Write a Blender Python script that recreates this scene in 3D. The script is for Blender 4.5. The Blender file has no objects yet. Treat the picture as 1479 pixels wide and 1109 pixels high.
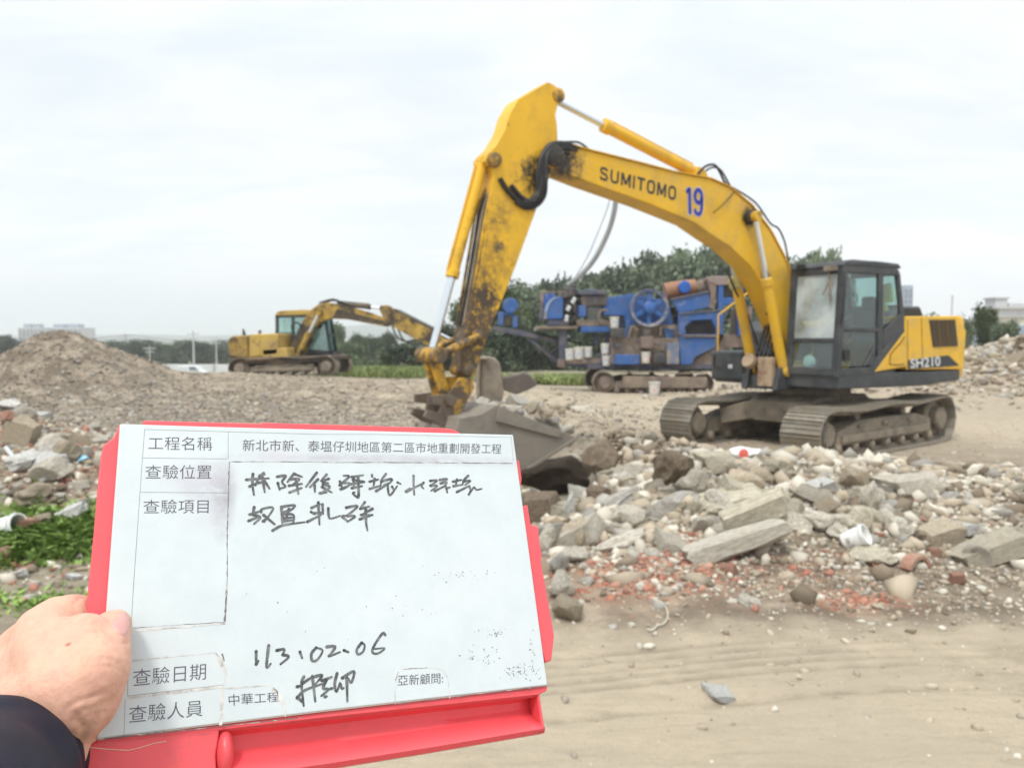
import bpy, bmesh, math, random
import numpy as np
from mathutils import Vector, Matrix, Euler
R = math.radians
sc = bpy.context.scene
C = sc.collection
rng = random.Random(7)
nrng = np.random.default_rng(11)

# ------------------------------------------------------------------ camera
F, CX, CY, HOR, CAMH = 1140.0, 739.5, 554.5, 490.0, 1.85     # focal length in photo pixels, centre, horizon row, height
PITCH = math.atan((CY - HOR) / F)
cam = bpy.data.cameras.new('camera')
cam.sensor_fit = 'HORIZONTAL'; cam.sensor_width = 36.0; cam.lens = 36.0 * F / 1479.0
cam.clip_start = 0.02; cam.clip_end = 6000
cam.dof.use_dof = True; cam.dof.focus_distance = 0.53; cam.dof.aperture_fstop = 14.0
camo = bpy.data.objects.new('camera', cam); C.objects.link(camo)
camo.location = (0, 0, CAMH); camo.rotation_euler = (R(90) - PITCH, 0, 0)
sc.camera = camo

# ------------------------------------------------------------------ light
SUN_EL, SUN_AZ = R(60), R(205)          # azimuth: compass style from +Y clockwise; behind the camera, a little to the left
w = bpy.data.worlds.new('World'); sc.world = w; w.use_nodes = True
nt = w.node_tree; nt.nodes.clear()
N = nt.nodes.new; L = nt.links.new
out = N('ShaderNodeOutputWorld'); bg = N('ShaderNodeBackground'); bg.inputs['Strength'].default_value = 0.1
L(bg.outputs[0], out.inputs[0])
sky = N('ShaderNodeTexSky'); sky.sky_type = 'NISHITA'; sky.sun_disc = False
sky.sun_elevation = SUN_EL; sky.sun_rotation = SUN_AZ
tc = N('ShaderNodeTexCoord'); sep = N('ShaderNodeSeparateXYZ'); L(tc.outputs['Generated'], sep.inputs[0])
zr = N('ShaderNodeMapRange'); L(sep.outputs['Z'], zr.inputs[0])       # overcast sky: zenith about twice the horizon
zr.inputs[1].default_value = 0.0; zr.inputs[2].default_value = 1.0; zr.inputs[3].default_value = 8.1; zr.inputs[4].default_value = 20.0
pw = N('ShaderNodeMath'); pw.operation = 'POWER'; mz = N('ShaderNodeMath'); mz.operation = 'MAXIMUM'; mz.inputs[1].default_value = 0.0
L(sep.outputs['Z'], mz.inputs[0]); L(mz.outputs[0], pw.inputs[0]); pw.inputs[1].default_value = 3.0; L(pw.outputs[0], zr.inputs[0])
za = N('ShaderNodeMath'); za.operation = 'ADD'; za.inputs[1].default_value = 0.22; L(mz.outputs[0], za.inputs[0])
dv = N('ShaderNodeVectorMath'); dv.operation = 'DIVIDE'
cb = N('ShaderNodeCombineXYZ'); [L(za.outputs[0], cb.inputs[i]) for i in range(3)]
L(tc.outputs['Generated'], dv.inputs[0]); L(cb.outputs[0], dv.inputs[1])
mp = N('ShaderNodeMapping'); mp.inputs['Scale'].default_value = (1.0, 1.9, 1.6); mp.inputs['Rotation'].default_value = (0, 0, R(-18)); L(dv.outputs[0], mp.inputs[0])
ns = N('ShaderNodeTexNoise'); ns.inputs['Scale'].default_value = 1.7; ns.inputs['Detail'].default_value = 7; ns.inputs['Roughness'].default_value = 0.55
ns.inputs['Distortion'].default_value = 0.4
L(mp.outputs[0], ns.inputs['Vector'])
cr = N('ShaderNodeValToRGB'); L(ns.outputs['Fac'], cr.inputs[0])
cr.color_ramp.elements[0].position = 0.36; cr.color_ramp.elements[0].color = (0.83, 0.91, 0.965, 1)
cr.color_ramp.elements[1].position = 0.60; cr.color_ramp.elements[1].color = (1.0, 1.03, 1.045, 1)
ml = N('ShaderNodeVectorMath'); ml.operation = 'SCALE'; L(cr.outputs[0], ml.inputs[0])
hz_ = N('ShaderNodeMapRange'); hz_.interpolation_type = 'SMOOTHSTEP'; L(sep.outputs['Z'], hz_.inputs[0]); hz_.inputs[1].default_value = 0.0; hz_.inputs[2].default_value = 0.28; hz_.inputs[3].default_value = 1.9; hz_.inputs[4].default_value = 0.0
za2 = N('ShaderNodeMath'); za2.operation = 'ADD'; L(zr.outputs[0], za2.inputs[0]); L(hz_.outputs[0], za2.inputs[1]); L(za2.outputs[0], ml.inputs['Scale'])
mx = N('ShaderNodeMix'); mx.data_type = 'RGBA'; mx.inputs[0].default_value = 0.94
L(sky.outputs[0], mx.inputs[6]); L(ml.outputs[0], mx.inputs[7]); L(mx.outputs[2], bg.inputs['Color'])

sun = bpy.data.lights.new('sun', 'SUN'); sun.energy = 1.9; sun.angle = R(10); sun.color = (1.0, 0.965, 0.91)
suno = bpy.data.objects.new('sun', sun); C.objects.link(suno)
sd = Vector((math.sin(SUN_AZ) * math.cos(SUN_EL), math.cos(SUN_AZ) * math.cos(SUN_EL), math.sin(SUN_EL)))
suno.rotation_euler = sd.to_track_quat('Z', 'Y').to_euler(); suno.location = (0, -5, 30)

sc.view_settings.view_transform = 'Standard'; sc.view_settings.look = 'None'
sc.view_settings.exposure = 0.31; sc.view_settings.gamma = 1.0; sc.view_settings.use_curve_mapping = False
sc.cycles.use_denoising = True
sc.cycles.max_bounces = 6; sc.cycles.transparent_max_bounces = 12; sc.cycles.volume_bounces = 1

# ------------------------------------------------------------------ measuring the photo
def ray(x, y):
    a, b = (x - CX) / F, (CY - y) / F
    c, s = math.cos(PITCH), math.sin(PITCH)
    return Vector((a, c + b * s, -s + b * c))
def at(x, y, Y):                       # the point seen at pixel x, y at depth Y
    r = ray(x, y); return Vector((0, 0, CAMH)) + r * (Y / r.y)
def onz(x, y, z=0.0):                  # ... on a level plane
    r = ray(x, y); t = (z - CAMH) / r.z; return Vector((0, 0, CAMH)) + r * t

# ------------------------------------------------------------------ numpy noise
def vnoise(x, y, seed=0):
    xi, yi = np.floor(x).astype(np.int64), np.floor(y).astype(np.int64)
    xf, yf = x - xi, y - yi
    u, v = xf * xf * (3 - 2 * xf), yf * yf * (3 - 2 * yf)
    def h(a, b):
        n = (a * 374761393 + b * 668265263 + seed * 1442695041) & 0xFFFFFFFF
        n = ((n ^ (n >> 13)) * 1274126177) & 0xFFFFFFFF
        return ((n ^ (n >> 16)) & 0xFFFF) / 32767.5 - 1
    return (h(xi, yi) * (1 - u) + h(xi + 1, yi) * u) * (1 - v) + (h(xi, yi + 1) * (1 - u) + h(xi + 1, yi + 1) * u) * v
def fbm(x, y, seed=0, o=4, g=0.5):
    s, a = 0, 1.0
    for i in range(o):
        s = s + a * vnoise(x, y, seed + i); a *= g; x = x * 2.03 + 7.1; y = y * 2.03 + 3.7
    return s
def sstep(a, b, x):
    t = np.clip((x - a) / (b - a), 0, 1); return t * t * (3 - 2 * t)

# ------------------------------------------------------------------ mesh builder
class MB:
    def __init__(s): s.v = []; s.f = []; s.m = []
    def add(s, vs, fs, mi=0):
        o = len(s.v); s.v += [tuple(p) for p in vs]; s.f += [tuple(i + o for i in f) for f in fs]; s.m += [mi] * len(fs); return s
    def box(s, c, d, rot=None, mi=0):
        x, y, z = d[0] / 2, d[1] / 2, d[2] / 2
        vs = [Vector(p) for p in ((-x, -y, -z), (x, -y, -z), (x, y, -z), (-x, y, -z), (-x, -y, z), (x, -y, z), (x, y, z), (-x, y, z))]
        if rot is not None:
            m = rot if isinstance(rot, Matrix) else Euler(rot).to_matrix(); vs = [m @ p for p in vs]
        c = Vector(c)
        return s.add([p + c for p in vs], [(0, 3, 2, 1), (4, 5, 6, 7), (0, 1, 5, 4), (1, 2, 6, 5), (2, 3, 7, 6), (3, 0, 4, 7)], mi)
    def span(s, x0, x1, y0, y1, z0, z1, mi=0):
        return s.box(((x0 + x1) / 2, (y0 + y1) / 2, (z0 + z1) / 2), (abs(x1 - x0), abs(y1 - y0), abs(z1 - z0)), None, mi)
    def prism(s, poly, y0, y1, mi=0):              # (x, z) outline extruded along y
        n = len(poly)
        vs = [(p[0], y0, p[1]) for p in poly] + [(p[0], y1, p[1]) for p in poly]
        fs = [tuple(range(n)), tuple(range(2 * n - 1, n - 1, -1))] + [(i, i + n, (i + 1) % n + n, (i + 1) % n) for i in range(n)]
        return s.add(vs, fs, mi)
    def cyl(s, p0, p1, r0, r1=None, n=18, mi=0):
        return s.tube([p0, p1], [r0, r0 if r1 is None else r1], n, mi=mi)
    def tube(s, pts, r, n=8, closed=False, mi=0, cap=True):
        pts = [Vector(p) for p in pts]; k = len(pts)
        rs = [r] * k if not isinstance(r, (list, tuple)) else list(r)
        d0 = (pts[1] - pts[0]).normalized()
        a = Vector((0, 0, 1)) if abs(d0.z) < 0.9 else Vector((1, 0, 0))
        nv = d0.cross(a).normalized(); vs = []
        for i in range(k):
            if closed: d = pts[(i + 1) % k] - pts[i - 1]
            else: d = pts[min(i + 1, k - 1)] - pts[max(i - 1, 0)]
            d.normalize(); nv = (nv - d * nv.dot(d)).normalized(); b = d.cross(nv)
            vs += [pts[i] + (nv * math.cos(2 * math.pi * j / n) + b * math.sin(2 * math.pi * j / n)) * rs[i] for j in range(n)]
        fs = []
        for i in range(k if closed else k - 1):
            q = (i + 1) % k
            fs += [(i * n + j, i * n + (j + 1) % n, q * n + (j + 1) % n, q * n + j) for j in range(n)]
        if cap and not closed: fs += [tuple(range(n - 1, -1, -1)), tuple(range((k - 1) * n, k * n))]
        return s.add(vs, fs, mi)
    def lathe(s, prof, c=(0, 0, 0), axis='Z', n=20, mi=0):   # (r, h) profile
        vs = []
        for r, h in prof:
            for j in range(n):
                a = 2 * math.pi * j / n; u, v = r * math.cos(a), r * math.sin(a)
                p = {'Z': (u, v, h), 'Y': (u, h, v), 'X': (h, u, v)}[axis]
                vs.append((p[0] + c[0], p[1] + c[1], p[2] + c[2]))
        k = len(prof)
        fs = [(i * n + j, i * n + (j + 1) % n, (i + 1) * n + (j + 1) % n, (i + 1) * n + j) for i in range(k - 1) for j in range(n)]
        fs += [tuple(range(n)), tuple(range((k - 1) * n, k * n))]
        return s.add(vs, fs, mi)
    def quad(s, a, b, c, d, mi=0): return s.add([a, b, c, d], [(0, 1, 2, 3)], mi)
    def xform(s, M):
        s.v = [tuple(M @ Vector(p)) for p in s.v]; return s
    def build(s, name, mats, parent=None, bevel=0.0, ang=35, seg=2):
        me = bpy.data.meshes.new(name); me.from_pydata(s.v, [], s.f)
        mats = mats if isinstance(mats, (list, tuple)) else [mats]
        for m in mats: me.materials.append(m)
        me.polygons.foreach_set('material_index', s.m)
        bm = bmesh.new(); bm.from_mesh(me); bmesh.ops.recalc_face_normals(bm, faces=bm.faces); bm.to_mesh(me); bm.free()
        me.polygons.foreach_set('use_smooth', [True] * len(me.polygons)); me.set_sharp_from_angle(angle=R(ang))
        o = bpy.data.objects.new(name, me); C.objects.link(o)
        if parent: o.parent = parent
        if bevel:
            b = o.modifiers.new('bevel', 'BEVEL'); b.width = bevel; b.segments = seg; b.limit_method = 'ANGLE'; b.angle_limit = R(40); b.harden_normals = True
        return o
def link(name, me, parent=None):
    o = bpy.data.objects.new(name, me); C.objects.link(o)
    if parent: o.parent = parent
    return o
def tag(o, label=None, cat=None, group=None, kind=None):
    if label: o['label'] = label
    if cat: o['category'] = cat
    if group: o['group'] = group
    if kind: o['kind'] = kind
    return o
def empty(name, loc, rz=0.0, label=None, cat=None, group=None):
    o = bpy.data.objects.new(name, None); C.objects.link(o); o.location = loc; o.rotation_euler = (0, 0, rz)
    o.empty_display_size = 0.2
    return tag(o, label, cat, group)
def copy_tree(o, parent=None):
    c = o.copy(); C.objects.link(c)
    if parent: c.parent = parent
    for ch in list(o.children): copy_tree(ch, c)
    return c

# ------------------------------------------------------------------ materials
def mat(name, col, rough=0.6, metal=0.0, var=0.12, vs=3.0, dirt=0.0, dcol=(0.2, 0.16, 0.11), ds=2.5, dsharp=0.12, bump=0.0, bs=40.0,
        spots=(), rnd=0.0, stretch=None, spec=0.4, layers=()):
    m = bpy.data.materials.new(name); m.use_nodes = True
    nt = m.node_tree; nt.nodes.clear(); N = nt.nodes.new; L = nt.links.new
    out = N('ShaderNodeOutputMaterial'); b = N('ShaderNodeBsdfPrincipled'); L(b.outputs[0], out.inputs[0])
    b.inputs['Roughness'].default_value = rough; b.inputs['Metallic'].default_value = metal; b.inputs['Specular IOR Level'].default_value = spec
    tc = N('ShaderNodeTexCoord'); co = tc.outputs['Object']
    if rnd:
        oi = N('ShaderNodeObjectInfo'); ad = N('ShaderNodeVectorMath'); ad.operation = 'ADD'
        mu = N('ShaderNodeMath'); mu.operation = 'MULTIPLY'; mu.inputs[1].default_value = 37.0; L(oi.outputs['Random'], mu.inputs[0])
        L(co, ad.inputs[0]); L(mu.outputs[0], ad.inputs[1]); co = ad.outputs[0]
    def noise(scale, det=5, rg=0.6, c=None):
        n = N('ShaderNodeTexNoise'); n.inputs['Scale'].default_value = scale; n.inputs['Detail'].default_value = det; n.inputs['Roughness'].default_value = rg
        L(c or co, n.inputs['Vector']); return n.outputs['Fac']
    def maprange(x, a, b_, c, d):
        r = N('ShaderNodeMapRange'); L(x, r.inputs[0])
        for i, q in enumerate((a, b_, c, d)): r.inputs[i + 1].default_value = q
        return r.outputs[0]
    def mixc(f, a, b_):
        x = N('ShaderNodeMix'); x.data_type = 'RGBA'
        if isinstance(f, float): x.inputs[0].default_value = f
        else: L(f, x.inputs[0])
        for i, q in ((6, a), (7, b_)):
            if isinstance(q, tuple): x.inputs[i].default_value = (*q, 1)
            else: L(q, x.inputs[i])
        return x.outputs[2]
    hsv = N('ShaderNodeHueSaturation'); hsv.inputs['Color'].default_value = (*col, 1)
    v = maprange(noise(vs), 0.3, 0.7, 1 - var, 1 + var)
    if rnd:
        rr = maprange(oi.outputs['Random'], 0, 1, 1 - rnd, 1 + rnd); q = N('ShaderNodeMath'); q.operation = 'MULTIPLY'; L(v, q.inputs[0]); L(rr, q.inputs[1]); v = q.outputs[0]
    L(v, hsv.inputs['Value']); c = hsv.outputs[0]
    sco = co
    if stretch:
        mp = N('ShaderNodeMapping'); mp.inputs['Scale'].default_value = stretch; L(co, mp.inputs[0]); sco = mp.outputs[0]
    dmask = None
    for (amt, dc, dsc, sh) in ([(dirt, dcol, ds, dsharp)] if dirt else []) + list(layers):
        k = maprange(noise(dsc, 8, 0.68, sco), 0.5 + (0.5 - amt) * 0.62 - sh / 2, 0.5 + (0.5 - amt) * 0.62 + sh / 2, 0, 1)
        c = mixc(k, c, dc); dmask = k
    for (p, rad, scol, soft) in spots:
        d = N('ShaderNodeVectorMath'); d.operation = 'DISTANCE'; L(tc.outputs['Object'], d.inputs[0]); d.inputs[1].default_value = p
        n = noise(9.0, 6, 0.7); q = N('ShaderNodeMath'); q.operation = 'MULTIPLY_ADD'; L(n, q.inputs[0]); q.inputs[1].default_value = rad * 2.6; q.inputs[2].default_value = -rad * 1.3
        s_ = N('ShaderNodeMath'); s_.operation = 'ADD'; L(d.outputs['Value'], s_.inputs[0]); L(q.outputs[0], s_.inputs[1])
        sm = N('ShaderNodeMath'); sm.operation = 'MULTIPLY'; L(maprange(s_.outputs[0], rad * (1 - soft), rad * (1 + soft), 1, 0), sm.inputs[0]); L(maprange(noise(13.0, 5, .7), .36, .47, .12, 1), sm.inputs[1]); c = mixc(sm.outputs[0], c, scol)
    L(c, b.inputs['Base Color'])
    if dmask is not None and rough < 0.6:
        L(maprange(dmask, 0, 1, rough, 0.85), b.inputs['Roughness'])
    if bump:
        bp = N('ShaderNodeBump'); bp.inputs['Strength'].default_value = bump; bp.inputs['Distance'].default_value = 0.4 / bs
        L(noise(bs, 6, 0.65), bp.inputs['Height']); L(bp.outputs[0], b.inputs['Normal'])
    return m
def glass(name, tint, dust, dustcol=(0.7, 0.75, 0.74), refl=0.22):
    m = bpy.data.materials.new(name); m.use_nodes = True; nt = m.node_tree; nt.nodes.clear(); N = nt.nodes.new; L = nt.links.new
    out = N('ShaderNodeOutputMaterial'); t = N('ShaderNodeBsdfTransparent'); t.inputs[0].default_value = (*tint, 1)
    g = N('ShaderNodeBsdfGlossy'); g.inputs['Roughness'].default_value = 0.04; g.inputs[0].default_value = (0.85, 0.95, 0.95, 1)
    d = N('ShaderNodeBsdfDiffuse'); d.inputs[0].default_value = (*dustcol, 1)
    a = N('ShaderNodeMixShader'); b = N('ShaderNodeMixShader')
    lw = N('ShaderNodeLayerWeight'); lw.inputs[0].default_value = .5; fr = N('ShaderNodeMath'); fr.operation = 'POWER'; L(lw.outputs['Facing'], fr.inputs[0]); fr.inputs[1].default_value = 4.0; mr = N('ShaderNodeMapRange'); L(fr.outputs[0], mr.inputs[0]); mr.inputs[3].default_value = refl; mr.inputs[4].default_value = .8
    L(mr.outputs[0], a.inputs[0]); L(t.outputs[0], a.inputs[1]); L(g.outputs[0], a.inputs[2])
    tc = N('ShaderNodeTexCoord'); n = N('ShaderNodeTexNoise'); n.inputs['Scale'].default_value = 2.2; n.inputs['Detail'].default_value = 5; L(tc.outputs['Object'], n.inputs['Vector'])
    m2 = N('ShaderNodeMapRange'); L(n.outputs['Fac'], m2.inputs[0]); m2.inputs[1].default_value = 0.3; m2.inputs[2].default_value = 0.7; m2.inputs[3].default_value = dust * 0.5; m2.inputs[4].default_value = min(1, dust * 1.5)
    L(m2.outputs[0], b.inputs[0]); L(a.outputs[0], b.inputs[1]); L(d.outputs[0], b.inputs[2]); L(b.outputs[0], out.inputs[0])
    return m

M = {}
MUD = (0.25, 0.20, 0.145)
M['black'] = mat('black rubber', (0.022, 0.022, 0.023), 0.55, dirt=0.3, dcol=(0.09, 0.08, 0.065), ds=6)
M['chrome'] = mat('chrome rod', (0.72, 0.76, 0.8), 0.22, 0.9, var=0.05)
M['dark'] = mat('charcoal paint', (0.040, 0.045, 0.052), 0.45, var=0.15, dirt=0.26, dcol=(0.12, 0.115, 0.105), ds=3.0, dsharp=0.4)
M['track'] = mat('worn track steel', (0.27, 0.25, 0.215), 0.55, 0.25, var=0.3, vs=9, dirt=0.5, dcol=(0.27, 0.225, 0.165), ds=4, dsharp=0.3, bump=0.4, bs=30)
M['mudsteel'] = mat('mud caked steel', (0.13, 0.115, 0.095), 0.8, 0.0, var=0.25, vs=5, dirt=0.55, dcol=(0.29, 0.24, 0.18), ds=3, dsharp=0.3, bump=0.4, bs=25)
M['white'] = mat('white plastic', (0.78, 0.78, 0.76), 0.45, dirt=0.22, dcol=(0.42, 0.38, 0.32), ds=6)

# ------------------------------------------------------------------ the ground
GAUSS = [  # x, y, spread x, spread y, height
    (2.3, 8.9, 1.3, 1.15, 0.42), (4.6, 8.2, 1.6, 1.0, 0.27), (6.6, 7.9, 1.9, 1.0, 0.22), (1.2, 7.4, 0.8, 0.9, 0.14), (3.2, 7.0, 1.8, 0.8, 0.10),
    (0.72, 9.85, 0.42, 0.36, -0.45), (1.12, 9.75, 0.34, 0.28, 0.62), (2.05, 9.45, 0.36, 0.26, 0.16),
    (-6.3, 9.4, 1.7, 1.15, 0.82), (-4.9, 8.4, 0.9, 0.9, 0.22),
    (-12.7, 22.0, 1.4, 1.6, 1.25), (-13.0, 22.3, 2.3, 2.2, 0.38), (-9.6, 24.0, 3.6, 3.0, 0.36), (-7.5, 25.5, 5.5, 4.0, 0.36), (-2.0, 24.0, 3.0, 2.0, 0.30),
    (17.5, 23.5, 4.0, 1.9, 1.55), (24.0, 23.0, 5.0, 2.4, 1.7), (11.5, 25.0, 3.5, 1.5, 0.5),
    (-0.2, 14.5, 1.3, 1.6, 0.35), (0.3, 17.0, 1.6, 1.3, 0.35),
]
def height(x, y):
    x = np.asarray(x, float); y = np.asarray(y, float); z = np.zeros(np.broadcast(x, y).shape)
    rough = np.zeros_like(z)
    for cx, cy, sx, sy, a in GAUSS:
        g = np.exp(-0.5 * (((x - cx) / sx) ** 2 + ((y - cy) / sy) ** 2)); z = z + a * g; rough = np.maximum(rough, min(1, abs(a) * 2.2) * g)
    d = np.hypot(x, y)
    z = z + rough * (0.10 * fbm(x * 0.9, y * 0.9, 3) + 0.05 * fbm(x * 3.1, y * 3.1, 9))
    z = z + 0.022 * fbm(x * 0.45, y * 0.45, 21) + 0.008 * fbm(x * 2.6, y * 2.6, 31)
    # wheel and crawler ruts sweeping across the near ground
    u = (y - 4.32) - 0.30 * x + 0.05 * x ** 2
    for k, o in enumerate((-0.62, -0.30, -0.19, -0.08, 0.03, 0.14)):
        z = z - 0.022 * np.exp(-((u - o) / 0.042) ** 2) * (0.8 + 0.2 * vnoise(x * 9 + k, y * 0, 44)) * sstep(-2, 0, x) * (1 - sstep(2.0, 3.6, x))
    far = sstep(42, 105, d)
    z = z - 3.2 * far + far * 0.25 * fbm(x * 0.03, y * 0.03, 5)
    return z
def hz(x, y): return float(height(np.array([x]), np.array([y]))[0])
def hit(px, py, lo=2.0, hi=60.0):      # where the sight line through a pixel meets the ground
    r = ray(px, py); t = np.linspace(lo, hi, 3000); P = np.array((0, 0, CAMH)) + np.outer(t, np.array(r))
    k = np.nonzero(P[:, 2] < height(P[:, 0], P[:, 1]))[0]
    return Vector(P[k[0]] if len(k) else P[-1])

def make_ground():
    rad = [0.0] + list(np.geomspace(0.7, 2.4, 26)) + list(np.geomspace(2.4, 34, 520))[1:] + list(np.geomspace(34, 3900, 150))[1:]
    rad = np.array(rad)
    ang = np.concatenate([np.linspace(-46, 46, 520), np.linspace(46, 314, 110)[1:-1]]); ang = np.radians(ang)
    nr, na = len(rad), len(ang)
    RR, AA = np.meshgrid(rad, ang, indexing='ij')
    X, Y = RR * np.sin(AA), RR * np.cos(AA); Z = height(X, Y)
    co = np.stack([X, Y, Z], -1).reshape(-1, 3)
    i = np.arange(nr - 1)[:, None] * na; j = np.arange(na)[None, :]; j2 = (j + 1) % na
    q = np.stack([i + j, i + j2, i + na + j2, i + na + j], -1).reshape(-1, 4)
    me = bpy.data.meshes.new('ground'); me.vertices.add(len(co)); me.vertices.foreach_set('co', co.ravel().astype(np.float32))
    me.loops.add(q.size); me.loops.foreach_set('vertex_index', q.ravel().astype(np.int32))
    me.polygons.add(len(q)); me.polygons.foreach_set('loop_start', np.arange(0, q.size, 4, dtype=np.int32))
    me.update(calc_edges=True); me.validate()
    me.polygons.foreach_set('use_smooth', np.ones(len(me.polygons), bool))
    x, y = co[:, 0], co[:, 1]
    def blob(*gs):
        s = np.zeros(len(x))
        for cx, cy, sx, sy, a in gs: s = np.maximum(s, a * np.exp(-0.5 * (((x - cx) / sx) ** 2 + ((y - cy) / sy) ** 2)))
        return s
    rub = blob((2.3, 8.4, 2.0, 1.9, 1), (5, 7.8, 2.6, 1.5, 1), (7.5, 7.5, 3, 1.5, 1), (1.3, 6.5, 1.2, 1.2, 1), (3.2, 6.3, 2.6, 1.0, .9), (-5.8, 9, 2.2, 1.9, 1), (18, 23, 8, 3.5, .8))
    brick = blob((1.15, 6.05, .5, .35, 1), (1.3, 6.5, .35, .3, .9), (2.45, 5.45, .25, .14, .8), (0.8, 5.8, .5, .3, .6), (2.2, 6.0, .4, .2, .4), (-5.0, 8.6, .9, .5, .4))
    moss = blob((-4.0, 6.6, 0.9, 0.55, .55), (-3.6, 5.5, .9, .3, .6)) + sstep(34, 44, y) * (1 - sstep(5, 12, x)) * .75
    damp_shade = blob((0.85, 9.75, .8, .7, 1.6), (2.6, 6.0, 2.2, .5, .85), (2.4, 5.35, 1.9, .26, .95), (1.0, 5.2, .6, .2, .8), (4.6, 5.7, 1.5, .5, .6), (-3.6, 5.2, 1.2, .5, .8), (3.0, 4.4, .4, .25, .45), (-12.5, 21, 4.5, 4, 1.0), (-6, 20, 6, 5, .85), (-3, 13, 4, 4, .7), (2, 15, 2, 1, .5), (7, 11.3, 3, 1.4, .45))
    damp_shade = np.maximum(damp_shade, 1.7 * np.exp(-0.5 * (((x - .55) / .38) ** 2 + ((y - 9.75) / .45) ** 2))); damp_shade = np.maximum(damp_shade, 1.02 * np.exp(-0.5 * (((x - 1.35) / .6) ** 2 + ((y - 9.6) / .4) ** 2)))  # inner core paints the shade under the bucket; the other is brown earth
    u = (y - 4.32) - 0.30 * x + 0.05 * x ** 2
    for o in (-0.62, -0.30, -0.19, -0.08, 0.03, 0.14): damp_shade = np.maximum(damp_shade, .42 * np.exp(-((u - o) / 0.035) ** 2) * sstep(-2, 0, x) * (1 - sstep(1.6, 3.4, x)))  # packed rut bottoms, darkened by painted shade the even light does not give
    pale = blob((2.0, 3.9, 3.0, 1.1, 1), (0.5, 3.0, 3, 1.2, 1), (4, 17, 5, 2.5, .6), (3.0, 21, 6, 3, .6))
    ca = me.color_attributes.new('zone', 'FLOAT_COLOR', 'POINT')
    ca.data.foreach_set('color', np.stack([rub, brick, moss, damp_shade], -1).ravel().astype(np.float32))
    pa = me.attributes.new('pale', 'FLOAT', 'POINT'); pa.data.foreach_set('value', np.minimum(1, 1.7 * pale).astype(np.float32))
    m = bpy.data.materials.new('dry earth'); m.use_nodes = True; nt = m.node_tree; nt.nodes.clear(); N = nt.nodes.new; L = nt.links.new
    out = N('ShaderNodeOutputMaterial'); b = N('ShaderNodeBsdfPrincipled'); L(b.outputs[0], out.inputs[0]); b.inputs['Roughness'].default_value = 0.95; b.inputs['Specular IOR Level'].default_value = 0.1
    tc = N('ShaderNodeTexCoord'); co_ = tc.outputs['Object']
    def noise(s, d=6, r=0.62, c=None, dist=0.0):
        n = N('ShaderNodeTexNoise'); n.inputs['Scale'].default_value = s; n.inputs['Detail'].default_value = d; n.inputs['Roughness'].default_value = r; n.inputs['Distortion'].default_value = dist
        L(c or co_, n.inputs['Vector']); return n.outputs['Fac']
    def mr(x, a, b_, c=0., d=1.):
        r = N('ShaderNodeMapRange'); L(x, r.inputs[0])
        for k, q_ in enumerate((a, b_, c, d)): r.inputs[k + 1].default_value = q_
        return r.outputs[0]
    def mixc(f, a, b_):
        q_ = N('ShaderNodeMix'); q_.data_type = 'RGBA'; L(f, q_.inputs[0]) if not isinstance(f, float) else setattr(q_.inputs[0], 'default_value', f)
        for k, s in ((6, a), (7, b_)):
            if isinstance(s, tuple): q_.inputs[k].default_value = (*s, 1)
            else: L(s, q_.inputs[k])
        return q_.outputs[2]
    def mul(a, b_, op='MULTIPLY'):
        q_ = N('ShaderNodeMath'); q_.operation = op; q_.use_clamp = True
        for k, s in ((0, a), (1, b_)):
            if isinstance(s, float): q_.inputs[k].default_value = s
            else: L(s, q_.inputs[k])
        return q_.outputs[0]
    at_ = N('ShaderNodeAttribute'); at_.attribute_name = 'zone'; sp = N('ShaderNodeSeparateColor'); L(at_.outputs['Color'], sp.inputs[0])
    ap = N('ShaderNodeAttribute'); ap.attribute_name = 'pale'
    c = mixc(mr(noise(0.55), .35, .65), (0.35, 0.297, 0.228), (0.44, 0.376, 0.29))
    c = mixc(mr(noise(5.0, 8, .7), .40, .62), c, (0.27, 0.225, 0.17)); c = mixc(mul(mr(noise(60.0, 3, .7), .48, .70), 0.5), c, (0.46, 0.40, 0.315))
    st = N('ShaderNodeMapping'); st.inputs['Scale'].default_value = (0.9, 4.5, 1); st.inputs['Rotation'].default_value = (0, 0, R(-9)); L(co_, st.inputs[0])
    c = mixc(mul(ap.outputs['Fac'], mr(noise(1.3, 9, .70, st.outputs[0], 0.4), .30, .62, .58, 1.0)), c, (0.57, 0.485, 0.355))
    c = mixc(mul(mr(noise(85.0, 5, .8), .50, .62), 0.42), c, (0.34, 0.25, 0.19)); c = mixc(mul(mr(noise(2.6, 9, .75, st.outputs[0], .6), .49, .64), 0.6), c, (0.37, 0.305, 0.225)); c = mixc(mul(mr(noise(0.9, 4, .6), .42, .62), 0.4), c, (0.45, 0.38, 0.29))
    c = mixc(mul(sp.outputs[0], mr(noise(3.0, 8, .7), .35, .6)), c, (0.25, 0.205, 0.155))
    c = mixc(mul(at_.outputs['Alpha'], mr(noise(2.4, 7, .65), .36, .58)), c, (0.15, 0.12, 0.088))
    c = mixc(mr(at_.outputs['Alpha'], 1.05, 1.4), c, (0.062, 0.047, 0.034))  # highest values paint the bucket's shade over the wet earth
    c = mixc(mul(sp.outputs[1], mr(noise(9.0, 8, .75), .42, .55)), c, (0.46, 0.20, 0.125))
    c = mixc(mul(sp.outputs[2], mr(noise(2.2, 8, .7), .38, .56)), c, (0.105, 0.125, 0.045))
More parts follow.
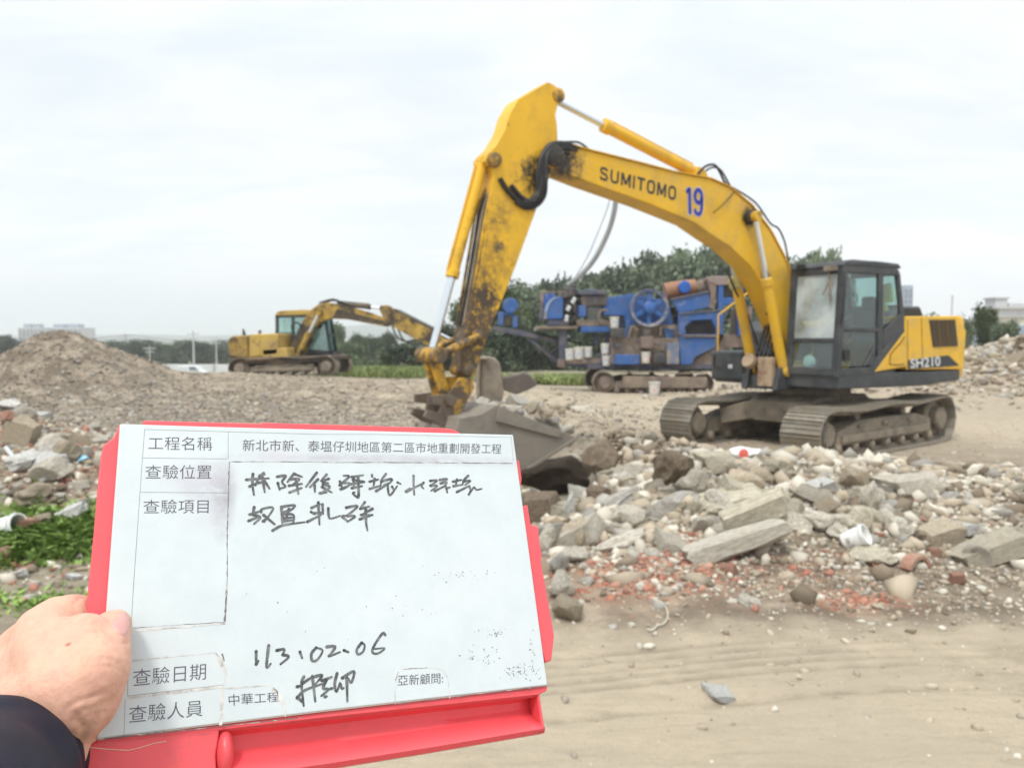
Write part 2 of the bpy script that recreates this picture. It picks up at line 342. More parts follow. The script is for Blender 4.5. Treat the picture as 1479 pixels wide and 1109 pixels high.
    # pebbles and crumbs
    for s, th, col in ((26.0, .16, (0.60, 0.56, 0.49)), (55.0, .2, (0.52, 0.45, 0.36)), (11.0, .10, (0.62, 0.59, 0.53))):
        v = N('ShaderNodeTexVoronoi'); v.inputs['Scale'].default_value = s; L(co_, v.inputs['Vector'])
        k = mul(mr(v.outputs['Distance'], th, th * 1.25, 1, 0), mr(noise(s * .13, 3), .5, .58))
        k = mul(k, mr(ap.outputs['Fac'], .1, .6, 1.0, .25)); c = mixc(mul(k, 0.6), c, col)
    L(c, b.inputs['Base Color'])
    bp = N('ShaderNodeBump'); bp.inputs['Strength'].default_value = 1.0; bp.inputs['Distance'].default_value = 0.030
    h = mul(mul(noise(3.2, 10, .66), 0.5), mul(noise(30, 8, .78), 0.6), 'ADD'); L(h, bp.inputs['Height']); L(bp.outputs[0], b.inputs['Normal'])
    me.materials.append(m)
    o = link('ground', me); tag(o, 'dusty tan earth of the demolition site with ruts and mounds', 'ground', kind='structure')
    return o
make_ground()

# ------------------------------------------------------------------ broken concrete, bricks, stones
CON = dict(pale=(0.60, 0.56, 0.475), grey=(0.45, 0.435, 0.40), tan=(0.44, 0.37, 0.275), brown=(0.17, 0.128, 0.092), brick=(0.37, 0.175, 0.125), white=(0.76, 0.75, 0.71), soil=(.045, .034, .026), olive=(0.54, 0.495, 0.385))  # soil is near-black: wet earth with the shade under the bucket mixed in
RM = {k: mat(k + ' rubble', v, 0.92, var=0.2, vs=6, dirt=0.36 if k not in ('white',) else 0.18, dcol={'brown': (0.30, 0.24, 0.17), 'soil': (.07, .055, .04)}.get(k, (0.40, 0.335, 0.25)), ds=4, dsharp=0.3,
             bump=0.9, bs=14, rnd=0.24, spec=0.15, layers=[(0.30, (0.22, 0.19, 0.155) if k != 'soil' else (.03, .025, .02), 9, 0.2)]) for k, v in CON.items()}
def rock_mesh(seed, cuts=9, sub=3, rough=0.085, kind='lump'):
    r = random.Random(seed); bm = bmesh.new(); bmesh.ops.create_icosphere(bm, subdivisions=sub, radius=1.0)
    P = np.array([v.co[:] for v in bm.verts])
    planes = []
    if kind == 'block':
        for ax in range(3):
            for s in (-1, 1):
                n = np.zeros(3); n[ax] = s; n += np.array([r.gauss(0, .10) for _ in range(3)]); planes.append((n / np.linalg.norm(n), r.uniform(.50, .62)))
        for _ in range(4):
            n = np.array([r.gauss(0, 1) for _ in range(3)]); planes.append((n / np.linalg.norm(n), r.uniform(.70, .85)))
        P = P * 1.25
    else:
        for _ in range(cuts):
            n = np.array([r.gauss(0, 1) for _ in range(3)]); planes.append((n / np.linalg.norm(n), r.uniform(.45, .82)))
    for _ in range(2):
        for n, d in planes:
            s = P @ n - d; P = P - np.outer(np.maximum(s, 0), n)
    k = r.uniform(0, 90)
    nn = P / (np.linalg.norm(P, axis=1)[:, None] + 1e-6)
    dsp = fbm(P[:, 0] * 2.2 + P[:, 2] * 1.7 + k, P[:, 1] * 2.2 - P[:, 2] * 1.3, seed, 4, .55)
    d2 = fbm(P[:, 0] * 6.5 - P[:, 2] * 5 + k, P[:, 1] * 6.5 + P[:, 2] * 4, seed + 5, 3, .6); P = P + nn * (dsp * rough * 1.25 + d2 * rough * .42)[:, None]
    P = P / np.abs(P).max(axis=0)          # unit half-extents
    for v, p in zip(bm.verts, P): v.co = p
    me = bpy.data.meshes.new('rock'); bm.to_mesh(me); bm.free()
    me.polygons.foreach_set('use_smooth', [True] * len(me.polygons)); me.set_sharp_from_angle(angle=R(20))
    return me
LUMPS = [rock_mesh(i, 7 + i % 5) for i in range(10)]
BLOCKS = [rock_mesh(50 + i, kind='block', rough=.05) for i in range(6)]
MESHK = {}
def rock_data(kind, i, k):
    key = (kind, i, k)
    if key not in MESHK:
        me = (BLOCKS if kind == 'block' else LUMPS)[i % (6 if kind == 'block' else 10)].copy(); me.materials.clear(); me.materials.append(RM[k]); MESHK[key] = me
    return MESHK[key]
def rock(loc, size, k, name, label, cat, group=None, kind='lump', i=None, rot=None):
    o = link(name, rock_data(kind, rng.randrange(60) if i is None else i, k))
    o.location = loc; o.scale = [max(.01, s / 2) for s in size]
    o.rotation_euler = rot if rot else (rng.gauss(0, .35), rng.gauss(0, .35), rng.uniform(0, 6.28))
    return tag(o, label, cat, group)

def slab_px(p0, p1, thick, deep, k, label, kind='block', i=0, name='concrete_slab', cat='concrete slab', lift=0.0):
    """A long piece whose two ends are seen at pixels p0 and p1; thick and deep in metres."""
    a = hit(*p0); b = at(p1[0], p1[1], a.y + deep * 0.25); b.z = max(b.z, hz(b.x, b.y) + thick * 0.3)
    d = b - a; o = link(name, rock_data(kind, i, k)); o.location = (a + b) / 2 + Vector((0, 0, lift))
    o.rotation_euler = d.to_track_quat('X', 'Z').to_euler(); o.scale = (d.length / 2 * 1.12, deep / 2, thick / 2)
    return tag(o, label, cat)
def rock_px(px, py, wpx, hpx, k, label, kind='lump', i=None, name='broken_stone', cat='stone', deep=1.0, group=None, rot=None):
    """A lump seen centred at px, py and wpx by hpx pixels large."""
    g = hit(px, py + hpx * 0.38); s = g.y / F
    W, H_ = wpx * s * 1.08, hpx * s * 1.1
    return rock((g.x, g.y + 0.25 * W * deep, g.z + H_ * 0.42), (W, W * deep, H_), k, name, label, cat, group, kind, i, rot or (rng.gauss(0, .08), rng.gauss(0, .12), rng.gauss(0, .4)))

slab_px((992, 803), (1128, 762), 0.15, 0.34, 'pale', 'long flat concrete slab lowest of the two slabs stacked in front of the yellow excavator', i=0)
slab_px((1030, 765), (1140, 722), 0.26, 0.40, 'olive', 'thick tan concrete slab lying just above the long flat slab in the heap', i=1)
slab_px((1010, 738), (1110, 712), 0.20, 0.5, 'olive', 'tan concrete block leaning at the back of the two stacked slabs', i=2)
slab_px((1280, 712), (1352, 748), 0.26, 0.45, 'pale', 'large pale slab sloping down to the right below the near crawler track', i=3)
slab_px((1386, 812), (1476, 776), 0.16, 0.35, 'olive', 'tilted slab at the right edge of the rubble heap beside the tyre ruts', i=4)
slab_px((1330, 782), (1384, 768), 0.18, 0.32, 'tan', 'brown grey slab in the right half of the heap under a white plank', i=5)
slab_px((862, 798), (938, 768), 0.15, 0.22, 'pale', 'long rounded pale stone lying aslant right of the board', kind='lump', i=2, name='broken_stone', cat='stone')
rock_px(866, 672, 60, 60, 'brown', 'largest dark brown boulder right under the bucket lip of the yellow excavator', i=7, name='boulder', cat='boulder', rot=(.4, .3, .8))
rock_px(806, 700, 130, 66, 'soil', 'mass of wet soil under the bucket with its shade put into the colour', i=6, name='shade_soil_clod', cat='soil', deep=.8)  # its near-black colour carries the shade beneath the bucket
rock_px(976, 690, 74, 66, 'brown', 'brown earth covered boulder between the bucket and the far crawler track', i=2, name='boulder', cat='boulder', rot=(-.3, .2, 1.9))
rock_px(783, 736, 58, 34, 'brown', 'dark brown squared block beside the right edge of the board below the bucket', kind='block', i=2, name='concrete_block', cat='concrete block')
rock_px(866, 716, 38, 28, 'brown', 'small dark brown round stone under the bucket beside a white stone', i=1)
rock_px(823, 736, 20, 42, 'white', 'upright white stone standing in the shade under the bucket', i=6)
rock_px(836, 776, 50, 44, 'tan', 'rough tan boulder right of the board above the slanting pale stone', i=7, name='boulder', cat='boulder')
rock_px(916, 753, 50, 36, 'pale', 'pale round stone behind the slanting long stone', i=8)
rock_px(998, 706, 62, 44, 'pale', 'big pale concrete lump in front of the brown earth covered boulder', i=4, name='concrete_lump', cat='concrete lump')
rock_px(958, 740, 40, 40, 'grey', 'whitish grey lump left of the stacked slabs', i=9, name='concrete_lump', cat='concrete lump')
rock_px(1146, 742, 46, 34, 'olive', 'rounded tan stone touching the right end of the stacked slabs', i=0)
rock_px(1190, 756, 50, 30, 'pale', 'flat pale stone between the stacked slabs and the white cup', i=1)
rock_px(1238, 762, 58, 46, 'olive', 'tan wedge shaped boulder just behind the white cup', i=4, name='boulder', cat='boulder')
rock_px(1240, 696, 40, 36, 'tan', 'round tan boulder on top of the heap below the front of the near crawler track', i=8, name='boulder', cat='boulder')
rock_px(1262, 726, 34, 50, 'pale', 'upright pale stone between the round tan boulder and the large sloping slab', i=6)
rock_px(1292, 736, 34, 22, 'grey', 'dark grey pebble shaped stone at the foot of the large sloping slab', i=2)
rock_px(1040, 672, 54, 30, 'olive', 'tan squared stone left of the white sack on the heap', i=3, kind='block')
rock_px(1102, 690, 30, 36, 'tan', 'egg shaped tan stone under the white sack', i=5)
rock_px(1122, 676, 38, 24, 'olive', 'rough tan stone right of the white sack on the crest of the heap', i=1)
rock_px(1186, 708, 50, 20, 'white', 'flat white plaster slab on the middle of the heap', i=1, kind='block', name='plaster_slab', cat='plaster slab')
rock_px(1394, 764, 58, 14, 'white', 'thin white plaster plank lying on the brown grey slab', i=0, kind='block', name='plaster_slab', cat='plaster slab')
rock_px(1270, 806, 62, 22, 'olive', 'half buried pale slab left of the curved terracotta tile', i=5)
rock_px(1386, 838, 24, 17, 'brick', 'whole red brick lying by itself right of the curved tile', i=1, kind='block', name='brick', cat='brick')
rock_px(1354, 800, 18, 13, 'brick', 'pinkish brick piece between the curved tile and the tilted slab', i=2, kind='block', name='brick_piece', cat='brick')
rock_px(1056, 826, 24, 16, 'brick', 'orange brick piece below the long flat slab', i=3, kind='block', name='brick_piece', cat='brick')
rock_px(822, 885, 46, 36, 'tan', 'tan stone beside the lower right corner of the red board case', i=8)
rock_px(810, 850, 40, 40, 'pale', 'pale rounded stone against the right edge of the board', i=0)
rock_px(790, 782, 34, 38, 'pale', 'white grey lump half hidden by the right edge of the board', i=9, name='concrete_lump', cat='concrete lump')
rock_px(805, 820, 36, 30, 'grey', 'slate grey stone peeking out beside the right edge of the board', i=4)
rock_px(1044, 1006, 46, 9, 'white', 'flat broken plaster flake lying alone on the pale ruts', i=2, kind='block', name='plaster_flake', cat='plaster flake')
# left heap
rock_px(66, 684, 62, 38, 'pale', 'largest smooth pale boulder on the heap left of the board', i=7, name='boulder', cat='boulder')
rock_px(60, 695, 14, 11, 'white', 'small bright white pebble in front of the largest pale boulder on the left', i=2)
rock_px(12, 586, 32, 16, 'white', 'white foam lump on the crest of the heap at the left edge', i=3, name='foam_lump', cat='foam')
rock_px(22, 604, 42, 26, 'pale', 'pale block under the white foam lump at the left edge', i=4, name='concrete_block', cat='concrete block')
rock_px(26, 632, 44, 34, 'tan', 'pinkish tan block in the left heap above the grey stick', i=5, name='concrete_block', cat='concrete block', kind='block')
rock_px(84, 750, 58, 20, 'white', 'white plaster board strip just above the green weeds on the left', i=0, kind='block', name='plaster_slab', cat='plaster slab', rot=(0.1, -0.35, 0.2))
rock_px(42, 764, 36, 26, 'brick', 'brown brick lump left of the white plaster strip', i=1, kind='block', name='brick', cat='brick')
rock_px(8, 804, 22, 18, 'brick', 'rust coloured tile piece at the left edge beside the weeds', i=3, kind='block', name='brick_piece', cat='brick')
rock_px(30, 831, 22, 17, 'white', 'cream white stone lying in front of the green weeds', i=6)
rock_px(92, 655, 36, 34, 'tan', 'brown tan stone right behind the largest pale boulder on the left', i=1)
rock_px(70, 640, 40, 22, 'pale', 'flat pale stone above the largest boulder on the left', i=2)
rock_px(38, 718, 54, 30, 'tan', 'wide pinkish stone below the largest boulder on the left', i=4)
rock_px(105, 835, 20, 8, 'white', 'thin white chip on the dark soil beside the hand', i=1, kind='block', name='plaster_flake', cat='plaster flake')

# the many smaller pieces: one object each, those no eye can tell apart share a label
def scatter(n, gs, sizes, mix, zone, flat=.75):
    names = dict(pale=('concrete_lump', 'small pale concrete lump'), grey=('concrete_lump', 'small grey concrete lump'), tan=('broken_stone', 'small tan stone'), olive=('broken_stone', 'small yellowish stone'),
                 brown=('earth_clod', 'small dark brown clod'), brick=('brick_piece', 'small red brick piece'), white=('plaster_piece', 'small white plaster piece'))
    ks, ws = list(mix), list(mix.values())
    for _ in range(n):
        while True:
            cx, cy, sx, sy, wt = rng.choices(gs, [g[4] for g in gs])[0]
            x, y = rng.gauss(cx, sx), rng.gauss(cy, sy)
            px = CX + F * x / y
            if -60 < px < 1540 and y > 4.6 and not (-.9 < x - .1 < .55 and y < 6) and math.hypot(x - .75, (y - 9.7) * .9) > .62: break
        s = min(sizes[1], sizes[0] * (1 - rng.random()) ** -0.55)
        if y < 12 and px > 700:                             # the crest of the heap stays below the crawler tracks
            while 490 + F * (CAMH - hz(x, y) - s * .75) / y < (668 if px < 1110 else 694) and s > .06: s *= .85
        k = rng.choices(ks, ws)[0]
        nm, lb = names[k]
        size = (s * rng.uniform(.9, 1.5), s * rng.uniform(.8, 1.2), s * rng.uniform(.5, .95) * flat * 1.2)
        rock((x, y, hz(x, y) + size[2] * rng.uniform(.05, .32)), size, k, nm, f'{lb} {zone}', nm.replace('_', ' '), f'{lb}s {zone}', kind=rng.choice(('lump', 'lump', 'block')))
scatter(215, [(1.6, 8.7, .65, .8, 1), (2.9, 8.4, .9, .8, 1.4), (4.6, 7.9, 1.1, .7, 1.3), (6.2, 7.7, 1.1, .6, .9), (1.1, 7.3, .45, .6, 1.0), (3.4, 7.0, 1.3, .25, .4)], (0.13, 0.36),
        dict(pale=7, grey=2.5, tan=3, olive=4, brown=1.2, brick=.22, white=.45), 'in the heap before the yellow excavator')
scatter(62, [(-5.9, 9.1, .9, .7, 1), (-4.7, 8.3, .6, .55, 1), (-5.2, 7.6, .6, .4, .6)], (0.10, 0.30), dict(pale=7, grey=2, tan=3.5, brown=.8, brick=.8, white=.5), 'in the heap at the left edge')
scatter(46, [(15.5, 22.3, 2.2, 1.0, 1), (19, 22.2, 2.2, 1.0, 1), (10.2, 24.0, 1.8, .7, .7)], (0.22, 0.6), dict(pale=3.5, grey=2.5, tan=6, brown=2, white=.4, brick=.3), 'on the bank behind the yellow excavator')
scatter(24, [(-.1, 14.4, .8, .9, 1), (.4, 16.4, .9, .7, 1)], (0.16, 0.42), dict(pale=5, grey=4, tan=2), 'behind the bucket')

# crumbs too many to count
def crumbs(name, n, gs, s0, s1, pal, label):
    r = np.random.default_rng(sum(map(ord, name)))
    ico = bmesh.new(); bmesh.ops.create_icosphere(ico, subdivisions=1, radius=1.0); B = np.array([v.co[:] for v in ico.verts]); Fc = np.array([[v.index for v in f.verts] for f in ico.faces]); ico.free(); TB = []
    for _ in range(10):
        Q = B.copy()
        for _k in range(7): nn = r.normal(0, 1, 3); nn /= np.linalg.norm(nn); d = r.uniform(.3, .72); Q -= np.outer(np.maximum(Q @ nn - d, 0), nn)
        TB.append(Q / np.abs(Q).max(0))
    TB = np.array(TB)
    wts = np.array([g[4] for g in gs], float); pick = r.choice(len(gs), n, p=wts / wts.sum()); G = np.array(gs)
    x = r.normal(G[pick, 0], G[pick, 2]); y = r.normal(G[pick, 1], G[pick, 3]); ok = (y > 2.4) & (np.hypot(x - .6, y - 9.8) > .5) & ~((y > 8.9) & (y < 11) & (x > 2.6)); x, y = x[ok], y[ok]; n = len(x)
    z = height(x, y); s = np.minimum(s1, s0 * (1 - r.random(n)) ** -0.5) / 2
    V = TB[r.integers(0, 10, n)] * (1 + r.normal(0, .13, (n, len(B), 1))); V *= (s[:, None] * r.uniform(.6, 1.3, (n, 3)))[:, None, :]
    a = r.uniform(0, 6.28, n); ca, sa = np.cos(a), np.sin(a)
    V = np.stack([V[..., 0] * ca[:, None] - V[..., 1] * sa[:, None], V[..., 0] * sa[:, None] + V[..., 1] * ca[:, None], V[..., 2] * .8], -1)
    V += np.stack([x, y, z + s * .08], -1)[:, None, :]
    fi = (Fc[None] + (np.arange(n) * len(B))[:, None, None]).reshape(-1, 3)
    me = bpy.data.meshes.new(name); me.vertices.add(n * len(B)); me.vertices.foreach_set('co', V.ravel().astype(np.float32))
    me.loops.add(fi.size); me.loops.foreach_set('vertex_index', fi.ravel().astype(np.int32)); me.polygons.add(len(fi)); me.polygons.foreach_set('loop_start', np.arange(0, fi.size, 3, dtype=np.int32)); me.update(calc_edges=True)
    cols = np.array(pal)[r.integers(0, len(pal), n)] * r.uniform(.78, 1.14, (n, 1)); cols = np.concatenate([cols, np.ones((n, 1))], 1)
    at_ = me.color_attributes.new('tint', 'FLOAT_COLOR', 'POINT'); at_.data.foreach_set('color', np.repeat(cols, len(B), 0).ravel().astype(np.float32))
    me.materials.append(TINT); return tag(link(name, me), label, name.split('_')[-1], kind='stuff')
TINT = bpy.data.materials.new('tinted crumbs'); TINT.use_nodes = True
_n = TINT.node_tree.nodes; _b = _n['Principled BSDF']; _b.inputs['Roughness'].default_value = .95; _b.inputs['Specular IOR Level'].default_value = .1
_a = _n.new('ShaderNodeAttribute'); _a.attribute_name = 'tint'; TINT.node_tree.links.new(_a.outputs['Color'], _b.inputs['Base Color'])
PALE, TAN, BRN, RED, WHT, GRY = (.56, .515, .43), (.41, .345, .26), (.23, .185, .135), (.38, .19, .135), (.60, .57, .52), (.35, .325, .285)
crumbs('rubble_crumbs', 9000, [(1.6, 8.7, .8, 1, 1), (3.0, 8.3, 1.2, 1.0, 2), (4.9, 7.9, 1.4, .8, 1.6), (6.8, 7.7, 1.4, .7, 1.2), (1.1, 7.3, .55, .8, 1.0), (3.4, 7.0, 1.5, .4, .7)], .045, .24, [PALE, PALE, PALE, GRY, TAN, TAN, TAN, BRN], 'fine crushed concrete filling the heap in front of the yellow excavator')
crumbs('rubble_grit', 5000, [(2.4, 6.3, 1.2, .45, 1.6), (4.6, 6.4, 1.3, .45, 1), (1.2, 6.6, .5, .5, .8), (3, 5.7, 1.5, .3, .6)], .018, .075, [PALE, TAN, TAN, GRY, BRN, BRN], 'fine dusty grit at the front edge of the heap')
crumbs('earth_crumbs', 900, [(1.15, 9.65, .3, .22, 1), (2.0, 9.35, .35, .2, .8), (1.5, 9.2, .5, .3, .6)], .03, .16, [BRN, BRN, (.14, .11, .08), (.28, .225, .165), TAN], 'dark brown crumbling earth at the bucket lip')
crumbs('brick_crumbs', 1100, [(1.15, 6.05, .28, .2, 1), (1.3, 6.5, .2, .2, .7), (2.45, 5.45, .14, .07, .3), (.8, 5.8, .25, .2, .4), (2.2, 6.0, .5, .2, .25), (3.6, 6.9, .5, .2, .15)], .025, .09, [RED, RED, (.46, .26, .19), (.36, .16, .11), TAN], 'red brick crumbs spread right of the board')
crumbs('stone_crumbs', 4000, [(-5.8, 9.0, 1.0, .9, 1.3), (-4.6, 8.1, .8, .7, 1.2), (-4.0, 6.4, .8, .6, .5)], .03, .13, [PALE, PALE, GRY, TAN, TAN, BRN, RED], 'fine stones and brick bits of the heap at the left edge')
crumbs('slope_stones', 9000, [(-8, 17.5, 3, 2, 1), (-4, 17, 3, 2.5, 1), (-1.5, 13.5, 2, 2, .7), (1.5, 19, 3, 2.5, .5), (-10, 19.5, 2, 1.5, .7)], .035, .15, [(.34, .305, .255), (.28, .245, .20), (.22, .19, .155), (.32, .30, .27), (.44, .40, .335)], 'coarser grey brown stones strewn over the open ground left of the bucket')
crumbs('mound_gravel', 20000, [(-12.6, 21, 2.6, 2.6, 1.2), (-9, 20, 3.2, 3.2, 1.3), (-4, 19, 3.5, 3.5, 1.1), (-8, 15, 3, 2.5, .6), (0, 15.5, 1.6, 2.0, .5), (-3, 12.5, 2.5, 2, .5)], .022, .10, [(.26, .22, .175), (.23, .195, .155), (.20, .17, .135), (.24, .205, .16), (.30, .28, .25), (.36, .32, .26), (.17, .14, .11)], 'crushed brown grey gravel covering the mound and the slope left')
crumbs('bank_rubble', 7000, [(15.5, 22.6, 2.4, 1.2, 1), (20, 22.4, 3, 1.3, 1), (10.5, 24.4, 2.4, 1.0, .7)], .09, .34, [PALE, TAN, TAN, TAN, GRY, BRN, BRN], 'loose broken rubble covering the bank behind the yellow excavator')
crumbs('ground_grit', 9000, [(2.6, 4.3, 1.8, .7, .35), (4, 5.6, 2, .5, .9), (6, 12, 3, 2.5, .9), (4, 18, 5, 3, 1.2), (2, 12.5, 2, 1.5, .8), (9, 14, 3, 3, .8)], .014, .06, [(.46, .40, .31), TAN, TAN, (.36, .31, .25), PALE], 'scattered grit and small stones on the dusty ground')

# ------------------------------------------------------------------ the yellow excavator
MX, MY, MTH = 5.37, 14.15, R(211)
fxv = Vector((math.cos(MTH), math.sin(MTH), 0)); lyv = Vector((-math.sin(MTH), math.cos(MTH), 0)); MO = Vector((MX, MY, 0))
def MP(px, py, yl):                    # pixel -> (x, z) on the machine's own side plane y = yl
    r = ray(px, py); o = Vector((0, 0, CAMH)); t = ((MO - o).dot(lyv) + yl) / r.dot(lyv); P = o + r * t - MO
    return (P.dot(fxv), P.z)
def MPs(pts, yl): return [MP(x, y, yl) for x, y in pts]
YEL = (0.75, 0.435, 0.022)
a1 = MP(795, 255, .17); a2 = MP(690, 480, .17); a3 = MP(1084, 314, .25); a4 = MP(700, 400, .17)
def P3(a, y): return (a[0], y, a[1])
GREASE, RUST = (0.035, 0.028, 0.022), (0.095, 0.062, 0.038)
M['yel'] = mat('yellow paint', YEL, 0.42, var=0.07, vs=1.5, dirt=0.27, dcol=(0.52, 0.31, 0.04), ds=2.2, dsharp=0.25, layers=[(0.12, (0.16, 0.10, 0.05), 7.0, 0.06), (.26, (.50, .37, .16), 3.5, .4)])
M['yelboom'] = mat('boom paint', YEL, 0.45, var=0.08, vs=1.5, dirt=0.30, dcol=(0.50, 0.29, 0.04), ds=1.8, dsharp=0.25, layers=[(0.17, (0.13, 0.08, 0.04), 6.0, 0.06), (.24, (.46, .32, .12), 3.0, .4)],
    spots=[(P3(MP(812, 232, .2), .2), .30, GREASE, .5), (P3(a3, .25), .15, GREASE, .4), (P3(MP(1105, 400, .2), .2), .1, RUST, .5)])
M['yelarm'] = mat('arm paint', YEL, 0.45, var=0.08, vs=1.5, dirt=0.30, dcol=(0.50, 0.29, 0.04), ds=1.8, dsharp=0.25, layers=[(0.22, (0.12, 0.075, 0.04), 5.0, 0.07)],
    spots=[(P3(MP(786, 262, .17), .17), .34, GREASE, .35), (P3(MP(682, 495, .17), .17), .58, (0.10, 0.07, 0.045), .22), (P3(MP(668, 470, .0), .0), .42, RUST, .25), (P3(MP(700, 430, .17), .17), .17, GREASE, .25), (P3(MP(722, 357, .17), .17), .07, (0.14, 0.10, .05), .3), (P3(MP(680, 430, -.1), -.1), .3, RUST, .6), (P3(MP(692, 380, -.1), -.1), .3, RUST, .6), (P3(MP(703, 320, -.1), -.1), .25, RUST, .6)])
M['link'] = mat('greasy yellow links', (0.62, 0.34, 0.03), 0.6, var=0.15, dirt=0.55, dcol=(0.10, 0.075, 0.05), ds=5.0, dsharp=0.15, bump=.2)
M['bucket'] = mat('scuffed bucket steel', (0.20, 0.18, 0.155), 0.75, 0.0, var=0.2, vs=4, dirt=0.45, dcol=(0.30, 0.255, 0.20), ds=2.5, dsharp=0.35, bump=.3, bs=22, layers=[(.25, (.13, .10, .075), 5, .2)])
M['oily'] = mat('oily brown steel', (.10, .075, .06), .6, dirt=.4, dcol=(.19, .15, .115), ds=4, dsharp=.3, bump=.2)
M['grease'] = mat('black grease', (0.03, 0.026, 0.022), 0.5, dirt=0.35, dcol=(0.12, 0.09, 0.06), ds=8)
M['louvre'] = mat('brown louvre slats', (0.13, 0.075, 0.02), 0.6)
M['glass'] = glass('cab glass', (0.50, 0.68, 0.66), 0.05, refl=.10)
M['wind'] = glass('dusty windscreen with painted sky sheen', (0.72, 0.82, 0.81), 0.52, (0.64, 0.70, 0.71), .12)  # dust film whose blue-white also paints in the sky's reflection
M['cloth'] = mat('seat cloth', (0.04, 0.042, 0.045), 0.9)
M['vest'] = mat('yellow vest', (0.62, 0.66, 0.10), 0.8)
M['ink'] = mat('black lettering', (0.03, 0.035, 0.04), 0.5)
M['blueink'] = mat('blue lettering', (0.03, 0.035, 0.30), 0.5)
M['plate'] = mat('grey white decal', (0.60, 0.62, 0.62), 0.5, dirt=.3, dcol=(.3, .28, .25), ds=9)
M['lamp'] = mat('lamp lens', (0.7, 0.72, 0.72), 0.15)

def text_mesh(body, embolden=0.0):
    cu = bpy.data.curves.new('t', 'FONT'); cu.body = body; cu.offset = embolden; cu.resolution_u = 4
    o = bpy.data.objects.new('t', cu); C.objects.link(o); dg = bpy.context.evaluated_depsgraph_get(); dg.update()
    me = bpy.data.meshes.new_from_object(o.evaluated_get(dg)); bpy.data.objects.remove(o)
    P = np.array([v.co[:] for v in me.vertices]); fs = [tuple(p.vertices) for p in me.polygons]
    lo, hi = P.min(0), P.max(0); uv = (P - lo) / np.maximum(hi - lo, 1e-6)
    return uv[:, :2], fs
def text_on(name, body, quad, material, parent, embolden=0.0, lift=None):
    """Lettering fitted to four points TL TR BR BL (of the parent's space)."""
    uv, fs = text_mesh(body, embolden); tl, tr, br, bl = [np.array(q, float) for q in quad]
    u, v = uv[:, :1], uv[:, 1:]
    P = (bl * (1 - u) + br * u) * (1 - v) + (tl * (1 - u) + tr * u) * v
    me = bpy.data.meshes.new(name); me.from_pydata([tuple(p) for p in P], [], fs); me.materials.append(material)
    return link(name, me, parent)

EX = empty('excavator', MO, MTH, 'large yellow crawler excavator with number 19 on its boom digging in the rubble heap', 'excavator')

def belt_path(xf, xr, rf, rr, n=80, sag=0.05, z0=0.0):
    """closed outline of a crawler belt in (x, z), front idler to rear sprocket"""
    pts = []
    def arc(cx, cz, r, a0, a1, k):
        for i in range(k): a = a0 + (a1 - a0) * i / (k - 1); pts.append((cx + r * math.cos(a), cz + r * math.sin(a)))
    arc(xf, rf + z0, rf, -math.pi / 2, math.pi / 2, 12)
    for i in range(1, 14): t = i / 14; pts.append((xf + (xr - xf) * t, z0 + 2 * rf + (2 * rr - 2 * rf) * t - sag * math.sin(math.pi * t * 2) ** 2))
    arc(xr, rr + z0, rr, math.pi / 2, 3 * math.pi / 2, 12)
    for i in range(1, 14): t = i / 14; pts.append((xr + (xf - xr) * t, z0))
    P = np.array(pts + pts[:1]); d = np.r_[0, np.cumsum(np.hypot(*np.diff(P, axis=0).T))]
    s = np.linspace(0, d[-1], n + 1)[:-1]
    return np.stack([np.interp(s, d, P[:, 0]), np.interp(s, d, P[:, 1])], 1)
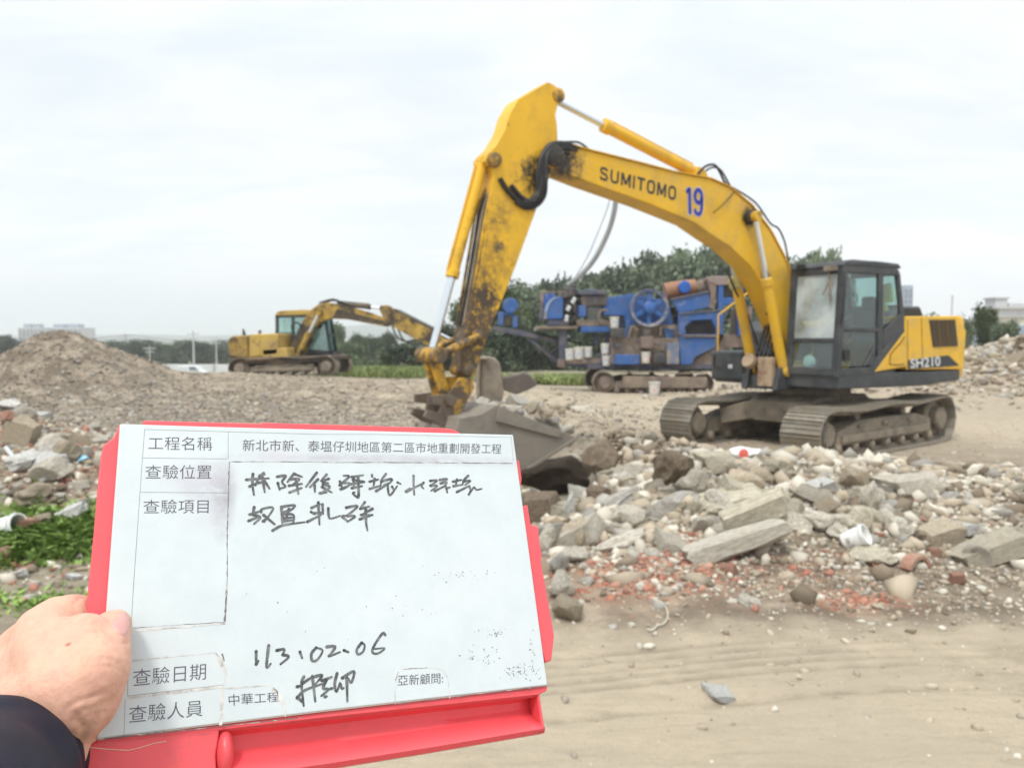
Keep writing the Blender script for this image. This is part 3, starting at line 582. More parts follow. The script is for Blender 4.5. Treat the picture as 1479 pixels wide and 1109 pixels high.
def crawler(parent, yc, wdt, xf, xr, rf, rr, nshoe, Rz, side, mt, mf, z0=0.0, rollers=7, name='crawler_track', simple=False):
    """side: +1 if the outer face looks to +y"""
    b = MB(); P = belt_path(xf, xr, rf, rr, nshoe, z0=z0); k = len(P)
    for i in range(k):
        p, q = P[i], P[(i + 1) % k]; d = q - p; ln = np.hypot(*d); d = d / ln; nrm = np.array((d[1], -d[0])); c = (p + q) / 2
        rot = Matrix(((d[0], 0, nrm[0]), (0, 1, 0), (d[1], 0, nrm[1])))
        b.box((c[0] - nrm[0] * .015, yc, c[1] - nrm[1] * .015), (ln * .93, wdt, .028), rot, 0)
        if not simple:
            for g in (-.38, 0., .38):
                e = c + d * ln * g; b.box((e[0] + nrm[0] * .010, yc, e[1] + nrm[1] * .010), (.018 if g else .014, wdt * .995, .026 if g else .016), rot, 0)
            for s in (-.12, .12):
                e = c - nrm * .06; b.box((e[0], yc + s, e[1]), (ln * 1.02, .06, .08), rot, 1)
    b.xform(Rz); t = b.build(name, mt, parent, ang=30)
    f = MB()
    top = max(rf, rr) * 1.35 + z0
    f.prism([(xf - .30, z0 + .20), (xr + .30, z0 + .20), (xr + .34, top * .80), (xr + .9, top), (xf - 1.0, top), (xf - .35, top * .72)], yc - wdt * .26, yc + wdt * .30 if side > 0 else yc + wdt * .26)
    f.box(((xf + xr) / 2, yc + side * wdt * .33, z0 + .30), (xf - xr - .9, .05, .12))
    for s in (-.8, .1, .9): f.box(((xf + xr) / 2 + s, yc + side * wdt * .31, top * .86), (.22, .10, .05))
    f.xform(Rz).build('track_frame', mf, t, bevel=.015)
    for (x, r_, nm) in ((xf, rf, 'idler'), (xr, rr, 'sprocket')):
        g = MB(); g.lathe([(r_ - .10, -wdt * .16), (r_ - .07, -wdt * .10), (r_ - .07, wdt * .10), (r_ - .10, wdt * .16)], (x, yc, r_ + z0), 'Y', 28)
        g.lathe([(r_ * .42, -wdt * .40), (r_ * .5, -wdt * .34), (r_ * .5, wdt * .34), (r_ * .42, wdt * .40)], (x, yc, r_ + z0), 'Y', 22)
        for a in range(8): g.box((x + r_ * .36 * math.cos(a * .785), yc + side * wdt * .40, r_ + z0 + r_ * .36 * math.sin(a * .785)), (.03, .03, .03))
        g.xform(Rz).build(nm, mf, t, bevel=.01)
    for i in range(rollers):
        x = xf - .38 - (xf - xr - .76) * i / (rollers - 1); g = MB()
        g.lathe([(.05, -wdt * .36), (.07, -wdt * .34), (.085, -wdt * .30), (.085, wdt * .30), (.07, wdt * .34), (.05, wdt * .36)], (x, yc, z0 + .15), 'Y', 14); g.xform(Rz).build('roller', mf, t)
    for x in (xf - 1.1, xr + 1.2):
        g = MB(); g.lathe([(.05, -wdt * .2), (.08, -wdt * .18), (.08, wdt * .18), (.05, wdt * .2)], (x, yc, z0 + 2 * rf - .16), 'Y', 14); g.xform(Rz).build('carrier_roller', mf, t)
    return t
TR = Matrix.Rotation(R(218.7 - 211), 4, 'Z')
for s in (1, -1): crawler(EX, s * 1.195, .66, 1.93, -1.93, .395, .42, 48, TR, s, [M['track'], M['mudsteel']], M['mudsteel'])
b = MB()                                               # cross frame under the turntable
b.prism([(-.95, .42), (.95, .42), (.95, .78), (.75, .88), (-.75, .88), (-.95, .78)], -.62, .62)
for sx in (1, -1):
    for sy in (1, -1):
        b.add([(sx * .35, sy * .5, .50), (sx * .95, sy * .5, .46), (sx * 1.30, sy * 1.0, .34), (sx * .80, sy * 1.0, .34), (sx * .35, sy * .5, .86), (sx * .95, sy * .5, .80), (sx * 1.30, sy * 1.0, .62), (sx * .80, sy * 1.0, .62)],
              [(0, 1, 2, 3), (4, 5, 6, 7), (0, 1, 5, 4), (1, 2, 6, 5), (2, 3, 7, 6), (3, 0, 4, 7)])
b.xform(TR).build('car_body', M['mudsteel'], EX, bevel=.02)
MB().lathe([(.60, .86), (.66, .88), (.66, .98), (.60, 1.06)], n=40).build('slew_ring', M['mudsteel'], EX)

# revolving deck
d = MB()
d.prism([(1.10, 1.06), (1.10, 1.30), (-2.30, 1.30), (-2.30, 1.12), (-1.2, 1.05)], .30, 1.37)
d.prism([(1.0, 1.06), (1.0, 1.24), (-2.30, 1.24), (-2.30, 1.12)], -1.37, -.55)
d.prism([(1.25, 1.00), (1.25, 1.24), (-2.3, 1.24), (-2.3, 1.06), (-.6, 1.00)], -.50, .28)
d.build('deck', M['dark'], EX, bevel=.025)
b = MB()
pt = MPs([(1309, 457), (1384, 456), (1396, 478), (1392, 535), (1310, 534), (1310, 530), (1262, 538), (1307, 478)], 1.38)
pt = [(p[0], max(1.31, p[1])) for p in pt]
b.prism(pt, .45, 1.38); side = b.build('engine_panel', M['yel'], EX, bevel=.05, seg=3)
b = MB()
q = MPs([(1312, 520), (1370, 513), (1385.5, 528), (1312, 533.5)], 1.384); b.prism(q, 1.378, 1.386)
b.build('decal_band', M['ink'], side)
# model lettering: seven-segment style bars on the decal
c4 = [P3(MP(*p, 1.39), 1.39) for p in ((1315, 518.5), (1358, 514), (1358.5, 528.5), (1315, 532))]
text_on('lettering', 'SH210', c4, M['plate'], side, .02)
lv = MB(); lc = [MP(*p, 1.385) for p in ((1342, 462), (1380, 461.5), (1384, 500), (1347.5, 501.5))]
fr = MB(); fr.prism(lc, 1.375, 1.384); grille = fr.build('vent_grille', M['ink'], side)
def bil(q, u, v): a = np.array(q); return (a[0] * (1 - u) + a[1] * u) * (1 - v) + (a[3] * (1 - u) + a[2] * u) * v
for cidx in range(3):
    for r_ in range(13):
        p, q_ = bil(lc, cidx / 3 + .03, (r_ + .5) / 13), bil(lc, cidx / 3 + .28, (r_ + .5) / 13)
        lv.box(((p[0] + q_[0]) / 2, 1.392, (p[1] + q_[1]) / 2), (abs(q_[0] - p[0]), .016, .014))
    p, q_ = bil(lc, cidx / 3 + .31, 0), bil(lc, cidx / 3 + .31, 1)
    if cidx < 2: lv.prism([(p[0] - .02, p[1]), (p[0] + .02, p[1]), (q_[0] + .02, q_[1]), (q_[0] - .02, q_[1])], 1.384, 1.396)
lv.build('slats', M['louvre'], grille)
b = MB()                                               # seams of the doors
for u in ((1331, 460, 1333, 528), (1311, 462, 1311, 530)):
    p, q_ = MP(u[0], u[1], 1.384), MP(u[2], u[3], 1.384); b.tube([P3(p, 1.382), P3(q_, 1.382)], .006, 6)
b.tube([P3(MP(x, y, 1.384), 1.382) for x, y in ((1285, 526), (1286, 512), (1292, 504), (1300, 496), (1307, 486))], .010, 6)
b.tube([P3(MP(x, y, 1.384), 1.382) for x, y in ((1285, 526), (1296, 527), (1306, 526))], .010, 6)
b.build('door_seam', M['louvre'], side)
# counterweight and the rest of the house
cw = MB(); tail = [(-2.28, -1.36), (-2.52, -1.30), (-2.72, -1.0), (-2.82, -.5), (-2.84, 0), (-2.82, .5), (-2.72, 1.0), (-2.52, 1.30), (-2.28, 1.36)]
nT = len(tail)
lev = [(1.16, .97), (1.32, 1.0), (2.02, 1.0), (2.20, .985), (2.27, .95)]
vs = []
for z, k in lev: vs += [(-2.2 + (x + 2.2) * (k if z > 1.3 else .96), y * (k * .5 + .5), z) for x, y in tail]
fs = [(i * nT + j, i * nT + (j + 1) % nT, (i + 1) * nT + (j + 1) % nT, (i + 1) * nT + j) for i in range(len(lev) - 1) for j in range(nT)]
fs += [tuple(range(nT)), tuple(range((len(lev) - 1) * nT, len(lev) * nT))]
cw.add(vs, fs).build('counterweight', M['yel'], EX, bevel=.03)
b = MB(); b.span(-2.2, -.65, -.45, .44, 1.25, 2.22); b.span(-2.2, -.1, -1.35, -.46, 1.25, 2.18); b.build('engine_house', M['yel'], EX, bevel=.05)
b = MB(); b.prism([(-.7, 2.22), (-.72, 2.40), (-1.62, 2.44), (-1.78, 2.24)], .10, 1.0); b.build('engine_hood', M['dark'], EX, bevel=.03)
b = MB()
for i in range(14): x = -.80 - i * .062; b.box((x, 1.004, 2.325), (.03, .012, .10))
b.box((-1.2, 1.002, 2.325), (.9, .006, .12)); b.build('hood_grille', M['ink'], EX)
b = MB(); b.cyl((-1.5, -.5, 2.2), (-1.5, -.5, 2.75), .07); b.build('exhaust_pipe', M['black'], EX)
# tool box, fuel tank and handrails on the right side
b = MB(); b.span(.30, 1.12, -1.37, -.58, 1.10, 1.64); tb = b.build('tool_box', M['dark'], EX, bevel=.06, seg=3)
b = MB(); b.box((1.128, -.86, 1.36), (.012, .10, .07)); b.build('latch', M['lamp'], tb)
b = MB(); b.tube([(1.13, -1.26, 1.55), (1.14, -1.26, 1.35), (1.14, -1.1, 1.32)], .012, 6); b.build('handle', M['black'], tb)
b = MB(); b.prism([(.30, 1.22), (.30, 2.0), (.05, 2.2), (-.75, 2.2), (-.75, 1.22)], -1.35, -.62); b.build('fuel_tank', M['dark'], EX, bevel=.05)
b = MB(); b.tube([(1.0, -1.3, 1.62), (1.0, -1.3, 2.3), (.2, -1.3, 2.75), (-.3, -1.3, 2.75), (-.3, -1.3, 2.2)], .018, 7); b.build('handrail', M['yel'], EX)

# cab
CAB = MB(); Y0, Y1 = .36, 1.38
side_l = dict(ft=MP(1220, 384, Y1), rt=MP(1301, 386, Y1), rm=MP(1307, 455, Y1), rl=MP(1307, 478, Y1), bb=MP(1262, 537, Y1), fb=MP(1213, 543, Y1))
ft, rt, rm, rl, bb, fb = [side_l[k] for k in ('ft', 'rt', 'rm', 'rl', 'bb', 'fb')]
fb = (1.14, 1.27); ft = (1.03, 3.02); bb = (bb[0], 1.29); rt = (rt[0], 3.03)
def bar(b, p, q, wd, y0, y1, inward=0):
    p, q = np.array(p), np.array(q); d = (q - p) / np.linalg.norm(q - p); n = np.array((-d[1], d[0])) * wd / 2; e = d * wd * .25
    b.prism([tuple(p - n - e), tuple(q - n + e), tuple(q + n + e), tuple(p + n - e)], y0, y1)
for (y0, y1) in ((Y1 - .07, Y1), (Y0, Y0 + .07)):
    bar(CAB, (ft[0] - .05, ft[1] - .02), (fb[0] - .05, fb[1]), .11, y0, y1)
    bar(CAB, (ft[0] - .1, ft[1] - .06), (rt[0] + .1, rt[1] - .06), .13, y0 + .001, y1 - .002)
    bar(CAB, (rt[0] + .04, rt[1] - .1), (rm[0] + .05, rm[1]), .09, y0 + .002, y1 - .001)
    bar(CAB, (rm[0] + .05, rm[1] + .05), (rl[0] + .05, rl[1] - .02), .10, y0 + .003, y1 - .003)
    bar(CAB, (rl[0] + .05, rl[1] + .03), (bb[0] + .02, bb[1] + .07), .15, y0 + .0045, y1 - .004)
    bar(CAB, (bb[0] - .02, bb[1] + .05), (fb[0] - .03, fb[1] + .05), .13, y0 + .0055, y1 - .005)
    bar(CAB, (.07, 2.95), (.04, 1.62), .13, y0 + .0065, y1 - .006)
    bar(CAB, (.99, 2.01), (.08, 2.00), .07, y0 + .0075, y1 - .007)
    CAB.prism([(.16, 1.42), (.16, 1.75), (.45, 1.42)], y0 + .0085, y1 - .008)
    CAB.prism([(-.05, 2.0), (-.5, 2.28), (-.52, 2.05), (-.02, 1.70)], y0 + .0095, y1 - .009)
def xz(z): return fb[0] + (ft[0] - fb[0]) * (z - fb[1]) / (ft[1] - fb[1])
CAB.box((xz(1.33) - .035, .87, 1.33), (.08, .90, .13)); CAB.box((xz(1.83) - .035, .87, 1.83), (.06, .90, .07)); CAB.box((xz(2.97) - .05, .87, 2.95), (.10, .90, .13))
for y in (.445, 1.295): CAB.prism([(xz(1.27) - .07, 1.27), (xz(1.27), 1.27), (xz(3.0), 3.0), (xz(3.0) - .07, 3.0)], y - .035, y + .035)
CAB.box((-.52, .87, 2.40), (.05, .9, .06)); CAB.box((-.47, .87, 2.96), (.06, .9, .1)); CAB.box((-.55, .87, 1.75), (.05, .9, .75))
CAB.box((.35, .87, 1.31), (1.5, .98, .05))
cab = CAB.build('cab', M['dark'], EX, bevel=.018)
b = MB(); b.prism([(1.06, 3.00), (.98, 3.085), (.2, 3.115), (-.38, 3.10), (-.47, 3.02)], Y0 - .01, Y1 + .01); b.build('roof', M['dark'], cab, bevel=.03)
b = MB(); b.box((.15, .87, 3.13), (.7, .55, .03)); b.build('roof_hatch', M['dark'], cab, bevel=.01)
b = MB(); b.quad((xz(1.87) - .04, .47, 1.87), (xz(1.87) - .04, 1.27, 1.87), (xz(2.89) - .04, 1.27, 2.89), (xz(2.89) - .04, .47, 2.89)); b.build('windscreen', M['wind'], cab)
b = MB(); b.quad((xz(1.38) - .04, .47, 1.38), (xz(1.38) - .04, 1.27, 1.38), (xz(1.81) - .04, 1.27, 1.81), (xz(1.81) - .04, .47, 1.81)); b.build('lower_windscreen', M['glass'], cab)
def pane(b, poly, y): b.add([(p[0], y, p[1]) for p in poly], [tuple(range(len(poly)))])
for y in (Y1 - .04, Y0 + .034):
    b = MB(); pane(b, [(.98, 2.9), (.12, 2.9), (.12, 2.04), (.99, 2.04)], y); b.build('door_window', M['glass'], cab)
    b = MB(); pane(b, [(1.0, 1.97), (.10, 1.97), (.10, 1.75), (.42, 1.42), (1.0, 1.42)], y); b.build('lower_window', M['glass'], cab)
    b = MB(); pane(b, [(.0, 2.9), (-.40, 2.9), (-.48, 2.30), (-.02, 2.02)], y); b.build('rear_side_window', M['glass'], cab)
b = MB(); b.quad((-.52, .44, 2.43), (-.52, 1.3, 2.43), (-.50, 1.3, 2.93), (-.50, .44, 2.93)); b.build('rear_window', M['glass'], cab)
b = MB(); b.span(-.35, .15, .62, 1.1, 1.55, 1.78); b.box((-.32, .86, 2.05), (.14, .46, .7), (0, .12, 0)); b.box((-.36, .86, 2.48), (.10, .26, .2)); b.build('seat', M['cloth'], cab, bevel=.05, seg=3)
b = MB(); b.span(-.1, .55, .46, .58, 1.34, 1.9); b.span(-.1, .5, 1.13, 1.24, 1.34, 1.9); b.tube([(.42, .52, 1.9), (.46, .54, 2.08)], .02); b.tube([(.42, 1.18, 1.9), (.46, 1.16, 2.08)], .02); b.box((.85, .55, 1.95), (.08, .16, .22)); b.build('console', M['cloth'], cab, bevel=.02)
b = MB(); b.box((-.37, 1.18, 2.62), (.05, .22, .32), (.15, .1, 0)); b.box((-.36, 1.14, 2.40), (.05, .12, .2), (.3, 0, 0)); b.build('hanging_vest', M['vest'], cab, bevel=.02)
b = MB(); wx = lambda z: xz(z) + .03
b.tube([(wx(2.99), 1.16, 2.99), (wx(2.93), 1.13, 2.93), (wx(2.78), 1.16, 2.78), (wx(2.56), 1.04, 2.56)], .014, 6); b.tube([(wx(2.86), 1.14, 2.86), (wx(2.45), 1.20, 2.45)], .02, 6)
b.box((wx(2.97) + .02, 1.18, 2.97), (.1, .2, .08)); b.build('wiper', M['mudsteel'], cab)
b = MB(); b.box((1.10, .62, 3.03), (.10, .12, .09)); b.build('work_lamp', M['black'], cab, bevel=.01)
b = MB(); b.tube([(1.03, Y1 + .01, 2.9), (1.08, Y1 + .05, 2.8), (1.11, Y1 + .05, 2.2), (1.10, Y1 + .01, 2.1)], .014, 7); b.build('grab_rail', M['black'], cab)
b = MB(); b.box((.92, Y1 + .012, 1.60), (.14, .02, .18)); b.build('door_handle', M['black'], cab, bevel=.01)
b = MB(); b.lathe([(0.02, 0), (.10, .01), (.12, .05), (.08, .1), (.02, .11)], (0, 0, 0), 'X', 16); b.xform(Matrix.Translation((xz(1.5) - .20, .72, 1.48))); b.build('white_helmet', M['white'], cab)

# boom
boom_top = [(5.66, 4.50), (5.40, 4.54), (5.08, 4.51), (4.3, 4.45), (3.55, 4.385), (2.75, 4.36), (2.33, 4.27), (1.83, 4.03), (1.37, 3.65), (.98, 3.19), (.70, 2.65), (.42, 1.95), (.30, 1.70)]
boom_bot = [(.40, 1.48), (.62, 1.52), (.92, 1.78), (1.17, 2.22), (1.45, 2.66), (1.84, 3.06), (2.30, 3.33), (2.68, 3.48), (3.09, 3.66), (4.08, 3.88), (5.13, 4.07), (5.50, 4.15), (5.78, 4.20), (5.90, 4.33), (5.84, 4.46)]
b = MB(); b.prism(boom_top + boom_bot, -.21, .21); boom = b.build('boom', M['yelboom'], EX, bevel=.018)
b = MB()
for p, q_ in zip(boom_top[1:10], boom_top[2:11]): b.box(((p[0] + q_[0]) / 2, 0, (p[1] + q_[1]) / 2 + .012), (math.dist(p, q_) * .98, .47, .016), (0, -math.atan2(q_[1] - p[1], q_[0] - p[0]), 0))
b.build('top_flange', M['yelboom'], boom)
tq = [P3(MP(*p, .216), .216) for p in ((867, 240.5), (977, 270.5), (975.5, 289.5), (866, 259))]
LET = tq
tq = [P3(MP(*p, .216), .216) for p in ((989, 268.5), (1016, 272), (1015.5, 315), (989.5, 309.5))]
def ribbon(b, pts, w_, quad):
    n = len(pts); vs = []
    for i, p in enumerate(pts):
        d = np.array(pts[min(i + 1, n - 1)], float) - np.array(pts[max(i - 1, 0)], float); d /= np.linalg.norm(d); q = np.array((-d[1], d[0])) * w_ / 2
        for s in (-1, 1): u, v = np.array(p) + q * s; P = bil([(c_[0], c_[2]) for c_ in quad], u, v); vs.append((P[0], quad[0][1], P[1]))
    b.add(vs, [(2 * i, 2 * i + 1, 2 * i + 3, 2 * i + 2) for i in range(n - 1)])
def letters(word, quad, y, material, parent, w_=.15, gap=.34):
    O_ = [(.5 + .42 * math.copysign(abs(math.cos(t)) ** .7, math.cos(t)), .5 + .44 * math.copysign(abs(math.sin(t)) ** .7, math.sin(t))) for t in np.linspace(0, 2 * math.pi, 29)]
    G = dict(S=[[(.88, .24), (.80, .10), (.5, .07), (.18, .10), (.10, .27), (.20, .42), (.5, .49), (.80, .56), (.90, .72), (.82, .90), (.5, .93), (.2, .90), (.10, .76)]], U=[[(.10, 0), (.10, .68), (.2, .88), (.5, .93), (.8, .88), (.90, .68), (.90, 0)]],
             M=[[(.09, 1), (.09, 0)], [(.13, .03), (.5, .85)], [(.5, .85), (.87, .03)], [(.91, 0), (.91, 1)]], I=[[(.5, 0), (.5, 1)]], T=[[(0, .08), (1, .08)], [(.5, .05), (.5, 1)]], O=[O_], H=[[(.1, 0), (.1, 1)], [(.9, 0), (.9, 1)], [(.1, .5), (.9, .5)]],
             **{'2': [[(.08, .08), (.92, .08), (.92, .5), (.08, .5), (.08, .92), (.95, .92)]], '1': [[(.5, 0), (.5, 1)]], '0': [[(.1, .08), (.9, .08), (.9, .92), (.1, .92), (.1, .0)]]})
    wd = dict(M=1.2, I=.2); wd['1'] = .3; tot = sum(wd.get(c_, 1) + gap for c_ in word) - gap; u0 = 0; b = MB(); H_ = math.dist(quad[0], quad[3]); W_ = math.dist(quad[0], quad[1]); asp = W_ / tot / H_
    for c_ in word:
        cw_ = wd.get(c_, 1)
        for st_ in G[c_]:
            n = len(st_); pp = [np.array((x * cw_ * asp, v)) for x, v in st_]; vs = []
            for i, p in enumerate(pp):
                d = pp[min(i + 1, n - 1)] - pp[max(i - 1, 0)]; d = d / np.linalg.norm(d); q = np.array((-d[1], d[0])) * w_ / 2
                for s in (-1, 1): k_ = p + q * s; P = bil([(z_[0], z_[2]) for z_ in quad], (u0 + k_[0] / asp) / tot, k_[1]); vs.append((P[0], y, P[1]))
            b.add(vs, [(2 * i, 2 * i + 1, 2 * i + 3, 2 * i + 2) for i in range(n - 1)])
        u0 += cw_ + gap
    return b.build('lettering', material, parent)
letters('SUMITOMO', LET, .2148, M['ink'], boom, .19, .30)
for w_, m_, yy in ((.235, M['plate'], .2145), (.175, M['blueink'], .2165)):
    b = MB(); tq2 = [(q_[0], yy, q_[2]) for q_ in tq]; e_ = .03 if w_ > .2 else 0
    ribbon(b, [(.08, .22), (.22, .09), (.25, .06)], w_ * .8, tq2); ribbon(b, [(.25, .04 - e_), (.27, .97 + e_)], w_, tq2)
    b.build('number', m_, boom)
    b = MB(); ribbon(b, [(.73 + .19 * math.cos(t), .30 + .215 * math.sin(t)) for t in np.linspace(0, 2 * math.pi, 26)], w_ * .95, tq2)
    ribbon(b, [(.92, .28), (.925, .55), (.90, .76), (.82, .88), (.70, .91), (.58, .86), (.53, .74)], w_ * .95, tq2); b.build('number', m_, boom)
b = MB()
for (x, z, r_, y) in ((5.72, 4.36, .15, .30), (a3[0], a3[1], .12, .34), (.45, 1.72, .13, .30)):
    b = MB(); b.lathe([(r_ * .5, -y), (r_, -y + .03), (r_, y - .03), (r_ * .5, y)], (x, 0, z), 'Y', 20); b.build('pin_boss', M['grease'], boom, bevel=.008)
brk = MP(1013, 252, .1)
b = MB(); b.prism([(brk[0] + .22, brk[1] - .12), (brk[0] + .05, brk[1] + .12), (brk[0] - .1, brk[1] + .06), (brk[0] - .22, brk[1] - .12)], .06, .10); b.prism([(brk[0] + .22, brk[1] - .12), (brk[0] + .05, brk[1] + .12), (brk[0] - .1, brk[1] + .06), (brk[0] - .22, brk[1] - .12)], -.10, -.06)
b.build('cylinder_bracket', M['yelboom'], boom, bevel=.01)

def hydraulic(name, p0, p1, split, r, rr, mbar, parent=EX, head=1.2):
    """barrel from p0 to the split, rod on to p1"""
    p0, p1 = Vector(p0), Vector(p1); m = p0.lerp(p1, split); d = (p1 - p0).normalized(); b = MB()
    b.cyl(p0, m, r, n=20); b.cyl(m - d * r * 1.1, m + d * r * .35, r * head, n=20); b.cyl(p0, p0 + d * r * .8, r * 1.08, n=20)
    ax = Vector((0, 1, 0)); b.cyl(p0 - ax * r * 1.2, p0 + ax * r * 1.2, r * .9, n=16)
    off = Vector((0, 0, 1)).cross(d).cross(d).normalized() * -(r + .02) if abs(d.z) < .98 else Vector((r + .02, 0, 0))
    b.tube([p0.lerp(p1, .04) + off, m - d * r * .6 + off], .016, 6)
    o = b.build(name, mbar, parent, bevel=.008)
    q = MB(); q.cyl(m, p1, rr, n=16); q.build('rod', M['chrome'], o)
    q = MB(); q.cyl(p1 - ax * rr * 2, p1 + ax * rr * 2, rr * 1.9, n=16); q.build('rod_eye', mbar, o)
    return o
up = MP(800, 141, .05)
hydraulic('arm_cylinder', (brk[0], 0, brk[1] + .03), (up[0], 0, up[1]), .665, .088, .048, M['yelboom'])
for y in (.33, -.33):
    top = (a3[0], y, a3[1]); foot = (1.12, y, 1.30)
    hydraulic('boom_cylinder', foot, top, .60, .085, .046, M['yelboom'])
for y in (.33, -.33): b = MB(); b.prism([(.85, 1.0), (1.35, 1.0), (1.26, 1.36), (1.12, 1.44), (.98, 1.36)], y - .05, y + .05); b.build('cylinder_foot', M['dark'], EX, bevel=.01)
b = MB()
for t in (.80, .72, .76):
    p = Vector((1.12, -.33, 1.3)).lerp(Vector((a3[0], -.33, a3[1])), t)
b.lathe([(.10, -.1), (.125, -.05), (.115, 0), (.13, .05), (.10, .11)], (0, 0, 0), 'Z', 14)
dd = (Vector((a3[0], -.33, a3[1])) - Vector((1.12, -.33, 1.3))).normalized()
b.xform(Matrix.Translation(Vector((1.12, -.33, 1.3)).lerp(Vector((a3[0], -.33, a3[1])), .60)) @ dd.to_track_quat('Z', 'Y').to_matrix().to_4x4())
b.build('rag', mat('yellowish rag', (.55, .47, .2), .9, bump=.5), EX)

# arm
arm_pts = [(6.27, 5.06), (5.79, 5.37), (5.66, 5.34), (5.60, 5.25), (5.61, 5.12), (5.66, 4.94), (5.63, 4.80), (5.62, 4.55), (5.70, 4.25), (5.77, 4.05), (5.96, 3.65), (6.31, 2.82), (6.65, 2.08), (6.86, 1.58), (6.93, 1.38), (7.02, 1.33), (7.12, 1.42), (7.12, 1.75),
           (7.04, 2.1), (6.86, 2.76), (6.75, 3.41), (6.66, 3.95), (6.66, 4.1), (6.78, 4.18), (6.75, 4.28), (6.62, 4.40), (6.48, 4.62), (6.40, 4.85)]
b = MB(); b.prism(arm_pts, -.165, .165); arm = b.build('arm', M['yelarm'], EX, bevel=.015)
bk = MP(712, 232, .15)
b = MB()
for (p, r_, y) in (((up[0], up[1]), .10, .20), (bk, .10, .24), (MP(691, 485, .2), .085, .25), (MP(678, 535, .2), .085, .24), ((5.73, 4.36), .17, .24)):
    b = MB(); b.lathe([(r_ * .5, -y), (r_, -y + .02), (r_, y - .02), (r_ * .5, y)], (p[0], 0, p[1]), 'Y', 18); b.build('pin_boss', M['link'], arm, bevel=.006)
lp = MP(633, 513, .22)
hydraulic('bucket_cylinder', (bk[0] + .06, 0, bk[1] + .03), (lp[0], 0, lp[1]), .60, .074, .05, M['yelarm'])
# bucket linkage
cp, bp_ = MP(691, 485, .2), MP(648, 578, .2)
for y in (.225, -.225):
    b = MB(); p, q_ = np.array(lp), np.array(cp); b.cyl((p[0], y, p[1]), (q_[0], y, q_[1]), .055, .048, n=12); b.cyl((p[0], y - .06, p[1]), (p[0], y + .06, p[1]), .10, n=16); b.build('crank_link', M['link'], EX)
b = MB()
for y in (.10, -.10):
    d_ = np.array(bp_) - np.array(lp); n_ = np.array((-d_[1], d_[0])) / np.linalg.norm(d_) * .075
    b.prism([tuple(np.array(lp) - n_), tuple(np.array(bp_) - n_ * .9), tuple(np.array(bp_) + n_ * .9), tuple(np.array(lp) + n_)], y - .04, y + .04)
b.cyl((lp[0], -.30, lp[1]), (lp[0], .30, lp[1]), .105, n=18); b.cyl((bp_[0], -.26, bp_[1]), (bp_[0], .26, bp_[1]), .085, n=18)
b.build('push_link', M['link'], EX, bevel=.01)
# bucket
A_, B_, C_, D_, E_, F_, T_ = [MP(*p, .56) for p in ((717, 585), (695, 598), (664, 604), (652, 648), (688, 690), (752, 686), (836, 633))]
E_ = (E_[0] + .02, max(.06, E_[1])); F_ = (F_[0], max(.06, F_[1] - .01))
prof = [A_, B_, C_, D_, E_, F_, T_]
cen = np.mean(np.array(prof), 0)
b = MB()
for s in (1, -1): b.prism(prof, s * .56, s * .525)
def offs(p, k): v = np.array(p) - cen; return tuple(cen + v * k)
for p, q_ in zip(prof[:-1], prof[1:]):
    b.prism([p, q_, offs(q_, .955), offs(p, .955)], -.524, .524)
bkt = b.build('bucket', M['bucket'], EX, bevel=.008)
b = MB()
for s in (1, -1):
    d_ = np.array(T_) - np.array(A_); d_ /= np.linalg.norm(d_); n_ = np.array((-d_[1], d_[0])); n_ = n_ if n_ @ (cen - np.array(A_)) > 0 else -n_
    b.prism([tuple(np.array(A_) + d_ * .02), tuple(np.array(T_) - d_ * .30), tuple(np.array(T_) - d_ * .34 + n_ * .10), tuple(np.array(A_) + d_ * .06 + n_ * .20)], s * .562, s * .592)
    d2 = np.array(F_) - np.array(T_); d2 /= np.linalg.norm(d2)
    b.prism([tuple(np.array(T_) + d2 * .02), tuple(np.array(F_)), tuple(np.array(F_) + n_ * -.07), tuple(np.array(T_) + d2 * .12 + n_ * -.06)], s * .562, s * .585)
b.build('side_cutter', M['bucket'], bkt, bevel=.008)
for i in range(5):
    y = -.48 + i * .24; b = MB(); dT = np.array(T_) - np.array(F_); dT /= np.linalg.norm(dT); nT = np.array((-dT[1], dT[0]))
    t0 = np.array(T_) - dT * .14
    b.add([(t0[0] - nT[0] * .05, y - .05, t0[1] - nT[1] * .05), (t0[0] + nT[0] * .05, y - .05, t0[1] + nT[1] * .05), (t0[0] + nT[0] * .05, y + .05, t0[1] + nT[1] * .05), (t0[0] - nT[0] * .05, y + .05, t0[1] - nT[1] * .05)] +
          [tuple(v) for v in [(T_[0] + dT[0] * .12, y - .035, T_[1] + dT[1] * .12 - .012), (T_[0] + dT[0] * .12, y - .035, T_[1] + dT[1] * .12 + .012), (T_[0] + dT[0] * .12, y + .035, T_[1] + dT[1] * .12 + .012), (T_[0] + dT[0] * .12, y + .035, T_[1] + dT[1] * .12 - .012)]],
          [(0, 1, 2, 3), (4, 5, 6, 7), (0, 1, 5, 4), (1, 2, 6, 5), (2, 3, 7, 6), (3, 0, 4, 7)])
    b.build('tooth', M['bucket'], bkt, bevel=.006)
ear_y = MPs([(664, 546), (682, 545), (685, 560), (676, 578), (668, 592), (655, 602), (648, 585), (646, 572)], .22)
ear_d = MPs([(618, 572), (634, 570), (654, 572), (656, 600), (648, 618), (630, 613), (612, 602), (616, 592), (634, 596), (636, 586), (618, 584)], .22)
for y in (.2, -.2):
    b = MB(); b.prism(ear_y, y - .03, y + .03); b.build('ear', M['link'], bkt, bevel=.008)
    b = MB(); b.prism(ear_d, y - .028, y + .034); b.build('hook_plate', M['oily'], bkt, bevel=.012)
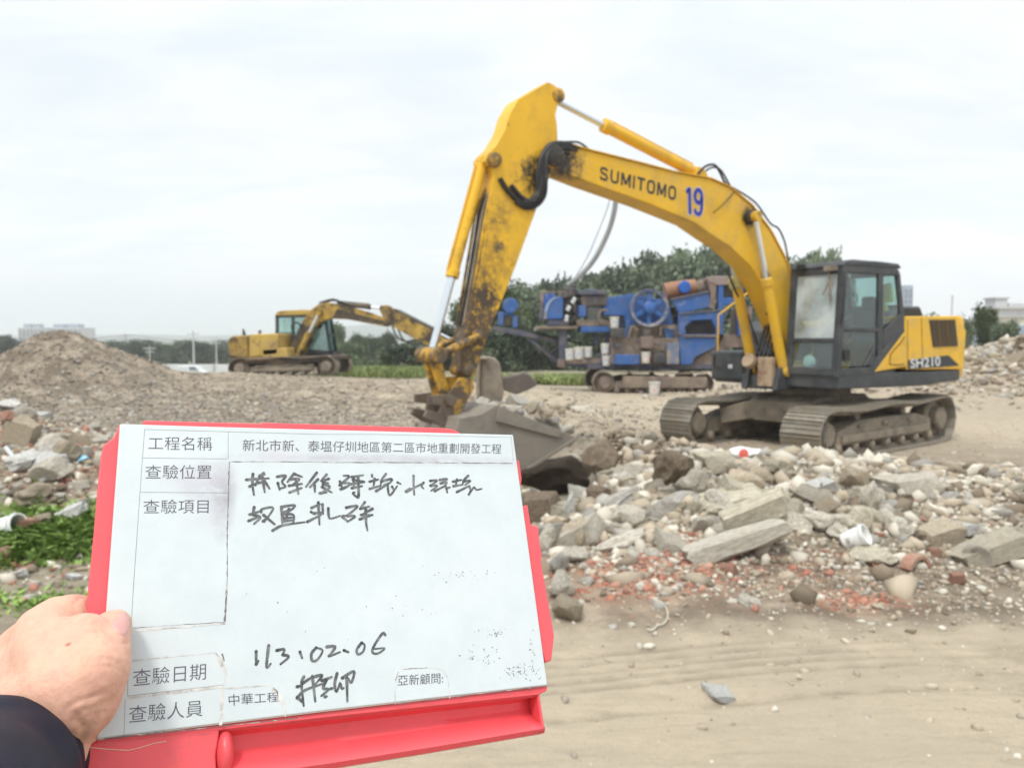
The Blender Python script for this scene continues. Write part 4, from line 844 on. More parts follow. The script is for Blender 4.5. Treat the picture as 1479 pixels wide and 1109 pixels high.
b = MB(); b.cyl((bp_[0], -.30, bp_[1]), (bp_[0], .30, bp_[1]), .07, n=16); b.build('hinge_pin', M['oily'], bkt)
# hoses
def hose(pts, r=.022, parent=EX, name='hose', m='black', res=6):
    P = [Vector(p) for p in pts]; out = []
    for i in range(len(P) - 1):
        p0, p1, p2, p3 = P[max(i - 1, 0)], P[i], P[i + 1], P[min(i + 2, len(P) - 1)]
        for k in range(res):
            t = k / res; out.append(.5 * ((2 * p1) + (p2 - p0) * t + (2 * p0 - 5 * p1 + 4 * p2 - p3) * t * t + (3 * p1 - p0 - 3 * p2 + p3) * t ** 3))
    out.append(P[-1]); b = MB(); b.tube(out, r, 7); return b.build(name, M[m], parent)
def mh(pts, yl, **k): return hose([P3(MP(x, y, yl + dy), yl + dy) for x, y, dy in pts], **k)
mh([(836, 214, 0), (810, 207, .02), (790, 213, .05), (783, 235, .08), (784, 262, .08), (779, 285, .05), (764, 296, .02), (748, 290, 0), (733, 275, 0), (722, 258, 0)], .19, r=.034)
mh([(832, 218, 0), (803, 209, .04), (785, 222, .08), (777, 250, .08), (776, 275, .06), (765, 290, .03), (752, 284, 0), (738, 268, 0)], .19, r=.034)
mh([(828, 216, 0), (800, 214, .05), (789, 228, .1), (788, 262, .1), (786, 282, .05), (776, 296, .02), (760, 300, .0), (745, 292, 0)], .19, r=.034)
mh([(822, 222, 0), (796, 218, .04), (780, 240, .06), (782, 266, .08), (772, 290, .04), (756, 292, .0)], .20, r=.034)
for k in range(4): mh([(716 - k * 3, 258, -.06 * k), (704 - k * 5, 300, -.06 * k), (695 - k * 5, 350, -.06 * k), (685 - k * 5, 410, -.06 * k), (674 - k * 5, 470, -.06 * k)], .13, r=.020, m=('yelarm', 'mudsteel', 'grease', 'yelarm')[k])
mh([(1008, 252, 0), (1020, 240, .05), (1034, 240, .08), (1046, 262, .04), (1052, 270, 0)], .12, r=.02)
mh([(1012, 254, -.1), (1026, 243, -.05), (1040, 245, 0), (1054, 268, 0), (1060, 280, 0)], .12, r=.016)
mh([(1056, 270, 0), (1090, 292, 0), (1112, 322, 0), (1124, 330, .0), (1132, 346, 0), (1136, 362, 0), (1140, 385, 0)], .15, r=.016)
mh([(835, 216, 0), (900, 231, 0), (965, 247, 0), (1020, 258, 0), (1056, 270, 0)], .05, r=.014, m='yelboom')
mh([(807, 206, 0), (826, 205, .02), (838, 207, 0), (850, 216, 0)], .12, r=.016)
mh([(1060, 278, 0), (1050, 290, .02), (1040, 300, .03), (1030, 308, .02)], .215, r=.008)
for k in range(4): hose([(1.15 - k * .02, -.12 + k * .09, 1.15), (1.32, -.12 + k * .09, 1.5), (1.12, -.10 + k * .08, 2.0), (1.0 + .1 * k, -.08 + k * .06, 2.3)], .022)
hose([P3(MP(1050, 390, -.3), -.3), P3(MP(1062, 420, -.28), -.28), P3(MP(1078, 450, -.3), -.3), P3(MP(1098, 510, -.3), -.3)], .018)
b = MB(); b.box((1.30, .12, 1.30), (.12, .3, .5)); b.cyl((1.3, -.2, 1.45), (1.42, -.2, 1.5), .13, n=14); b.build('swivel_block', mat('rusty fittings', (.22, .12, .08), .8, dirt=.5, dcol=(.4, .3, .2)), EX, bevel=.02)

# stones heaped in the bucket
for i, (px, py, s, k) in enumerate(((745, 598, .26, 'grey'), (760, 606, .30, 'pale'), (775, 614, .30, 'pale'), (792, 612, .34, 'grey'), (770, 590, .24, 'tan'), (785, 598, .26, 'tan'), (805, 624, .26, 'grey'), (815, 634, .22, 'pale'), (790, 628, .24, 'tan'), (758, 624, .3, 'grey'), (735, 590, .22, 'pale'), (820, 618, .20, 'pale'), (800, 640, .2, 'grey'), (780, 638, .26, 'pale'))):
    yl = .30 - .30 * ((i * 7) % 5) / 4; p = MP(px, py, yl); wv = MO + fxv * p[0] + lyv * yl
    rock((wv.x, wv.y, p[1]), (s * 1.2, s, s * .8), k, 'broken_stone', f'{"pale" if k == "pale" else "grey" if k == "grey" else "tan"} stone heaped in the bucket of the yellow excavator', 'stone', f'{k} stones heaped in the bucket')

# ------------------------------------------------------------------ the old excavator on the left (seen from its right side)
OY = 27.0
def SX(px, py, Y): p = at(px, py, Y); return (p.x, p.z)
def c5(x, y): return (300 + x / 4.108, 400 + y / 4.108)
def S5(pts, Y): return [SX(*c5(x, y), Y) for x, y in pts]
M['old'] = mat('faded dirty yellow', (0.50, 0.32, 0.05), 0.65, var=.2, dirt=.42, dcol=(0.20, 0.135, 0.06), ds=1.6, dsharp=.3, layers=[(.46, (.05, .038, .028), 2.2, .15)])
M['oldyel'] = mat('old yellow panels', (0.54, 0.37, 0.085), 0.6, var=.2, dirt=.40, dcol=(0.30, 0.21, .09), ds=1.5, dsharp=.3, layers=[(.30, (.10, .07, .045), 2.6, .12)])
M['soot'] = mat('oily dark steel', (0.052, 0.042, 0.034), 0.7, dirt=.35, dcol=(.19, .13, .06), ds=2, dsharp=.3)
M['teal'] = glass('old cab glass', (.45, .68, .66), .30, (.45, .72, .70))
x0, z0 = SX(*c5(440, 612), OY); z0 = hz(x0, OY)
OX = empty('excavator', (x0, OY, z0), 0, 'older dirty yellow excavator with blackened boom standing behind the gravel slope on the left', 'excavator')
def ob(name, m, par, polys, y0, y1, bevel=.02):
    for poly in polys: b = MB(); b.prism([(x - x0, z - z0) for x, z in S5(poly, OY + y0)], y0, y1); o = b.build(name, m, par, bevel=bevel)
    return o
gz = lambda py: SX(*c5(0, py), OY)[1] - z0
xa, xb = SX(*c5(188, 0), OY - 1.1)[0] - x0, SX(*c5(705, 0), OY - 1.1)[0] - x0
for s in (-1, 1): crawler(OX, s * 1.05, .55, xb, xa, .36, .36, 44, Matrix.Rotation(R(-1.5), 4, 'Y'), -1, [M['mudsteel'], M['mudsteel']], M['mudsteel'], z0=.02, rollers=6, simple=True)
b = MB(); b.span(-1.0, .9, -.8, .8, .35, .75); b.lathe([(.6, .75), (.65, .8), (.65, .95), (.55, 1.0)], n=24); b.build('car_body', M['soot'], OX, bevel=.03)
ob('deck', M['soot'], OX, [[(125, 485), (480, 470), (760, 470), (760, 495), (480, 515), (125, 512)]], -1.25, 1.25)
ob('counterweight', M['old'], OX, [[(115, 375), (135, 352), (200, 345), (240, 345), (240, 482), (125, 482)]], -1.25, 1.25, .08)
ob('engine_panel', M['oldyel'], OX, [[(243, 340), (420, 335), (418, 462), (243, 480)]], -1.25, 1.25, .05)
ob('side_door', M['oldyel'], OX, [[(250, 345), (310, 342), (310, 465), (250, 472)]], -1.275, -1.255, .01)
ob('tool_box', M['oldyel'], OX, [[(320, 430), (470, 418), (478, 480), (330, 484)]], -1.25, -.4, .03)
ob('step_plate', mat('rusty plate', (.30, .19, .10), .8, dirt=.4), OX, [[(220, 478), (385, 468), (385, 490), (220, 498)]], -1.29, -1.256, .01)
ob('exhaust_pipe', M['soot'], OX, [[(300, 315), (312, 315), (312, 338), (300, 338)], [(205, 305), (216, 325), (222, 345), (205, 345)]], -.2, -.08, .01)
cbo = MB()
def ocab(polys, y0, y1):
    for poly in polys: cbo.prism([(x - x0, z - z0) for x, z in S5(poly, OY + .6)], y0, y1)
for y in (.22, 1.10):
    ocab([[(420, 225), (440, 225), (440, 400), (420, 410)], [(515, 235), (530, 235), (530, 420), (515, 420)], [(420, 225), (590, 205), (590, 240), (420, 243)], [(590, 205), (705, 215), (705, 240), (590, 240)],
          [(700, 215), (716, 215), (752, 455), (735, 460)], [(420, 330), (520, 330), (520, 420), (420, 415)], [(420, 410), (760, 440), (760, 470), (420, 470)]], y, y + .06)
ocab([[(700, 215), (712, 215), (714, 240), (702, 240)], [(735, 445), (757, 445), (760, 470), (740, 470)], [(640, 340), (735, 340), (735, 352), (640, 352)], [(420, 225), (436, 225), (436, 240), (420, 240)]], .28, 1.10)
cb_ = cbo.build('cab', M['dark'], OX, bevel=.015)
b = MB(); b.prism([(x - x0, z - z0) for x, z in S5([(425, 212), (450, 202), (580, 196), (700, 202), (708, 218), (580, 228), (425, 232)], OY + .6)], .2, 1.18); b.build('roof', M['oldyel'], cb_, bevel=.03)
for nm, poly in (('rear_window', [(440, 240), (515, 238), (515, 332), (440, 330)]), ('front_window', [(535, 240), (702, 240), (738, 445), (535, 445)])):
    for y in (.25, 1.13):
        b = MB(); b.prism([(x - x0, z - z0) for x, z in S5(poly, OY + .6)], y - .004, y + .004); b.build(nm, M['teal'], cb_)
b = MB(); b.prism([(x - x0, z - z0) for x, z in S5([(635, 452), (760, 458), (762, 490), (635, 490)], OY + .6)], .22, 1.2); b.build('cab_base', mat('rust red base', (.24, .12, .07), .8, dirt=.4), cb_, bevel=.02)
bm_ = ob('boom', M['old'], OX, [[(520, 520), (478, 470), (500, 400), (560, 262), (610, 195), (655, 163), (700, 152), (760, 158), (850, 178), (960, 210), (1050, 245), (1080, 265), (1085, 285), (1060, 295), (950, 275), (820, 250), (725, 247), (665, 268), (625, 315), (590, 385), (570, 450)]], -.2, .2, .02)
ob('side_plate', M['soot'], bm_, [[(765, 190), (812, 198), (812, 246), (740, 246), (755, 215)], [(812, 205), (930, 232), (1045, 262), (1050, 285), (940, 268), (815, 246)], [(490, 405), (560, 270), (600, 300), (560, 380), (520, 470), (484, 462)]], -.215, -.202, 0)
ob('pin_boss', M['soot'], bm_, [[(645, 198), (675, 195), (680, 222), (650, 226)]], -.3, .3, .03)
b = MB()
def o3(x, y, yy): p = SX(*c5(x, y), OY + yy); return Vector((p[0] - x0, yy, p[1] - z0))
hydraulic('boom_cylinder', o3(530, 480, -.32), o3(660, 212, -.32), .55, .085, .05, M['old'], OX)
hydraulic('boom_cylinder', o3(560, 490, .32), o3(665, 290, .32), .6, .085, .05, M['soot'], OX)
hydraulic('arm_cylinder', o3(780, 160, 0), o3(1035, 185, 0), .72, .08, .045, M['soot'], OX)
ob('arm', M['old'], OX, [[(1018, 195), (1030, 175), (1055, 165), (1080, 172), (1115, 205), (1220, 262), (1345, 322), (1450, 400), (1600, 500), (1580, 525), (1430, 440), (1300, 405), (1200, 352), (1100, 295), (1045, 250)]], -.16, .16, .02)
hydraulic('bucket_cylinder', o3(1110, 200, 0), o3(1500, 400, 0), .6, .075, .045, M['soot'], OX)
ob('bucket', M['mudsteel'], OX, [[(1570, 500), (1640, 520), (1700, 600), (1690, 690), (1600, 720), (1540, 640), (1600, 600)]], -.55, .55, .03)
for k in range(3): hose([o3(700 - k * 20, 155, -.1 + k * .1), o3(740, 140 - k * 4, -.1 + k * .1), o3(800, 152, -.1 + k * .1), o3(870, 178, -.1 + k * .1)], .03, OX, res=4)
hose([o3(1095, 290, -.1), o3(1120, 350, -.15), o3(1170, 380, -.15), o3(1240, 375, -.1)], .03, OX, res=5)
hose([o3(1130, 310, -.1), o3(1160, 370, -.15), o3(1220, 400, -.15), o3(1290, 385, -.1)], .03, OX, res=5)
hose([o3(510, 330, -.25), o3(500, 290, -.3), o3(530, 270, -.3), o3(560, 300, -.25)], .03, OX, res=5)

# ------------------------------------------------------------------ blue crusher on crawlers
KY = 26.5
def c7(x, y): return (860 + x / 5.282, 380 + y / 5.282)
def c6(x, y): return (680 + x / 6.524, 390 + y / 6.524)
kx, _ = SX(930, 568, KY); kz = hz(kx, KY)
KO = empty('rock_crusher', (kx, KY, kz), 0, 'blue mobile rock crusher with spoked flywheel and conveyor on brown crawler tracks', 'crusher')
BLU = (0.032, 0.11, 0.34)
M['blue'] = mat('blue paint', BLU, .5, var=.18, vs=1.5, dirt=.30, dcol=(.10, .13, .20), ds=2.0, dsharp=.35, layers=[(.20, (.28, .24, .19), 3.0, .2)])
M['dblue'] = mat('dusty dark blue beams', (.045, .06, .115), .65, var=.2, dirt=.45, dcol=(.15, .13, .12), ds=2.5, dsharp=.3)
M['kdust'] = mat('dust caked steel', (.27, .215, .16), .85, var=.25, dirt=.45, dcol=(.13, .10, .09), ds=2.2, dsharp=.3)
M['kdark'] = mat('dark machinery', (.04, .042, .048), .6, dirt=.4, dcol=(.16, .13, .11), ds=4, dsharp=.3)
M['orange'] = mat('orange motor paint', (.36, .165, .08), .5, dirt=.4, dcol=(.3, .2, .13), ds=4, dsharp=.3)
M['kbrown'] = mat('rust brown steel', (.15, .105, .09), .75, dirt=.45, dcol=(.26, .2, .16), ds=2.5, dsharp=.3)
M['net'] = mat('bright blue cap', (.02, .11, .42), .45)
def K(cv, pts, yy): return [(x - kx, z - kz) for x, z in (SX(*cv(a, b), KY + yy) for a, b in pts)]
def kb(name, m, polys, y0, y1, cv=c7, par=KO, bevel=.025, ref=None):
    if name == 'body_frame' or len(polys) == 1:
        b = MB()
        for p in polys: b.prism(K(cv, p, y0 if ref is None else ref), y0, y1)
        return b.build(name, m, par, bevel=bevel)
    for p in polys: o = kb(name, m, [p], y0, y1, cv, par, bevel, ref)
    return o
def k3(cv, x, y, yy): p = SX(*cv(x, y), KY + yy); return Vector((p[0] - kx, yy, p[1] - kz))
rect = lambda a, b, c, d: [(a, b), (c, b), (c, d), (a, d)]
ta, tb_ = SX(*c7(75, 0), KY - 1.4)[0] - kx, SX(*c7(820, 0), KY - 1.4)[0] - kx
for s in (-1, 1): crawler(KO, s * 1.35, .5, tb_, ta, .37, .40, 44, Matrix.Identity(4), s, [M['kdust'], M['kdust']], M['kdust'], rollers=8, simple=True)
b = MB(); b.prism([(ta + .55, .24), (tb_ + .1, .24), (tb_ + .15, .58), (ta + .55, .62)], -1.62, -1.58); b.build('track_cover', M['kdust'], KO, bevel=.02)
kb('chassis', M['dblue'], [rect(-60, 770, 900, 810), [(40, 770), (760, 770), (740, 700), (60, 700)]], -1.1, 1.1)
kb('lower_body', M['kdust'], [rect(115, 570, 640, 775)], -1.15, 1.1)
kb('tool_box', M['blue'], [rect(148, 700, 335, 775)], -1.45, -1.16)
kb('water_tank', mat('grey blue tank', (.14, .17, .24), .6, dirt=.5, dcol=(.3, .25, .19)), [rect(545, 612, 640, 772)], -1.42, -1.16)
kb('control_box', M['kbrown'], [rect(345, 560, 445, 650)], -1.45, -1.16)
kb('hydraulic_block', M['kdark'], [rect(445, 695, 540, 765), rect(120, 500, 230, 570)], -1.4, -1.16)
# jaw housing behind the wheel
kb('jaw_housing', M['blue'], [[(60, 270), (270, 235), (560, 290), (600, 480), (560, 570), (240, 570), (220, 400), (60, 400)]], -.75, 1.0)
kb('jaw_frame', M['kdust'], [[(280, 470), (630, 470), (630, 580), (250, 580)]], -1.0, .95)
kb('side_plate', M['blue'], [[(515, 500), (600, 500), (595, 600), (540, 575)], [(230, 440), (265, 440), (255, 575), (230, 575)]], -1.1, -1.0)
kb('support_leg', M['kdust'], [[(490, 480), (505, 480), (505, 560), (490, 560)], [(270, 480), (285, 480), (262, 575), (245, 575)]], -1.22, -1.05)
# flywheel
fw = k3(c7, 410, 342, -1.25); rf_ = (k3(c7, 555, 342, -1.25) - fw).length
for yy, rr_ in ((-1.2, rf_), (1.25, rf_)):
    b = MB(); n = 48
    prof_ = [(rr_ * .84, -.10), (rr_, -.13), (rr_, .13), (rr_ * .84, .10)]
    vs = [(r_ * math.cos(2 * math.pi * j / n), h, r_ * math.sin(2 * math.pi * j / n)) for r_, h in prof_ for j in range(n)]
    b.add(vs, [((i % 4) * n + j, (i % 4) * n + (j + 1) % n, ((i + 1) % 4) * n + (j + 1) % n, ((i + 1) % 4) * n + j) for i in range(4) for j in range(n)])
    b.xform(Matrix.Translation((fw.x, yy, fw.z))); wl = b.build('flywheel', mat('worn wheel rim', (.09, .115, .20), .5, dirt=.45, dcol=(.30, .28, .26), ds=3) if yy < 0 else M['dblue'], KO, bevel=.01)
    for s in range(6):
        a = s * math.pi / 3 + .52; b = MB(); b.box((fw.x + rr_ * .46 * math.cos(a), yy, fw.z + rr_ * .46 * math.sin(a)), (rr_ * .80, .09, .13), (0, -a, 0)); b.build('spoke', M['blue'], wl, bevel=.01)
    b = MB(); b.lathe([(.10, -.2), (.17, -.17), (.2, -.1), (.2, .1)], (fw.x, yy, fw.z), 'Y', 20); b.build('hub', M['blue'], wl)
# feed hopper side
kb('feed_chute', M['blue'], [[(572, 275), (860, 213), (885, 335), (640, 385)]], -1.2, -1.12)
kb('feed_chute', M['blue'], [[(572, 275), (860, 213), (885, 335), (640, 385)]], .9, .98)
kb('feeder_floor', M['kdust'], [[(600, 330), (870, 270), (880, 320), (640, 378)]], -1.1, .88)
kb('body_frame', M['blue'], [[(632, 382), (980, 352), (980, 425), (745, 438), (632, 438)], [(632, 438), (740, 438), (685, 485), (690, 545), (632, 545)], [(885, 428), (980, 425), (980, 545), (920, 545), (920, 500)],
    [(632, 545), (932, 545), (925, 640), (765, 715), (732, 775), (650, 775)]], -1.25, -1.13)
kb('inner_panel', M['dblue'], [[(640, 400), (960, 400), (960, 560), (640, 560)]], -.6, .9)
kb('frame_rail', M['kdust'], [[(670, 548), (935, 548), (935, 566), (670, 566)]], -1.30, -1.26)
kb('column', M['blue'], [rect(938, 150, 978, 545)], -1.2, -.9); kb('column', M['blue'], [rect(1090, 150, 1130, 560)], -1.2, -.9)
kb('upper_beam', M['blue'], [[(975, 262), (1130, 262), (1130, 320), (975, 320)]], -1.15, -1.0)
kb('control_cabin', M['kdark'], [rect(930, 175, 1120, 262)], -.9, .6)
kb('canopy', mat('dusty mauve roof', (.27, .21, .20), .8, dirt=.4), [[(850, 112), (905, 98), (1130, 100), (1140, 165), (930, 170), (860, 140)]], -1.25, .9, bevel=.04)
kb('brown_panel', M['kbrown'], [[(850, 115), (910, 100), (925, 180), (910, 350), (870, 350), (880, 230)]], -1.22, -1.0)
kb('rear_arch', M['kdust'], [[(735, 775), (770, 720), (850, 680), (940, 640), (985, 640), (985, 785), (735, 785)]], -1.05, 1.0)
kb('rear_hopper', M['kbrown'], [[(985, 545), (1180, 540), (1150, 640), (930, 650)], [(1160, 330), (1200, 330), (1190, 560), (1150, 560)]], -1.0, .95)
for (xa_, xb2, y_, r_, mm) in ((530, 612, 207, 62, 'orange'), (612, 760, 190, 60, 'orange'), (765, 850, 185, 55, 'kdust')):
    p = k3(c7, xa_, y_ + 12, -.55); q_ = k3(c7, xb2, y_ - 6, -.55); b = MB(); b.cyl(p, q_, r_ / 5.282 * KY / F, n=20)
    for t in np.linspace(.15, .85, 5): b.cyl(p.lerp(q_, t - .02), p.lerp(q_, t + .02), r_ / 5.282 * KY / F * 1.06, n=20)
    b.build('motor', M[mm], KO, bevel=.015)
b = MB(); p = k3(c7, 683, 182, -.95); b.cyl(p, p + Vector((0, .5, 0)), .20, n=20); b.build('motor_cap', M['net'], KO, bevel=.03)
b = MB(); b.tube([k3(c7, 1052, 265, -1.5), k3(c7, 990, 410, -1.5), k3(c7, 900, 645, -1.5)], .03, 6); b.build('rope', M['dblue'], KO)
# engine end
kb('engine_hood', M['blue'], [[(690, 465), (697, 380), (715, 325), (750, 280), (800, 255), (850, 248), (872, 270), (872, 465)]], -.9, .2, c6, bevel=.05)
kb('hood_edge', mat('light blue edge', (.25, .33, .5), .5, dirt=.4), [[(688, 462), (695, 380), (713, 323), (748, 278), (798, 253), (803, 268), (765, 292), (735, 335), (718, 400), (716, 462)]], -.93, -.905, c6, bevel=.005)
kb('electric_box', M['blue'], [rect(662, 222, 800, 370)], .1, .9, c6); kb('electric_box_side', M['kdust'], [rect(655, 218, 684, 372)], .06, .095, c6, bevel=.005)
kb('plinth', M['dblue'], [rect(655, 372, 690, 470), rect(725, 462, 930, 525)], -.85, .5, c6)
b = MB(); rr = random.Random(3)
for i in range(34):
    x, y = rr.uniform(880, 990), rr.uniform(180, 500); p = k3(c6, x, y, rr.uniform(-.8, .3)); b.box(p, (rr.uniform(.08, .28), rr.uniform(.1, .3), rr.uniform(.08, .3)), (rr.uniform(0, 3), rr.uniform(0, 3), 0))
b.cyl(k3(c6, 930, 170, -.3), k3(c6, 930, 500, -.3), .2, n=14); b.build('engine_block', M['kdark'], KO, bevel=.01)
b = MB(); b.cyl(k3(c6, 945, 175, -.5), k3(c6, 945, 260, -.5), .20, n=16); b.build('air_filter', M['kdark'], KO, bevel=.03)
b = MB()
for x, y in ((915, 370), (925, 350), (905, 440), (960, 300), (900, 470), (975, 275)): b.box(k3(c6, x, y, -.95), (.12, .1, .10), (.3, .5, 0))
b.build('pipe_fittings', M['plate'], KO, bevel=.02)
kb('radiator', M['kdark'], [rect(1040, 240, 1282, 335)], -.8, .7, c6); kb('radiator_core', mat('grey core', (.09, .095, .09), .7), [rect(1092, 335, 1232, 480)], -.75, .6, c6)
kb('radiator_top', M['dblue'], [[(1010, 235), (1020, 195), (1130, 180), (1275, 192), (1284, 238)]], -.85, .75, c6, bevel=.04)
kb('side_box', M['blue'], [rect(1012, 335, 1090, 440)], -.85, -.2, c6)
kb('deck_beam', M['kdust'], [rect(610, 530, 1010, 556)], -.95, .8, c6); kb('deck_panel', M['blue'], [rect(1036, 532, 1312, 586)], -1.0, .8, c6); kb('deck_plate', M['kdust'], [rect(1010, 480, 1312, 530)], -.9, .8, c6)
kb('frame_post', M['dblue'], [rect(832, 545, 905, 905), rect(1165, 588, 1205, 700), rect(1270, 588, 1310, 700)], -.8, -.4, c6)
kb('frame_post', M['dblue'], [rect(850, 545, 905, 905)], .6, .9, c6)
kb('lower_shelf', M['kdust'], [rect(905, 835, 1330, 885), ], -.95, .6, c6); kb('shelf_beam', M['dblue'], [rect(905, 886, 1330, 912)], -.9, .6, c6)
kb('post_foot', M['kbrown'], [rect(822, 845, 890, 920)], -.85, -.35, c6)
b = MB(); hp = k3(c6, 1255, 440, -1.0); b.tube([hp + Vector((.17 * math.cos(a), 0, .22 * math.sin(a))) for a in np.linspace(0.8, 5.4, 16)], .035, 8); b.build('coiled_hose', M['kdust'], KO)
cvp = kb('conveyor', M['dblue'], [[(205, 528), (420, 560), (905, 672), (905, 720), (640, 655), (205, 570)]], -.5, -.42, c6)
kb('conveyor_side', M['dblue'], [[(205, 528), (420, 560), (905, 672), (905, 720), (640, 655), (205, 570)]], .38, .46, c6, par=cvp)
kb('belt', M['black'], [[(205, 530), (420, 552), (640, 588), (1050, 690), (1050, 702), (640, 606), (205, 545)]], -.41, .37, c6, par=cvp)
kb('conveyor_strut', M['dblue'], [[(515, 640), (575, 650), (850, 870), (800, 880)]], -.45, -.3, c6); kb('conveyor_strut', M['dblue'], [[(515, 640), (575, 650), (850, 870), (800, 880)]], .3, .45, c6)
kb('cross_brace', M['dblue'], [[(730, 800), (850, 700), (860, 715), (745, 825)]], -.3, .3, c6)
b = MB(); p = k3(c6, 372, 335, -.6); b.cyl(p, p + Vector((0, .5, 0)), .25, n=20); b.cyl(p + Vector((0, .4, 0)), p + Vector((0, 1.0, 0)), .2, n=16); b.build('drive_motor', M['blue'], KO, bevel=.03)
kb('motor_stand', M['blue'], [rect(255, 395, 312, 520), rect(395, 430, 440, 545), rect(312, 400, 400, 430)], -.5, .3, c6)
kb('motor_plate', M['kdust'], [rect(318, 430, 372, 530)], -.3, .2, c6)
b = MB(); b.tube([k3(c6, 600, 560, -.5), k3(c6, 660, 548, -.5), k3(c6, 720, 525, -.5)], .04, 6); b.build('pipe_rail', M['plate'], KO)

M['hosegrey'] = mat('grey hose', (.27, .28, .28), .6)
rr = random.Random(8)
for i in range(26):                                    # pipes, hoses and brackets over the machinery
    x, y = rr.uniform(110, 640), rr.uniform(480, 760); a = k3(c7, x, y, -1.24); c_ = k3(c7, x + rr.choice((-1, 1)) * rr.uniform(15, 90), y + rr.uniform(-40, 70), -1.24); b = MB()
    if i % 3: b.tube([a, Vector((c_.x, a.y - .05, a.z)), c_] if i % 2 else [a, a.lerp(c_, .5) + Vector((0, -.1, -.12)), c_], rr.uniform(.018, .04), 6)
    else: b.box(a, (rr.uniform(.1, .3), .14, rr.uniform(.08, .3)))
    b.build('pipework' if i % 3 else 'bracket', (M['kdark'], M['kbrown'], M['kdust'], M['dblue'])[i % 4], KO, bevel=.006)
for x0_, x1_, y_ in ((1000, 1310, 478), (655, 900, 205)):  # guard rails
    b = MB(); b.tube([k3(c6, x0_, y_, -.9), k3(c6, x1_, y_, -.9)], .022, 6)
    for t in np.linspace(0, 1, 5): b.tube([k3(c6, x0_ + (x1_ - x0_) * t, y_, -.9), k3(c6, x0_ + (x1_ - x0_) * t, y_ + 52, -.9)], .018, 6)
    b.build('guard_rail', M['kdust'], KO)
b = MB(); b.tube([k3(c7, 640, 390, -1.27), k3(c7, 980, 358, -1.27)], .03, 6); b.tube([k3(c7, 575, 280, -1.23), k3(c7, 862, 218, -1.23)], .035, 6); b.build('edge_rib', M['dblue'], KO)
for i in range(10): b = MB(); p = k3(c7, 650 + i * 27, 560 + (i % 2) * 3, -1.31); b.cyl(p, p + Vector((0, -.02, 0)), .035, n=8); b.build('bolt', M['kdark'], KO)
# tall hose that rises from the crusher behind the boom
hp0 = at(820, 412, KY - .4); HX = empty('water_hose', hp0, 0, 'long grey hose arching up from the blue crusher behind the yellow boom', 'hose')
hose([at(x, y, KY - .4 - d) - hp0 for x, y, d in ((820, 412, 0), (838, 398, .1), (858, 375, .2), (874, 345, .3), (884, 318, .4), (889, 292, .5), (891, 260, .6), (888, 245, .6))], .085, HX, 'hose_pipe', 'hosegrey')
hose([at(x, y, KY - .4) - hp0 for x, y in ((826, 408), (848, 372), (866, 330), (880, 292), (888, 250))], .012, HX, 'guy_wire', 'black')

# white pails
def pail(loc, h, name='pail', label='', group=None, red=False, tilt=(0, 0, 0)):
    o = empty(name, loc, 0, label, 'pail', group); o.rotation_euler = tilt
    b = MB(); r_ = h * .42; b.lathe([(r_ * .80, 0), (r_ * .84, h * .02), (r_ * .97, h * .90), (r_ * 1.05, h * .90), (r_ * 1.05, h * .96), (r_, h), (r_ * .92, h), (r_ * .78, h * .05)], n=22); bd = b.build('body', PL['w'], o)
    b = MB(); a_ = np.linspace(math.pi * 1.15, math.pi * 1.85, 8); v = []
    for z in (.28, .68):
        k = r_ * (.84 + .13 * z) * 1.008; v += [(k * math.cos(t), k * math.sin(t), h * z) for t in a_]
    b.add(v, [(i, i + 1, i + 9, i + 8) for i in range(7)]); b.build('printed_label', PL['r' if red else 'b'], o)
    return o
PL = dict(w=mat('scuffed pail plastic', (.62, .61, .57), .5, var=.15, vs=6, dirt=.4, dcol=(.40, .37, .31), ds=5, dsharp=.4), b=mat('blue print', (.25, .33, .55), .5, dirt=.5, dcol=(.7, .7, .68), ds=14, dsharp=.1), r=mat('red print', (.6, .2, .18), .5, dirt=.55, dcol=(.75, .7, .68), ds=14, dsharp=.1))
for (px, pb, hpx, lab, red, dy) in ((933, 850, 125, 'white pail leftmost on the shelf of the blue crusher', 0, -.9), (1018, 840, 132, 'middle white pail on the crusher shelf between two others', 0, -.9), (1105, 822, 112, 'white pail with blue print, rightmost of three on the crusher shelf', 0, -.9),
                                   (1276, 902, 112, 'lower white pail of the two stacked beside the crusher shelf', 0, -1.1), (1265, 790, 112, 'upper white pail of the stack of two beside the crusher shelf', 0, -1.1)):
    p = at(*c6(px, pb), KY + dy); pail(p, hpx * .88 / 6.524 * (KY + dy) / F, label=lab, group='white pails kept on the crusher')
p = at(*c7(145, 495), KY - 1.2); pail(p, 80 / 5.282 * KY / F, label='white pail hung high up left of the crusher flywheel', group='white pails kept on the crusher')
p = at(*c7(383, 762), KY - 1.35); pail(p, 80 / 5.282 * KY / F, label='white pail with red print under the crusher flywheel', group='white pails kept on the crusher', red=True)
g = hit(945, 571); pail(g, 105 / 5.282 * g.y / F, label='white pail standing on the bare ground in front of the crusher track', red=True)
g = hit(930, 576); rock((g.x, g.y, g.z + .04), (.16, .1, .1), 'white', 'plaster_piece', 'white scrap lying on the ground beside the lone white pail', 'plaster piece')

